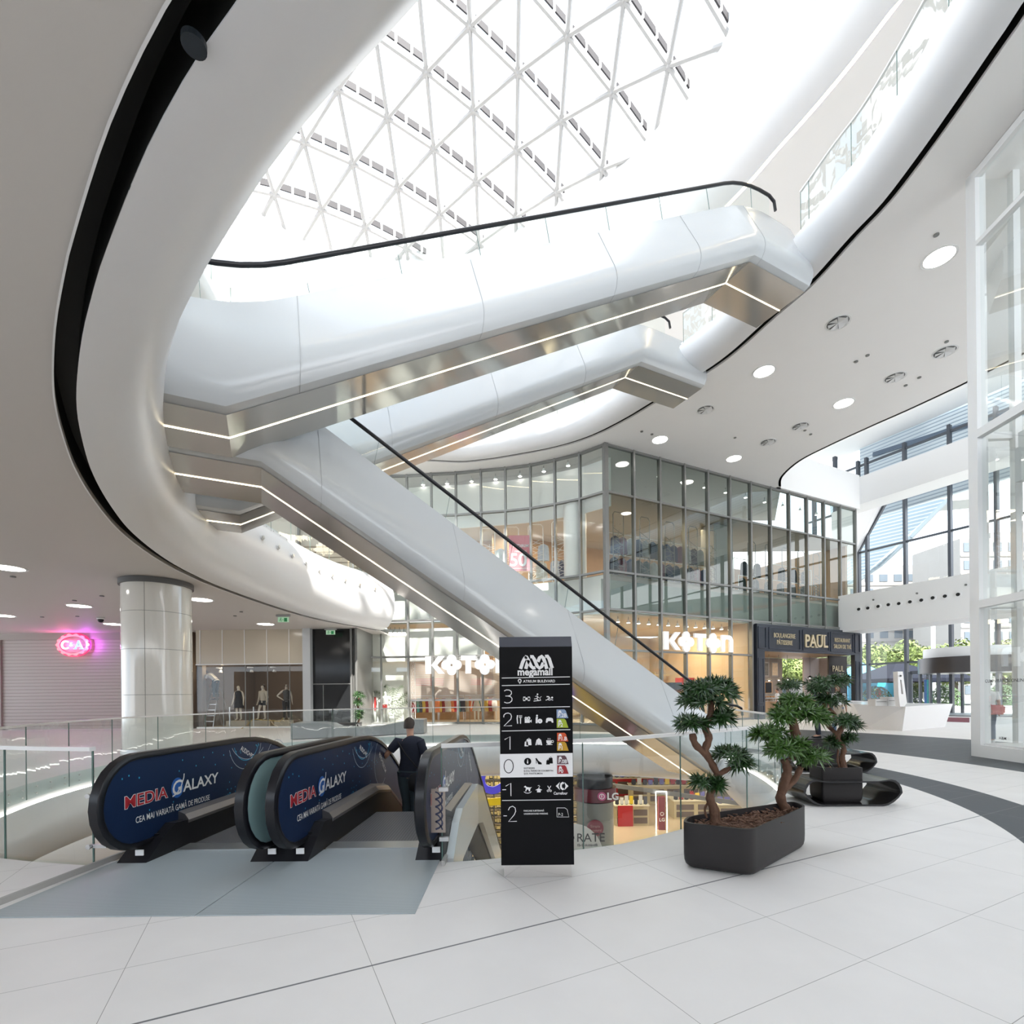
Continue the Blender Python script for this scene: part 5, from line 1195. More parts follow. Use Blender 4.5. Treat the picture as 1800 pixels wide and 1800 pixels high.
# ================================================================ GLASS DISPLAY BOX AT THE RIGHT
hb = f0(1708, 1328.5); hd = Vector((-.068, -1, 0)).normalized(); hn = hd.cross(ZZ)*-1
if hn.x < 0: hn = -hn
box = sroot('window_5', (hb.x, hb.y, 0)); box['label'] = 'white framed two storey glass display box at the right'
HP_ = lambda s, z, o=0: Vector((hb.x, hb.y, 0))+hd*s+hn*o+ZZ*z
g = G()
for s_, w in ((.12, .24), (5.2, .24)): g.box(HP_(s_, 6.4, .1), (w, .22, 12.8), hd)
for z, h in ((.13, .26), (3.33, .16), (7.05, .18), (11.2-.02, .10), (12.7, .16)): g.bar(HP_(0, z, .06), HP_(8, z, .06), .14, h)
g.build('white_frame', ALUW, box)
g = G()
for o_ in (0.9, 2.3): 
    for s_ in (0,): g.box(HP_(.1, 6.4, o_), (.14, .14, 12.8), hd)
for z in (.13, 3.33, 7.05): g.bar(HP_(.05, z, .0), HP_(.05, z, 7), .12, .14)
g.box(HP_(.9, 6.4, 3.2), (.1, .1, 12.8), hd)
g.build('inner_frame', ALUW, box)
g = G(); g.add([HP_(.24, .26, .08), HP_(8, .26, .08), HP_(8, 12.7, .08), HP_(.24, 12.7, .08)], [(0, 1, 2, 3)]); g.build('glass_pane', GLH, box)
g = G(); g.add([HP_(.1, .26, .1), HP_(.1, .26, 7), HP_(.1, 12.7, 7), HP_(.1, 12.7, .1)], [(0, 1, 2, 3)]); g.build('glass_pane', GLC, box)
g = G(); add_slab(g, [(p.x, p.y) for p in (HP_(.1, 0, .08), HP_(8, 0, .08), HP_(8, 0, 6), HP_(.1, 0, 6))], [], .2, .3); g.build('platform', wc, box)
for z in (6.75, 3.5): 
    g = G(); add_slab(g, [(p.x, p.y) for p in (HP_(.6, 0, .5), HP_(8, 0, .25), HP_(8, 0, 6), HP_(.6, 0, 6))], [], z-.35 if z > 5 else z, z+.1 if z > 5 else z+.05); g.build('inner_slab', PLASTER, box)
g = G(); g.box(HP_(1.0, 6.1, .6), (.5, .6, .7), hd); g.box(HP_(3.5, 5.75, 1.4), (4, 1.6, .9), hd); g.build('bulkhead', PLASTER, box)
s = Sheet(HP_(.55, 2.0, .06), hd, ZZ, lift=.002) if hd.cross(ZZ).dot(Vector((-1, 0, 0))) > 0 else Sheet(HP_(2.6, 2.0, .06), -hd, ZZ, lift=.002)
s.g = G()
s = Sheet(HP_(.30, 1.62, .05), hd, ZZ, lift=0); s.text('CUMPĂRĂTURI ONLINE PE HM.COM', 0, 0, .095, sx=.9, bold=.004); s.build('lettering', BLKM, box)
s = Sheet(HP_(.62, .42, .05), hd, ZZ, lift=0); s.text('H&M', 0, 0, .09, sx=.9, bold=.01); s.build('lettering', BLKM, box)
# ================================================================ PEOPLE AND MANNEQUINS
def skin(name, verts, edges, radii, m, parent, sub=1, root=0, sx=None):
    me = bpy.data.meshes.new('tmp'); me.from_pydata([Vector(v) for v in verts], edges, []); ob = bpy.data.objects.new('tmp', me); COL.objects.link(ob)
    md = ob.modifiers.new('s', 'SKIN'); md.use_smooth_shade = True
    lay = me.skin_vertices[0].data if me.skin_vertices else None
    if lay is None:
        bm = bmesh.new(); bm.from_mesh(me); bm.verts.layers.skin.verify(); bm.to_mesh(me); bm.free(); lay = me.skin_vertices[0].data
    for i, r in enumerate(radii): lay[i].radius = r if isinstance(r, tuple) else (r, r); lay[i].use_root = (i == root)
    if sub: sb = ob.modifiers.new('u', 'SUBSURF'); sb.levels = sub; sb.render_levels = sub
    bpy.context.view_layer.update()
    nm = bpy.data.meshes.new_from_object(ob.evaluated_get(bpy.context.evaluated_depsgraph_get())); bpy.data.objects.remove(ob)
    for p in nm.polygons: p.use_smooth = True
    nm.materials.clear(); nm.materials.append(m); nm.name = name
    o = bpy.data.objects.new(name, nm); COL.objects.link(o); o.parent = parent
    return o
BASE = dict(pel=(0, 0, .96), spn=(0, .01, 1.13), che=(0, 0, 1.34), nek=(0, -.005, 1.47), hd0=(0, .005, 1.56), hd1=(0, .02, 1.64), hd2=(0, .01, 1.71),
            sl=(-.17, 0, 1.41), el=(-.235, -.02, 1.13), wl=(-.26, .06, .90), sr=(.17, 0, 1.41), er=(.235, -.02, 1.13), wr=(.26, .06, .90),
            hl=(-.09, 0, .92), kl=(-.095, .025, .50), al=(-.10, -.02, .08), tl=(-.11, .13, .035), hr=(.09, 0, .92), kr=(.095, .025, .50), ar=(.10, -.02, .08), tr=(.11, .13, .035))
def figure(name, label, cat, loc, rz, scale=1.0, pose=None, skinm=None, top=None, bottom=None, hair=None, shoes=None, female=False, sleeve=.5, skirt=None, long_=1, group=None, hairlong=False):
    J = {k: Vector(v) for k, v in BASE.items()}
    for k, v in (pose or {}).items(): J[k] = Vector(v)
    t = thing(name, label, cat, loc, group); t.rotation_euler = (0, 0, rz); t.scale = (scale,)*3; t['_w'] = 0
    f = .88 if female else 1
    names = ['pel', 'spn', 'che', 'nek', 'hd0', 'hd1', 'hd2', 'sl', 'el', 'wl', 'sr', 'er', 'wr', 'hl', 'kl', 'al', 'tl', 'hr', 'kr', 'ar', 'tr']
    R = dict(pel=.112*f, spn=.098*f, che=.092*f, nek=.052, hd0=(.062, .07), hd1=(.078, .095), hd2=(.062, .075), sl=.054, el=.043, wl=.029, sr=.054, er=.043, wr=.029, hl=.088, kl=.058, al=.040, tl=.032, hr=.088, kr=.058, ar=.040, tr=.032)
    V_ = [J[n] for n in names]; E_ = [(0, 1), (1, 2), (2, 3), (3, 4), (4, 5), (5, 6), (2, 7), (7, 8), (8, 9), (2, 10), (10, 11), (11, 12), (0, 13), (13, 14), (14, 15), (15, 16), (0, 17), (17, 18), (18, 19), (19, 20)]
    Rr_ = [R[n] for n in names]
    for w, e, sgn in ((9, 8, -1), (12, 11, 1)):
        d = (V_[w]-V_[e]).normalized(); sd = d.cross(Vector((0, 1, 0)) if abs(d.y) < .9 else ZZ).normalized(); fw = sd.cross(d)
        pal = V_[w]+d*.06; pi = len(V_); V_.append(pal); Rr_.append((.030, .022)); E_.append((w, pi))
        for k, ln in enumerate((.070, .080, .076, .060)):
            a = pal+d*.035+fw*(.026-.0175*k); b = a+d*ln*.5+sd*.006*sgn; c = b+d*ln*.45+sd*.014*sgn
            i0 = len(V_); V_ += [a, b, c]; Rr_ += [.0095, .0088, .0075]; E_ += [(pi, i0), (i0, i0+1), (i0+1, i0+2)]
        a = V_[w]+d*.025+fw*.030; b = a+d*.035+fw*.022; i0 = len(V_); V_ += [a, b]; Rr_ += [.011, .009]; E_ += [(pi, i0), (i0, i0+1)]
    hx = J['hd1']; i0 = len(V_); V_.append(hx+Vector((0, .105, -.025))); Rr_.append(.013); E_.append((5, i0))
    skin('body', V_, E_, Rr_, skinm, t)
    def loc_build(g, nm, m):
        o = g.build(nm, m, None, smooth=60); o.parent = t; return o
    def rings_along(P, R2):
        out = []
        for k, (p, (rx, ry)) in enumerate(zip(P, R2)):
            d = (P[min(k+1, len(P)-1)]-P[max(0, k-1)]).normalized(); ux = (XX-d*XX.dot(d)).normalized(); uy = d.cross(ux)
            out.append([p+ux*(rx*f*math.cos(6.28318*q/18))+uy*(ry*f*math.sin(6.28318*q/18)) for q in range(18)])
        return out
    up1 = (J['spn']-J['pel']).normalized()
    if top:
        P = [J['pel']-up1*.09, J['pel']+up1*.02, J['spn'], J['spn'].lerp(J['che'], .6), J['che'], J['che'].lerp(J['nek'], .45), J['che'].lerp(J['nek'], .72), J['nek']]
        g = G(); g.loft(rings_along(P, [(.172, .122), (.165, .118), (.152, .112), (.178, .135), (.20, .152), (.198, .142), (.155, .118), (.072, .070)]))
        for a, b, c in (('sl', 'el', 'wl'), ('sr', 'er', 'wr')):
            A_ = J[a].lerp(J['che'], .25); B_ = J[a]; C_ = J[a].lerp(J[b], min(1, sleeve*2)); pts = [A_, B_, C_]; rr_ = [.062, .078, .066 if sleeve > .1 else .07]
            if sleeve > .5: pts.append(J[b].lerp(J[c], sleeve*2-1)); rr_.append(.045)
            if sleeve > .1: g.tube(pts, rr_, 12)
        loc_build(g, 'shirt', top)
    if bottom:
        q = long_; g = G(); g.loft(rings_along([J['pel']-up1*.10, J['pel']-up1*.02, J['pel']+up1*.10], [(.15, .11), (.168, .12), (.158, .112)]))
        for h_, k_, a_ in (('hl', 'kl', 'al'), ('hr', 'kr', 'ar')):
            if q > 0: g.tube([J[h_]+ZZ*.04, J[h_].lerp(J[k_], .4), J[k_], J[k_].lerp(J[a_], .45), J[k_].lerp(J[a_], .92*q)], [.10, .098, .072, .066, .056], 12)
            else: g.tube([J[h_]+ZZ*.04, J[h_].lerp(J[k_], .45)], [.10, .10], 12)
        loc_build(g, 'trousers', bottom)
    if skirt:
        g = G(); z1, z0 = 1.05, skirt[1]; rings = []
        for k in range(6):
            z = z1+(z0-z1)*k/5; r = .14+.075*(k/5)+.0; rings.append([Vector((J['pel'].x+r*1.15*math.cos(6.28318*j/16), J['pel'].y+r*.85*math.sin(6.28318*j/16), z)) for j in range(16)])
        o = g.loft(rings).build('skirt', skirt[0], None, smooth=60); o.parent = t
    if shoes:
        for a, b in (('al', 'tl'), ('ar', 'tr')):
            p, q = J[a], J[b]; g = G(); rings = []
            for k, (tt, w, h) in enumerate(((-.35, .03, .07), (-.1, .042, .085), (.4, .045, .07), (.9, .048, .055), (1.25, .03, .035))):
                c = p.lerp(q, tt); rings.append([Vector((c.x+w*math.cos(6.28318*j/10), c.y, max(.0, (min(p.z, q.z)-.035)+h*.5+h*.55*math.sin(6.28318*j/10)))) for j in range(10)])
            o = g.loft(rings).build('shoe', shoes, None, smooth=60); o.parent = t
    if hair:
        c = (J['hd1']+J['hd2'])/2; g = G(); rings = []
        for k in range(7):
            th = .15+k*.27; rings.append([c+Vector((.086*math.sin(th)*math.cos(6.28318*j/14), -.018+.105*math.sin(th)*math.sin(6.28318*j/14)*(1 if math.sin(6.28318*j/14) < 0 else .55), .02+.095*math.cos(th)-(.06 if math.sin(6.28318*j/14) < 0 else 0)*k/6)) for j in range(14)])
        if hairlong: rings.append([p+Vector((0, -.02, -.18 if p.y < c.y else -.02)) for p in rings[-1]])
        o = g.loft(rings).build('hair', hair, None, smooth=60); o.parent = t
    return t
SK = mat('skin_tone', (.50, .28, .19), .5); DKH = mat('dark_hair', (.035, .022, .015), .6); NV = mat('navy_cloth', (.012, .016, .032), .85); JN = mat('faded_dark_jeans', (.045, .07, .085), .85)
WHC = mat('white_cloth', (.7, .7, .7), .8); MAN = mat('mannequin_ivory', (.66, .60, .50), .3); MANW = mat('mannequin_white', (.85, .84, .82), .3); BKC = mat('black_cloth', (.012, .012, .014), .85); RDC = mat('red_cloth', (.42, .03, .03), .8)
me_ = figure('person', 'person in a navy T-shirt with a black shoulder bag riding down the escalator', 'person', Wp(-1.57, 7.0, floorz(7.0)-.06), -.10, .91,
       dict(che=(.03, .05, 1.34), spn=(.01, .02, 1.14), nek=(.0, .10, 1.47), hd0=(-.03, .14, 1.55), hd1=(-.035, .16, 1.63), hd2=(-.035, .15, 1.70), el=(-.36, -.02, 1.20), wl=(-.46, .12, 1.12), er=(.27, .02, 1.13), wr=(.30, .10, .90), kl=(-.06, .05, .50), al=(-.05, .0, .08), kr=(.08, .02, .5), ar=(.09, -.08, .08), tl=(-.05, .14, .035), tr=(.10, .06, .035)),
       SK, NV, JN, DKH, BLKM, sleeve=.32)
g = G(); g.tube([(-.16, -.06, 1.42), (-.02, -.15, 1.25), (.13, -.16, 1.08), (.22, -.13, .95)], .012, 6); o = g.build('bag_strap', BKC, None); o.parent = me_
g = G(); g.lathe((0, 0), [(.02, -.17), (.15, -.12), (.17, .0), (.12, .12), (.02, .15)], 14); o = g.build('shoulder_bag', BKC, None, smooth=60); o.parent = me_; o.location = (.20, -.18, .82); o.scale = (1, .55, 1); o['label'] = 'black shoulder bag'
figure('person', 'person in a pink top farther down the right escalator, seen through the glass', 'person', Wp(-1.0, 9.6, floorz(9.6)-.1), .1, .97, None, SK, mat('pink_cloth', (.55, .10, .16), .8), JN, DKH, BLKM, sleeve=.3, female=True)
pA = f0(1438, 1297); figure('person', 'person in a dark top and slim dark jeans standing left of the white counter', 'person', pA, 1.2, .97, dict(el=(-.2, .16, 1.15), wl=(-.02, .28, 1.18)), SK, NV, mat('dark_jeans', (.02, .025, .04), .85), DKH, BLKM, sleeve=.35)
pB = f0(1473, 1291); figure('person', 'person in a white blouse and light skirt walking beside the white counter', 'person', pB, 2.4, .96, dict(kr=(.09, .12, .5), ar=(.1, -.02, .09)), SK, WHC, mat('pale_jeans', (.18, .25, .36), .8), mat('brown_hair', (.10, .04, .02), .6), BLKM, female=True, sleeve=.3, hairlong=True, skirt=(mat('beige_cloth', (.45, .38, .30), .8), .62))
pC = fz(1737, 1306, 0); figure('person', 'person in a white T-shirt with a red bag walking behind the glass display box', 'person', pC, -.4, .98, dict(kl=(-.1, .12, .5), al=(-.1, .1, .09), tl=(-.1, .25, .04)), SK, WHC, mat('blue_jeans', (.05, .075, .13), .85), DKH, WHC, sleeve=.35)
bg = thing('hand_bag', 'red shoulder bag carried by the person behind the glass display box', 'bag', pC+Vector((.05, -.2, .92)))
g = G(); g.box(pC+Vector((.05, -.2, .92)), (.42, .12, .26)); g.build('bag_body', RDC, bg, bevel=.04); g = G(); g.tube([pC+Vector((-.1, -.2, 1.04)), pC+Vector((-.12, -.1, 1.3)), pC+Vector((-.05, -.05, 1.46))], .012, 6); g.build('strap', RDC, bg)
pD = KP(1366, 0, -1.2); figure('person', 'person in a white blouse at the bakery counter behind the bonsai crowns', 'person', pD, 1.0, .95, None, SK, WHC, BKC, DKH, BLKM, female=True)
# workman on ladder
lx = fy(376, 1278, 24.4); lad = thing('step_ladder', 'open aluminium step ladder in the mannequin window, carrying the workman', 'ladder', (lx.x, 24.4, .04))
for sx_ in (-.24, .24):
    g = G(); g.bar((lx.x+sx_-.12, 24.15, .04), (lx.x+sx_*.7, 24.55, 1.95), .03, .05); g.build('side_rail', STEEL, lad)
    g = G(); g.bar((lx.x+sx_+.25, 25.1, .04), (lx.x+sx_*.7+.05, 24.6, 1.95), .025, .03); g.build('rear_leg', STEEL, lad)
for k in range(6):
    f_ = (k+1)/7; g = G(); g.box((lx.x-.12*(1-f_), 24.15+.4*f_, .04+1.91*f_), (.44, .08, .025)); g.build('step', STEEL, lad)
figure('person', 'person in a white shirt bending over on top of the step ladder', 'person', (lx.x+.1, 24.42, 1.36), 1.3, .98, dict(spn=(0, .14, 1.10), che=(0, .34, 1.2), nek=(0, .44, 1.26), hd0=(0, .52, 1.29), hd1=(0, .58, 1.33), hd2=(0, .60, 1.40), sl=(-.17, .36, 1.22), sr=(.17, .36, 1.22), el=(-.2, .46, .98), wl=(-.15, .5, .75), er=(.2, .46, .98), wr=(.15, .5, .76)), SK, WHC, JN, DKH, BLKM, sleeve=.3)
def plinth(px, Y, w=.95):
    p = fy(px, 1270, Y); g = G(); g.box((p.x, Y, .04+.14), (w, .6, .28)); return tag(g.build('display_plinth', mat('pale_wood_plinth', (.52, .45, .34), .5), None, bevel=.01), None, 'plinth'), Vector((p.x, Y, .325))
P1_, q = plinth(420, 24.5); P1_['label'] = 'pale wooden plinth under the mannequin in the short black dress'
mz = figure('mannequin', 'ivory mannequin in a short black dress in the shop window left of the others', 'mannequin', q, math.pi, 1.0, None, MAN, mat('black_dress', (.008, .008, .012), .8), None, None, None, female=True, sleeve=.02, skirt=(MATS['black_dress'], .62))
P2_, q = plinth(463, 24.6); P2_['label'] = 'pale wooden plinth under the mannequin with the cream jacket'
figure('mannequin', 'ivory mannequin in a cream jacket and black shorts, middle of the three in the window', 'mannequin', q, math.pi-.3, 1.0, dict(kr=(.12, .14, .52), ar=(.2, .12, .09), tr=(.22, .24, .04)), MAN, mat('cream_jacket', (.5, .45, .36), .8), BKC, DKH, BLKM, female=True, sleeve=.9, long_=0)
P3_, q = plinth(504, 24.6); P3_['label'] = 'pale wooden plinth under the mannequin wearing sunglasses'
mm = figure('mannequin', 'ivory mannequin with sunglasses, hand on hip, in a dark sleeveless top and trousers', 'mannequin', q, math.pi+.3, 1.02, dict(er=(.42, -.04, 1.16), wr=(.2, .1, 1.02)), MAN, mat('dark_pattern', (.05, .05, .05), .7, noise=.9, nscale=25), BKC, None, None, female=True, sleeve=.02)
g = G(); g.box((0, .10, 1.645), (.14, .02, .035)); o = g.build('sunglasses', BLKM, None); o.parent = mm
for k, (px, lb) in enumerate(((385, 'ceiling spotlight over the ladder in the mannequin window'), (440, 'ceiling spotlight over the black dress in the mannequin window'), (480, 'right ceiling spotlight in the mannequin window'))):
    p = fy(px, 1178, 24.6); t = thing('ceiling_spotlight', lb, 'spotlight', V3(p, 2.96)); g = G(); g.disc(V3(p, 2.9), (0, 0, 1), .14, .06, 14); g.build('base', ALUW, t); g = G(); g.lathe((p.x+.06, p.y), [(.05, 2.82), (.09, 2.7)], 12); g.build('lamp_head', ALUW, t)
g = G(); g.tube([fy(498, 1262, 24.2), fy(492, 1268, 24.2), fy(470, 1266, 24.2), fy(445, 1264, 24.2), fy(432, 1276, 24.0), f0(424, 1281)], .014, 6); tag(g.build('yellow_cable', mat('yellow_cable', (.6, .42, .06), .5)), 'yellow cable hanging across the mannequin window to the floor', 'cable')
for k, (px, lb) in enumerate(((404, 'left queue post in front of the mannequin window'), (446, 'right queue post in front of the mannequin window'))):
    p = fy(px, 1278, 24.0); p.z = 0.04; t = thing('display_post', lb, 'post', p); g = G(); g.cyl((p.x, p.y), .03, .06, 1.0, 10); g.build('pole', STEEL, t); g = G(); g.cyl((p.x, p.y), .10, .04, .06, 16); g.build('foot', STEEL, t)
# hanging clothes on racks
def garment(label, p, col, w=.46, h=.75, group=None, d=.16):
    rnd = random.Random(int(p[0]*97+p[1]*13)); g = G(); ny = 7; rings = []
    for k in range(ny):
        f_ = k/(ny-1); ww = w*(.30 if k == 0 else .9 if k == 1 else 1+.12*f_)/2; z = h*(1-(0 if k == 0 else .10+.90*(k-1)/(ny-2)))
        rings.append([Vector((p[0]+ww*math.cos(6.28318*j/14), p[1]+d/2*math.sin(6.28318*j/14)*(1+.25*math.sin(j*2.7+k)), p[2]-h+z)) for j in range(14)])
    t = thing('garment', label, 'clothing', p, group)
    g.loft(rings).build('cloth', mat('cloth_%d_%d_%d' % tuple(int(c*100) for c in col), col, .9, noise=.2, nscale=8), t, smooth=60)
    g = G(); g.tube([Vector(p)+Vector((0, 0, 0)), Vector(p)+Vector((0, 0, .05)), Vector(p)+Vector((.02, 0, .08)), Vector(p)+Vector((.0, 0, .11))], .005, 5); g.build('hanger_hook', STEEL, t)
    return t
def rack(label, a, b, z, base_z, group=None):
    t = thing('clothes_rack', label, 'clothes rack', V3(a, base_z), group)
    g = G(); g.bar(V3(a, z), V3(b, z), .03); g.build('rail', STEEL, t)
    for p in (a, b): g = G(); g.bar(V3(p, base_z), V3(p, z), .03); g.build('post', STEEL, t)
    return t
rnd = random.Random(9)
pal = [(.03, .04, .09), (.02, .02, .03), (.05, .08, .07), (.16, .05, .07), (.35, .33, .3), (.10, .12, .2), (.5, .5, .48), (.04, .05, .06), (.25, .1, .12), (.08, .14, .14)]
# upper floor: frames with lattice beside every mullion bay, clothes between
def lattice(label, p, dirv, z0, w, h1, h2, m, seed, grp):
    t = thing('lattice_stand', label, 'display stand', V3(p, z0), grp); a = V3(p, 0); b = V3(p, 0)+dirv*w; r = random.Random(seed)
    g = G(); g.tube([a+ZZ*z0, a+ZZ*(z0+h2-.12), a+dirv*.1+ZZ*(z0+h2), b-dirv*.1+ZZ*(z0+h2), b+ZZ*(z0+h2-.12), b+ZZ*z0], .022, 6); g.build('tube_frame', m, t)
    g = G(); n = 9; L = [r.random() for _ in range(n+1)]
    for k in range(n):
        za, zb = z0+h1*k/n, z0+h1*(k+1)/n; u = a if k % 2 else b; v = b if k % 2 else a
        g.bar(u+ZZ*za, v+ZZ*(zb+.05), .016); g.bar(a+dirv*w*L[k]+ZZ*za, a+dirv*w*L[k+1]+ZZ*zb, .014); g.bar(a+ZZ*(za+.1*L[k]), b+ZZ*(za+.2*L[k+1]), .012)
    g.build('lattice', m, t); return t
for k in range(4): lattice('tall lattice display stand behind the upper right glass, in a left bay', C+A*(.95+1.62*k)+B*.7, A, 7.0, .62, 2.3, 3.1, ALU, k, 'lattice stands in the left bays of the upper shop floor')
lattice('tall lattice display stand just left of the square pillar on the upper shop floor', C+A*7.2+B*.7, A, 7.0, .6, 2.3, 3.1, ALU, 8, None)
for k in range(5): lattice('tall lattice display stand right of the square pillar on the upper shop floor', C+A*(10.3+1.45*k)+B*.7, A, 7.0, .6, 1.6, 2.9, ALU, 20+k, 'lattice stands right of the square pillar')
for k in range(4):
    p = lp[2+k] if k < 4 else lp[-1]; lattice('white lattice display stand behind the middle upper glass', Vector((lp[2+k].x-.1, lp[2+k].y+.8, 0)), XX, 7.0, .75, 2.3, 3.1, ALUW, 30+k, 'white lattice stands in the middle upper window')
rack('long upper clothes rack between the corner and the square pillar', C+A*.9+B*1.4, C+A*8+B*1.4, 9.35, 7.0); rack('long upper clothes rack right of the square pillar', C+A*10+B*1.4, C+A*17+B*1.4, 9.1, 7.0)
rack('low clothes rack on the upper floor between the corner and the square pillar', C+A*.9+B*1.1, C+A*8+B*1.1, 8.2, 7.0); rack('low clothes rack on the upper floor right of the square pillar', C+A*10+B*1.1, C+A*17+B*1.1, 8.05, 7.0)
for k in range(13): garment('dark garment on the upper rail between corner and pillar', V3(C+A*(1.6+.48*k)+B*1.4, 9.22), pal[(k*3) % 8], h=.85, group='dark clothes on the upper rail, left bays', w=.42)
for k in range(13): garment('dark garment on the low upper-floor rail between corner and pillar', V3(C+A*(1.3+.5*k)+B*1.1, 8.07), pal[(k*7+1) % 10], h=.9, group='clothes on the low upper-floor rail, left bays', w=.42)
for k in range(12): garment('garment on the upper-floor rails right of the square pillar', V3(C+A*(10.3+.55*k)+B*(1.4 if k % 2 else 1.1), 8.97 if k % 2 else 7.92), pal[(k*5+2) % 10], h=.8, group='clothes right of the square pillar', w=.42)
for px, py, c, lb in ((955, 957, (.55, .62, .72), 'pale blue shirt hanging in the middle upper window'), (952, 988, (.6, .6, .55), 'white patterned top hanging under the pale blue shirt'), (977, 985, (.45, .5, .6), 'light striped shirt hanging right of the white top'), (989, 985, (.03, .04, .09), 'navy garment at the right end of the middle upper window'), (880, 965, (.7, .7, .7), 'white blouse left of the red sale banner')):
    p = fy(px, py, 25.6); garment(lb, p, c, w=.55, h=.85)
# sale banner
bn = thing('sale_banner', 'pink red sale banner with a big number in the middle upper window', 'banner', fy(917, 1003, 25.3))
a = fy(895, 1004, 25.3); b = fy(936, 941, 25.3); g = G(); g.box(((a.x+b.x)/2, 25.3, (a.z+b.z)/2), (b.x-a.x, .02, b.z-a.z)); g.build('cloth', mat('pink_banner', (.62, .16, .20), .6), bn)
s = Sheet(Vector((a.x, 25.28, a.z)), XX, ZZ, lift=.002); s.text('50', .06, .25, .92, sx=.98, bold=.015); s.text('INDIRIM', .22, 1.2, .22, sx=1, bold=.01); s.text('reduceri', .3, .95, .18); s.rect(.2, .12, .95, .14); s.build('lettering', WT, bn)
# ground floor window of the clothes shop (left part): white backdrop, two mannequins, palm
wdb = lambda px, py, Y: fy(px, py, Y)
g = G(); a, b = fy(654, 1270, 26.6), fy(714, 1270, 26.6); g.box(((a.x+b.x)/2, 26.6, 1.65), (b.x-a.x+.2, .1, 3.3)); struct('wall_display', g, SPW)
g = G(); a2 = fy(634, 1270, 26.2); g.box((-7.35, 26.4, 1.6), (.9, .1, 3.2)); struct('wall_display_left', g, SPW)
q = fy(656, 1270, 26.0); q.z = .02; t = figure('mannequin', 'white mannequin in a white outfit with a long red cardigan in the bright display window', 'mannequin', q, math.pi, .98, None, MANW, WHC, mat('white_trousers', (.7, .68, .66), .8), None, BLKM, female=True, sleeve=.3)
for sx_ in (-.15, .15): g = G(); g.loft([[Vector((sx_+o*.05, .12+dy, z)) for o, dy in ((-1, 0), (1, 0), (1, .03), (-1, .03))] for z in (1.42, 1.1, .72)]); o = g.build('cardigan_panel', RDC, None); o.parent = t
q = fy(678, 1270, 25.95); q.z = .02; t = figure('mannequin', 'white mannequin with crossed arms holding a red bag in the bright display window', 'mannequin', q, math.pi, .98, dict(el=(-.34, .1, 1.2), wl=(-.1, .2, 1.1), er=(.34, .1, 1.2), wr=(.1, .2, 1.05)), MANW, WHC, MATS['white_trousers'], None, BLKM, female=True, sleeve=.3)
g = G(); g.box((.02, .22, .9), (.3, .1, .24)); o = g.build('red_bag', RDC, None); o.parent = t
q = fy(690, 1262, 26.15); t = thing('palm_plant', 'grey green palm fronds fanning out behind the mannequins', 'plant', V3(q, .02)); g = G(); g.cyl((q.x, q.y), .16, .02, .3, 16, .2); g.build('pot', WHC, t)
for k in range(9):
    an = -.9+.32*k; rz_ = random.Random(k); g = G(); root = V3(q, .5 if k % 2 else .7); tip = root+Vector((math.sin(an)*1.5, .1*rz_.uniform(-1, 1), .35+math.cos(an)*1.0)); P = [root.lerp(tip, f_)+ZZ*(.35*math.sin(f_*3.14)) for f_ in [i/14 for i in range(15)]]
    g.tube(P, .008, 5)
    for i in range(3, 15):
        d = (P[i]-P[i-1]).normalized(); s_ = Vector((d.z, 0, -d.x))
        for sg in (-1, 1): g.add([P[i]-d*.02, P[i]+(s_*sg+d*.6)*.26*(1-.04*i)-ZZ*.03, P[i]+d*.02], [(0, 1, 2)])
    g.build('frond', mat('palm_green', (.16, .19, .13), .6), t)
# store entrance with perforated roller grille
gr = slat_mat('grille', (.4, .36, .3), (.1, .08, .06), .11)
t = thing('roller_grille', 'half lowered perforated metal roller grille of the clothes shop entrance', 'roller grille', (-4.0, 25.75, 2.1))
xa, xb = fy(722, 1200, 25.7).x, fy(930, 1200, 25.7).x; za, zb = fy(800, 1229, 25.7).z, fy(800, 1160, 25.7).z
g = G(); nr = 26; nc = 96
for k in range(nr): z = za+(zb-za)*k/nr; g.box(((xa+xb)/2, 25.7, z), (xb-xa, .02, (zb-za)/nr*.50))
for k in range(nc): x = xa+(xb-xa)*k/nc; g.box((x, 25.705, (za+zb)/2), ((xb-xa)/nc*.38, .02, zb-za))
g.build('perforated_curtain', mat('grille_steel', (.40, .365, .32), .45, .3), t); g = G(); g.box(((xa+xb)/2, 25.7, za-.04), (xb-xa, .06, .09)); g.build('bottom_bar', STEEL, t)
for k, px in enumerate((724, 731)): 
    pass
t = lattice('white lattice post at the left edge of the shop entrance', Vector((fy(722, 1200, 25.9).x, 25.9, 0)), XX, .02, .22, 3.1, 3.2, ALUW, 77, None)
for k, (x0, x1, z, c) in enumerate(((727, 770, 1.15, None), (772, 815, 1.2, None), (818, 872, 1.3, None))):
    a = fy(x0, 1250, 27.2+.4*k); b = fy(x1, 1250, 27.2+.4*k); rack('%s clothes rack on the ground floor inside the shop entrance' % ('left', 'middle', 'right')[k], W2(a), W2(b), 1.45, .02)
    n = 8
    for i in range(n): garment('colourful garment on the %s ground floor rack inside the shop entrance' % ('left', 'middle', 'right')[k], V3(W2(a).lerp(W2(b), (i+.5)/n), 1.34), [(.45, .05, .06), (.5, .35, .08), (.55, .5, .4), (.08, .25, .22), (.25, .05, .05), (.6, .2, .08), (.05, .05, .07), (.5, .45, .4)][(i*3+k) % 8], h=.8, w=.34, group='%s rack clothes inside the shop entrance' % ('left', 'middle', 'right')[k])
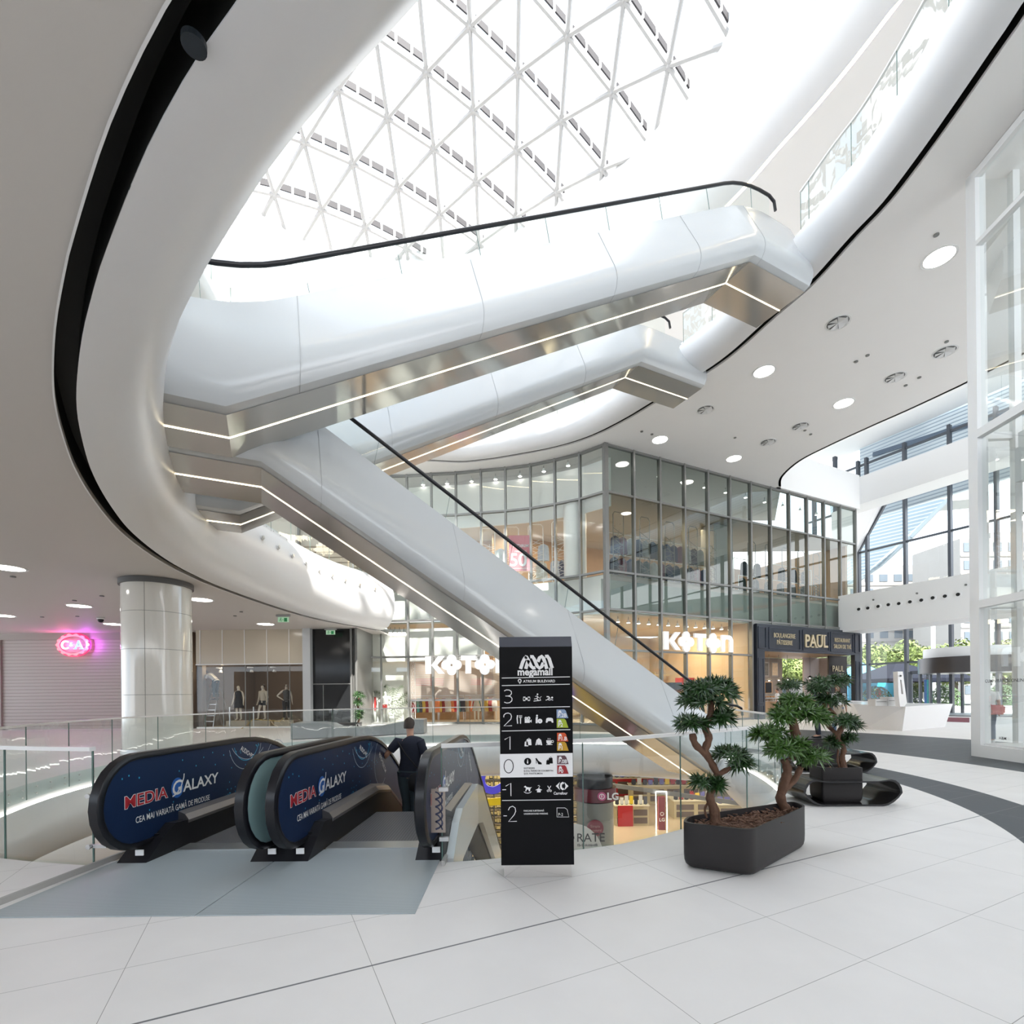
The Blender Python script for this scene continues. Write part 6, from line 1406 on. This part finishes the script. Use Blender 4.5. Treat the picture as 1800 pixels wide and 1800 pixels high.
q = fy(838, 1265, 26.5); q.z = .02; figure('mannequin', 'ivory mannequin in a pale patterned dress just inside the shop entrance', 'mannequin', q, math.pi, .98, None, MAN, mat('pale_floral', (.5, .44, .34), .8, noise=.5, nscale=20), None, None, None, female=True, skirt=(MATS['pale_floral'], .6))
g = G(); g.box((-4, 29.5, 2.6), (9, .1, 5.2)); struct('wall_entrance_back', g, wood)
for (x0, z0, w, h, c, lb) in ((731, 1.7, 1.6, .45, (.5, .04, .05), 'red promotional board high on the entrance back wall'), (828, 1.7, 1.2, .4, (.62, .14, .08), 'orange red promotional board on the right of the entrance back wall'), (760, .2, 1.5, .8, (.35, .04, .12), 'crimson display block on the floor of the shop entrance')):
    p = fy(x0, 1240, 28.6); g = G(); g.box((p.x+w/2, 28.6, z0+h/2+.3), (w, .1, h)); t = tag(g.build('promo_board', mat('promo_%d' % int(c[2]*100), c, .6)), lb, 'board')
# ground floor interior right part
for k, (px, py, w, h, c, lb) in enumerate(((1182, 1208, .9, .5, (.03, .03, .035), 'black display table sign seen behind the descending handrail'), (1204, 1200, 1.0, .55, (.5, .03, .03), 'red display table inside the right glass front'))):
    p = fv(px, py, W2(KW(0, 0, -2.0-k)), A); t = thing('display_table', lb, 'table', V3(p, 0)); g = G(); g.box(V3(p, p.z), (w, .5, h), A); g.build('top_box', mat('disp_%d' % k, c, .5), t); g = G(); g.box(V3(p, (p.z-h/2)/2), (w*.8, .4, p.z-h/2), A); g.build('base', wood, t)
for k in range(6):
    p = C+A*(1.4+1.35*k)+B*6.0; t = thing('shelf_unit', 'gold lit wall shelf unit at the back of the right ground floor shop', 'shelf', V3(p, 0), 'gold shelf units on the back wall')
    g = G()
    for z in (.3, .9, 1.5, 2.1, 2.6): g.bar(V3(p, z), V3(p+A*1.2, z), .4, .04)
    g.bar(V3(p, 0), V3(p, 2.8), .4, .04, up=A); g.build('shelves', mat('pale_gold', (.55, .42, .22), .5), t)
    for z in (.34, .94, 1.54): g = G(); g.bar(V3(p+A*.15, z+.12), V3(p+A*1.05, z+.12), .26, .22); g.build('folded_stack', mat('fold_%d' % (k % 3), ((.5, .4, .3), (.2, .15, .12), (.6, .55, .5))[k % 3], .9), t)
src = None
for k in range(14):
    p = V3(C+A*(.7+.64*k)+B*.9, 5.05)
    if src is None:
        src = thing('track_spotlight', 'small ceiling spotlight in a row behind the right ground floor glass', 'spotlight', p, 'ceiling spotlights behind the ground floor glass'); g = G(); g.lathe((p.x, p.y), [(.05, 5.05), (.10, 4.9)], 12); g.build('lamp_head', ALUW, src); g = G(); g.disc(p-ZZ*.16, (0, 0, 1), .085, .01, 12); g.build('bulb', LAMP, src); g = G(); g.bar(p, p+ZZ*.14, .02); g.build('stem', ALU, src)
    else: dup(src, p)
for k in range(11): dup(src, V3(C+A*(.8+1.6*k)+B*.9, 12.55), label='small ceiling spotlight high behind the dark upper glass', group='ceiling spotlights behind the upper glass')
for k in range(7): dup(src, Vector((lp[1+k].x-.5, lp[1+k].y+.45, 12.55)), label='small ceiling spotlight high behind the middle curved glass', group='ceiling spotlights behind the curved glass')
for k in range(4): dup(src, V3(Vector((fy(686+8*k*1.0, 1095, 26).x, 26.0, 0)), 4.9), label='small white spotlight above the bright display window', group='spotlights above the bright display window')
for k in range(3):
    lamp('AREA', V3(C+A*(2+3*k)+B*3, 5.0), 110, (1, .80, .50), 2.2)
    lamp('AREA', V3(C+A*(2.5+5.5*k)+B*3.2, 10.6), 110, (1, .78, .52), 2.2)
for x in (-5.2, -2.2, .8): lamp('AREA', (x, 27.8, 5.0), 45, (1, .82, .58), 2); lamp('AREA', (x, 28.2, 10.6), 70, (1, .85, .65), 2)
lamp('AREA', (-12.3, 26.3, 4.2), 45, (1, .82, .6), 2.5)
lamp('POINT', (lx.x+.3, 24.6, 2.8), 14, (1, .75, .45), .08)
# ================================================================ LOWER LEVEL
def low(px, py, z=LZ): return fz(px, py, z)
lc = Vector((3.05, 18.6, 0)); t = thing('round_kiosk', 'round grey kiosk column with a dark red band and white letters on the lower level', 'kiosk', V3(lc, LZ))
g = G(); g.cyl(lc, .68, LZ, -2.5, 40); g.build('drum', mat('smoked_grey', (.20, .21, .20), .2), t, smooth=50); g = G(); g.cyl(lc, .78, -2.45, -1.98, 40); g.build('band', mat('dark_red_band', (.10, .012, .022), .3), t, smooth=50); g = G(); g.cyl(lc, .66, -1.98, -1.58, 32); g.build('neck', BLKM, t, smooth=50)
lo = lc+Vector((.10, -.80, 0)); s = Sheet(V3(lo, -2.4), Vector((.97, -.16, 0)), ZZ, thick=.02); s.text('LG', .22, .10, .34, bold=.03); s.build('lettering', WT, t)
s = Sheet(V3(lo, -2.4), Vector((.97, -.16, 0)), ZZ, thick=.02); s.circ(.02, .2, .155, n=20); s.build('round_logo', mat('pink_logo', (.55, .10, .25), .4), t); s = Sheet(V3(lo, -2.4), Vector((.97, -.16, 0)), ZZ, thick=.03); s.circ(.02, .2, .10, n=16, hole=.75); s.rect(.0, .16, .03, .26); s.build('logo_mark', WT, t)
s = Sheet(V3(lc+Vector((-.12, -.72, 0)), -3.35), XX, ZZ, thick=.02); s.circ(0, 0, .30, n=24); s.build('red_disc', mat('dark_red_disc', (.18, .02, .035), .4), t); s = Sheet(V3(lc+Vector((-.12, -.74, 0)), -3.35), XX, ZZ, thick=.02); s.text('Simplu', 0, .03, .13, 'c'); s.text('și natural', 0, -.11, .12, 'c'); s.build('disc_text', mat('pale_pink', (.5, .3, .3), .5), t)
g = G(); g.box((-.0, 22, -3.0), (.01, .01, .01))
t = thing('oval_banner', 'white half oval floor display with a number and the word rate on the lower level', 'banner', low(1020, 1478, -3.4))
o_ = fy(1012, 1503, 16.5); s = Sheet(o_, XX, ZZ, thick=.04); s.poly([(1.0*math.cos(a_*.1571)-.1, 1.05*math.sin(a_*.1571)) for a_ in range(21)]); s.build('board', mat('pale_grey_board', (.55, .55, .52), .5), t)
s = Sheet(o_, XX, ZZ, thick=.05); s.text('24', -.55, .45, .52, bold=.03); s.text('RATE', .05, .45, .40); s.text('fără dobândă', .05, .3, .12); s.text('la produsele Apple', -.4, .1, .13, bold=.01); s.build('lettering', BLKM, t)
def lowcounter(label, px0, px1, ybase, h, depth, mbody, goods, seed):
    a, b = low(px0, ybase), low(px1, ybase); t = thing('sales_counter', label, 'counter', a); c = (a+b)/2; w = (b-a).length
    g = G(); g.box((c.x, c.y+depth/2, LZ+h/2), (w, depth, h)); g.build('body', mbody, t)
    g = G(); g.box((c.x, c.y+depth/2, LZ+h+.03), (w+.1, depth+.1, .06)); g.build('worktop', mat('cream_top', (.6, .55, .42), .4), t)
    n = max(2, int(w/.9))
    for k in range(n):
        for zz in (.28, .68): g = G(); g.box((a.x+w*(k+.5)/n, c.y-.02, LZ+h*zz), (w/n*.8, .03, h*.3)); g.build('drawer_front', mat('brown_drawer', (.09, .06, .045), .5), t)
    r = random.Random(seed)
    for k in range(goods):
        x = a.x+w*(k+.5)/goods; d = thing('display_screen', goods_label % label.split()[0], 'screen', (x, c.y+.2, LZ+h+.06), 'screens and boxes on the %s lower counter' % label.split()[0])
        ww, hh = w/goods*.75, r.uniform(.3, .5); col = r.choice([(.02, .02, .03), (.6, .42, .02), (.3, .02, .03), (.5, .5, .5), (.12, .12, .35), (.03, .03, .04)])
        g = G(); g.box((x, c.y+.2, LZ+h+.08+hh/2), (ww, .05, hh)); g.build('panel', mat('goods_%d_%d' % (int(col[0]*100), int(col[2]*100)), col, .35), d); g = G(); g.box((x, c.y+.22, LZ+h+.07), (ww*.5, .2, .02)); g.build('foot', BLKM, d)
goods_label = 'small screen or box standing on the %s lower level counter'
CR = mat('cream_counter', (.42, .35, .21), .5); REDP = mat('red_panel', (.38, .01, .015), .4)
lowcounter('first lower level counter with dark drawers and a red end panel', 1082, 1141, 1452, 1.05, 1.2, CR, 7, 1)
a = low(1094, 1452); g = G(); g.box((a.x+.15, a.y-.06, LZ+.55), (.8, .06, 1.1)); t = tag(g.build('red_end_panel', REDP), 'red panel on the front of the first lower counter', 'panel')
lowcounter('second lower level counter, long and low, behind the dark beam', 1185, 1262, 1440, 1.0, 1.2, CR, 8, 2)
lowcounter('third lower level counter at the right below the planter railing', 1262, 1350, 1448, 1.0, 1.0, CR, 7, 3)
lowcounter('fourth lower level counter deep in the electronics shop', 1110, 1230, 1412, 1.1, 1.0, CR, 12, 4)
lowcounter('fifth lower level counter at the back of the electronics shop', 1060, 1200, 1399, 1.2, 1.0, REDP, 14, 5)
t = thing('lit_totem', 'dark red totem with white letters between two white light tubes on the lower level', 'totem', low(1163, 1458)); q = low(1163, 1458)
g = G(); g.box((q.x, q.y, LZ+.85), (.34, .2, 1.7)); g.build('column', mat('dark_red_column', (.20, .02, .03), .4), t)
for sx_ in (-.28, .28): g = G(); g.bar((q.x+sx_, q.y, LZ), (q.x+sx_, q.y, LZ+1.95), .035); g.build('light_tube', LEDW, t)
g = G(); g.bar((q.x-.28, q.y, LZ+1.95), (q.x+.28, q.y, LZ+1.95), .035); g.build('light_tube', LEDW, t)
s = Sheet(Vector((q.x-.17, q.y-.10, LZ+.45)), XX, ZZ, thick=.01); s.text('LG', .17, 0, .24, 'c', bold=.02); s.circ(.17, .38, .10, n=16, hole=.7); s.build('lettering', WT, t)
# dark storefront header beam
p0, p1 = fy(1066, 1377, 24), fy(1300, 1452, 15.5); g = G(); g.bar(fy(1066, 1379, 26), fy(1440, 1432, 26), .1, .22); t = tag(g.build('storefront_header', mat('grey_header', (.12, .12, .12), .4)), 'dark grey header beam over the lower shop window', 'beam')
# shelf wall with blue letters and yellow stripe, seen left of the totem
sw = thing('shelf_wall', 'long dark shelf wall packed with small goods on the lower level behind the escalators', 'shelves', (-3, 22.5, LZ))
g = G()
for z in [LZ+.25+.33*k for k in range(11)]: g.box((-1.5, 22.9, z), (9, .6, .04))
for k in range(8): g.box((-6+1.28*k, 22.9, LZ+1.9), (.05, .6, 3.8))
g.build('shelf_frame', mat('dark_shelf', (.06, .055, .05), .6), sw)
g = G(); r = random.Random(2)
for z in [LZ+.27+.33*k for k in range(11)]:
    x = -5.9
    while x < 2.9: w = r.uniform(.08, .22); g.box((x+w/2, 22.75, z+.1), (w*.85, .2, r.uniform(.1, .22))); x += w
o = g.build('goods', mat('gold_goods', (.34, .27, .12), .6, noise=.9, nscale=9), sw); o['kind'] = 'stuff'
t = thing('blue_letter_sign', 'big violet blue letters on the lower shelf wall between right escalator and totem', 'shop sign', fy(822, 1380, 20))
s = Sheet(fy(824, 1394, 19.5), XX, ZZ, thick=.06); s.text('I', .0, 0, 1.42, bold=.06); s.text('C', .42, .05, 1.35, bold=.06, sx=.95); s.text('O', 1.5, .05, 1.35, bold=.06); s.build('letter', mat('violet_blue', (.09, .07, .62), .4, emit=(.15, .12, 1), estr=.12), t)
t = thing('yellow_sign_bar', 'yellow bar sign across the lower shelf wall', 'shop sign', fy(850, 1405, 19.5)); g = G(); g.bar(fy(716, 1382, 19.6), fy(740, 1392, 19.4), .04, .22); g.bar(fy(838, 1412, 19.5), fy(1000, 1398, 19.5), .04, .28); g.build('bar', mat('yellow_sign', (.75, .52, .01), .4, emit=(1, .7, .02), estr=.08), t)
for x, y, e in ((0, 15, 90), (7, 18, 110), (-3, 20, 60), (5, 26, 160), (11, 26, 120), (2, 34, 160)): lamp('AREA', (x, y, -1.75) if (y > 19 or x > 6) else (x, 21, -1.75), e, (1, .88, .66), 3)
for k in range(12):
    q = Vector((-2+1.6*k, 24+2.2*(k % 3), -1.64))
    if k == 0: src = thing('lower_ceiling_light', 'round ceiling light in the lower level shop', 'ceiling light', q, 'ceiling lights of the lower level'); g = G(); g.disc(q-ZZ*.03, (0, 0, 1), .18, .02, 16); g.build('diffuser', LAMP, src); g = G(); g.disc(q-ZZ*.01, (0, 0, 1), .22, .015, 16); g.build('rim', ALUW, src)
    else: dup(src, q)
# ================================================================ OUTSIDE
g = G(); g.box((60, 90, -.35), (300, 200, .1)); 
g = G(); add_slab(g, [(34.05, 40), (48.5, -14), (220, -14), (220, 200), (-60, 200), (-60, 40.2)], [], -.3, -.02); struct('ground', g, mat('asphalt', (.30, .29, .28), .9, noise=.1))
FL = mat('outdoor_foliage', (.16, .21, .055), .7, noise=.45, nscale=1.2); BRK = mat('grey_bark', (.12, .10, .08), .9)
def street_tree(label, x, y, h, r, seed, grp='street trees beyond the glass front'):
    t = thing('street_tree', label, 'tree', (x, y, 0), grp); rnd = random.Random(seed)
    g = G(); g.tube([(x, y, 0), (x+.1, y, h*.3), (x, y+.1, h*.6)], [.22, .18, .1], 8); g.build('trunk', BRK, t)
    g = G()
    for b in range(16):
        c = Vector((x+rnd.gauss(0, r*.42), y+rnd.gauss(0, r*.42), h*.60+rnd.gauss(0, h*.15)))
        for _ in range(230):
            d = Vector((rnd.gauss(0, 1), rnd.gauss(0, 1), rnd.gauss(0, .8))).normalized(); p = c+d*r*.42*rnd.uniform(.7, 1); o = d.orthogonal().normalized(); w = d.cross(o); a = rnd.uniform(0, 6); u = (o*math.cos(a)+w*math.sin(a))+d*rnd.uniform(-.5, .5); v = u.cross(d).normalized(); s = rnd.uniform(.12, .22)
            g.add([p-u*s, p+v*s*.6, p+u*s, p-v*s*.6], [(0, 1, 2, 3)])
    g.build('foliage', FL, t); return t
tsrc = None
def outp(px, D): d = ray(px, 1200); return Vector((d.x*D, d.y*D, 0))
for k, (px, D, h, r) in enumerate(((1512, 52, 7.6, 2.6), (1548, 56, 7.6, 2.8), (1590, 50, 7.0, 2.6), (1632, 54, 7.8, 2.8), (1678, 50, 7.6, 2.8), (1720, 52, 7.6, 2.8), (1765, 48, 7.4, 2.7), (1815, 48, 7.6, 3), (1860, 46, 7.6, 3), (1475, 60, 8, 3), (1430, 62, 8, 3), (1385, 64, 8, 3))):
    p = outp(px, D)
    if k < 3: tr_ = street_tree('dusty green street tree seen through the tall glass front', p.x, p.y, h, r, k); tsrc = (tsrc or []) + [tr_]
    else: dup(tsrc[k % 3], p, rz=k*1.3)
HG = mat('hedge_foliage', (.06, .11, .04), .8, noise=.4, nscale=2)
for k, px in enumerate((1540, 1612, 1662, 1762)):
    p = outp(px, 42); t = thing('bush', 'low dark green bush outside behind the glass front', 'bush', p, 'bushes outside the glass front'); rnd = random.Random(k); g = G()
    for _ in range(900):
        d = Vector((rnd.gauss(0, 1), rnd.gauss(0, 1), abs(rnd.gauss(0, 1)))).normalized(); q = p+Vector((d.x*1.2, d.y*1.2, .3+d.z*1.9))*1; q = p+Vector((d.x*1.2, d.y*1.2, .2+d.z*1.7)); o = d.orthogonal().normalized(); s = .1; w = d.cross(o); g.add([q-o*s, q+w*s, q+o*s], [(0, 1, 2)])
    g.build('foliage', HG, t)
conc = mat('pale_concrete_panels', (.27, .26, .245), .85, noise=.08, nscale=.3); wnm = mat('bluish_window', (.12, .145, .17), .2)
def block(label, px0, px1, D, z1, floors, wins):
    a, b = outp(px0, D), outp(px1, D); t = thing('apartment_block', label, 'building', (a+b)/2); u = (b-a).normalized(); n = Vector((u.y, -u.x, 0)); 
    if n.dot(a) > 0: n = -n
    w = (b-a).length; c = (a+b)/2-n*5
    g = G(); g.box(V3(c, z1/2), (w, 10, z1), u); g.build('wall', conc, t)
    g = G(); g.box(V3(c, z1+.5), (w*.3, 6, 2.2), u); g.build('roof_hut', conc, t)
    me0 = None; h = z1/floors
    for f_ in range(floors):
        for k in range(wins):
            p = a+u*(w*(k+.5)/wins)+n*.03; z = h*(f_+.5)
            if f_ < floors-10 and f_ < 2: continue
            if me0 is None: me0 = (G().box(V3(p, z), (w/wins*.55, .1, h*.5), u).build('window', wnm, t), V3(p, z))
            else:
                o = me0[0].copy(); COL.objects.link(o); o.parent = t; o.location = V3(p, z)-me0[1]
    for f_ in range(2, floors): g = G(); g.bar(V3(a+n*.06, h*f_), V3(b+n*.06, h*f_), .1, .25); g.build('floor_band', mat('band_concrete', (.21, .20, .19), .9), t)
block('long pale concrete apartment block beyond the trees, filling the glass front', 1440, 1720, 100, 25.5, 9, 11)
block('taller pale apartment block at the right behind the display box', 1690, 1900, 84, 27, 9, 8)
block('apartment block half hidden beyond the bakery wing', 1180, 1420, 110, 24, 8, 8)
block2 = None
# reddish block standing behind the camera that the dark glass mirrors
t = thing('apartment_block', 'long apartment block with brick red stripes across the street, mirrored in the dark glass', 'building', (128, 0, 0))
g = G(); g.box((134, -8, 14), (12, 130, 28)); g.build('wall', conc, t)
for f_ in range(1, 9):
    g = G(); g.box((127.9, -8, 28*f_/9-1.0), (.3, 130, .7)); g.build('balcony_band', mat('brick_red_band', (.35, .10, .06), .8), t)
    g = G(); [g.box((127.9, -70+5.2*k, 28*f_/9+.7), (.25, 2.6, 1.4)) for k in range(25)]; g.build('window_row', wnm, t)
# parasols, van, street lamp
def parasol(label, px, D, h, r, m, letter=None):
    p = outp(px, D); t = thing('parasol', label, 'parasol', p); g = G(); ri = [[Vector((p.x+q*rr_*sx_, p.y+q*rr_*sy_, z)) for sx_, sy_ in ((-1, -1), (1, -1), (1, 1), (-1, 1))] for q, rr_, z in ((1, r, h-.35), (1, r, h-.1), (.05, r, h+1.25))]
    g.loft(ri, caps=False); g.build('canopy', m, t); g = G(); g.cyl(p, .05, 0, h+1.2, 10); g.build('pole', ALU, t); g = G(); g.box(p+ZZ*.04, (.7, .7, .08)); g.build('base', ALU, t)
    if letter: s = Sheet(Vector((p.x-.9, p.y-r*.62-.02, h+.28)), XX, Vector((0, r*.95, 1.35)).normalized(), lift=.03); s.text(letter, .2, 0, .5, bold=.01); s.build('lettering', WT, t)
NVY = mat('navy_canopy', (.008, .010, .020), .8, spec=.2)
parasol('navy parasol with white lettering outside the glass front', 1577, 40, 2.5, 2.6, NVY, 'PAUL'); parasol('second navy parasol at right outside behind the glass door', 1634, 41, 2.5, 2.0, NVY); parasol('light blue parasol at the left outside next to the bakery frame', 1512, 43, 2.7, 1.6, mat('light_blue_canopy', (.08, .42, .58), .6))
p = outp(1537, 44); t = thing('van', 'bright cyan delivery van parked outside behind the parasols', 'van', p); g = G()
g.loft([[Vector((p.x+x, p.y+y, z)) for x, z in ((-3.0, .35), (2.5, .35), (2.6, 1.0), (2.1, 1.35), (1.5, 2.15), (-3.0, 2.25))] for y in (-1, 1)]); g.build('body', mat('cyan_paint', (.02, .42, .65), .35), t, bevel=.05)
for x in (-2.0, 1.6): g = G(); g.disc(p+Vector((x, -1.05, .36)), (0, -1, 0), .36, .1, 18); g.build('wheel', BLKM, t)
s = Sheet(p+Vector((-.4, -1.03, .9)), XX, ZZ, thick=.01); s.circ(0, .4, .28, .4); s.build('red_print', RDC, t)
for k, (px, D) in enumerate(((1520, 37.5), (1556, 38), (1604, 38))):
    p = outp(px, D); t = thing('terrace_table', 'dark terrace table outside the glass front', 'table', p, 'terrace tables outside'); g = G(); g.disc(p+ZZ*.72, (0, 0, 1), .4, .04, 16); g.build('top', BLKM, t); g = G(); g.cyl(p, .04, 0, .72, 8); g.build('leg', BLKM, t)
for k, (px, D) in enumerate(((1532, 37.6), (1548, 37.2), (1566, 37.4), (1616, 37.8))):
    p = outp(px, D); t = thing('terrace_chair', 'dark slat back terrace chair outside the glass front', 'chair', p, 'terrace chairs outside'); g = G(); g.box(p+ZZ*.45, (.42, .42, .04)); g.build('seat', NVY, t)
    g = G(); [g.box(p+Vector((0, .2, z)), (.4, .03, .06)) for z in (.62, .75, .88)]; g.build('backrest', NVY, t)
    for a_ in (-.18, .18):
        for b_ in (-.18, .18): g = G(); g.bar(p+Vector((a_, b_, 0)), p+Vector((a_, b_, .9 if b_ > 0 else .45)), .035); g.build('leg', NVY, t)
p = outp(1742, 47); t = thing('street_lamp', 'twin armed white street lamp outside seen through the display box', 'street lamp', p); g = G(); g.tube([p, p+ZZ*8], [.12, .08], 10); g.build('pole', ALUW, t)
for sx_ in (.0, .5): g = G(); g.tube([p+Vector((0, 0, 6.5-sx_)), p+Vector((.25, 0, 8.2-sx_)), p+Vector((.9, 0, 9.0-sx_)), p+Vector((1.9, 0, 9.1-sx_))], .06, 8); g.build('arm', ALUW, t)
p = outp(1641, 46); g = G(); g.tube([p, p+ZZ*9], .16, 12); tag(g.build('white_mast', ALUW, None), 'slim white mast outside behind the trees', 'mast')
# slatted grey canopy wedge outside (triangular in view)
slv = slat_mat('grey_louvre', (.30, .37, .42), (.50, .58, .62), .28, 2, .4, .35); slw = slat_mat('pale_louvre', (.62, .68, .72), (.28, .36, .45), .24, 2, .4, .4)
cn = thing('louvred_canopy', 'sloping grey louvred canopy wedge outside the upper glass', 'canopy', fy(1510, 1010, 44))
pts = [fy(1480, 860, 45), fy(1665, 878, 39), fy(1600, 945, 41), fy(1545, 995, 43.5), fy(1500, 1026, 45)]
g = G(); bk = [p+A*1.2+Vector((0, 3, .6)) for p in pts]; n = len(pts); g.add(pts+bk, [tuple(range(n)), tuple(range(2*n-1, n-1, -1))]+[(i, (i+1) % n, n+(i+1) % n, n+i) for i in range(n)]); g.build('louvre_body', slv, cn)
g = G(); 
for a, b in zip(pts[1:], pts[2:]): g.bar(a-YY*.1, b-YY*.1, .25, .25)
g.build('edge_beam', mat('grey_beam', (.30, .35, .38), .5), cn)
g = G(); up = [fy(1470, 855, 46), fy(1500, 850, 46), fy(1720, 790, 40), fy(1720, 876, 39), fy(1665, 881, 39.5)]; bk = [p+Vector((2, 3, .3)) for p in up]; n = 5; g.add(up+bk, [tuple(range(n)), tuple(range(2*n-1, n-1, -1))]+[(i, (i+1) % n, n+(i+1) % n, n+i) for i in range(n)]); g.build('soffit', mat('canopy_grey', (.42, .43, .43), .7), cn)
lw = thing('louvred_upper_wall', 'pale horizontal louvre screen outside the topmost windows', 'louvre screen', V3(F0+A*3, 14))
g = G(); g.bar(V3(F0+A*2.5+B*5.5, 17.6), V3(F0+A*2.5-B*50, 17.6), .3, 6.4); g.build('louvres', slw, lw)
g = G(); g.bar(V3(F0+A*2.2+B*4.5, 19.0), V3(F0+A*2.2-B*24, 16.4), .15, .3); g.build('diagonal_beam', mat('steel_blue', (.08, .12, .18), .5), lw)
# revolving door
dc = Vector((24.0, 27.0, 0)); dc = outp(1705, 29.0); t = thing('revolving_door', 'big dark revolving door drum at the street entrance', 'door', dc)
g = G(); g.cyl(dc, 2.35, 2.45, 3.35, 48); g.build('drum', mat('dark_bronze_band', (.045, .038, .036), .35), t, smooth=50)
g = G(); g.cyl(dc, 2.1, 3.35, 3.9, 48); g.build('canopy_top', PLASTER, t, smooth=50); g = G(); g.cyl(dc, 2.3, 0, .06, 40); g.build('floor_ring', DSTEEL, t)
for k in range(8):
    an = 6.28318*k/8+.2; p = dc+Vector((2.25*math.cos(an), 2.25*math.sin(an), 0)); g = G(); g.box(V3(p, 1.25), (.12, .12, 2.4)); g.build('post', dk, t)
for k in range(3):
    an = 2.1*k+.4; g = G(); u = Vector((math.cos(an), math.sin(an), 0)); g.add([V3(dc, .08), V3(dc+u*2.1, .08), V3(dc+u*2.1, 2.42), V3(dc, 2.42)], [(0, 1, 2, 3)]); g.build('wing', GLC, t)
t = thing('entrance_mat', 'dark red entrance mat in front of the revolving door', 'mat', f0(1655, 1267)); a, b, c, d = f0(1650, 1268), f0(1704, 1270), f0(1704, 1262), f0(1652, 1261); g = G(); g.add([v+ZZ*.012 for v in (a, b, c, d)]+[v+ZZ*.001 for v in (a, b, c, d)], [(0, 1, 2, 3), (7, 6, 5, 4), (0, 1, 5, 4), (1, 2, 6, 5), (2, 3, 7, 6), (3, 0, 4, 7)]); g.build('mat', mat('wine_mat', (.16, .02, .035), .9), t)
dr = thing('entrance_door', 'dark framed glass swing door left of the revolving door', 'door', FP(sF(1616), 0, .1))
g = G(); sa, sb = sF(1600), sF(1632)
for s_ in (sa, sb): g.box(FP(s_, 1.35, .1), (.2, .14, 2.7), B)
for z in (.12, 2.65): g.bar(FP(sa, z, .1), FP(sb, z, .1), .14, .22)
g.build('frame', dk, dr); g = G(); g.add([FP(sa, .2, .1), FP(sb, .2, .1), FP(sb, 2.6, .1), FP(sa, 2.6, .1)], [(0, 1, 2, 3)]); g.build('glass_pane', GLF, dr); g = G(); g.box(FP(sb+.25, 1.1, .22), (.05, .05, .5), B); g.build('handle', STEEL, dr)
for k, (px, c, lb) in enumerate(((1636, (.02, .12, .35), 'blue roll-up banner beside the entrance'), (1640.5, (.02, .30, .30), 'teal roll-up banner beside the entrance'))):
    p = FP(sF(px), 0, .6); t = thing('rollup_banner', lb, 'banner', p); g = G(); g.box(V3(p, 1.1), (.28, .04, 2.1), B); g.build('sheet', mat('ban_%d' % k, c, .5), t); g = G(); g.box(V3(p, .04), (.35, .2, .08), B); g.build('foot', STEEL, t)
# ================================================================ clean up helper marks
for o in bpy.data.objects:
    if '_o' in o: del o['_o']
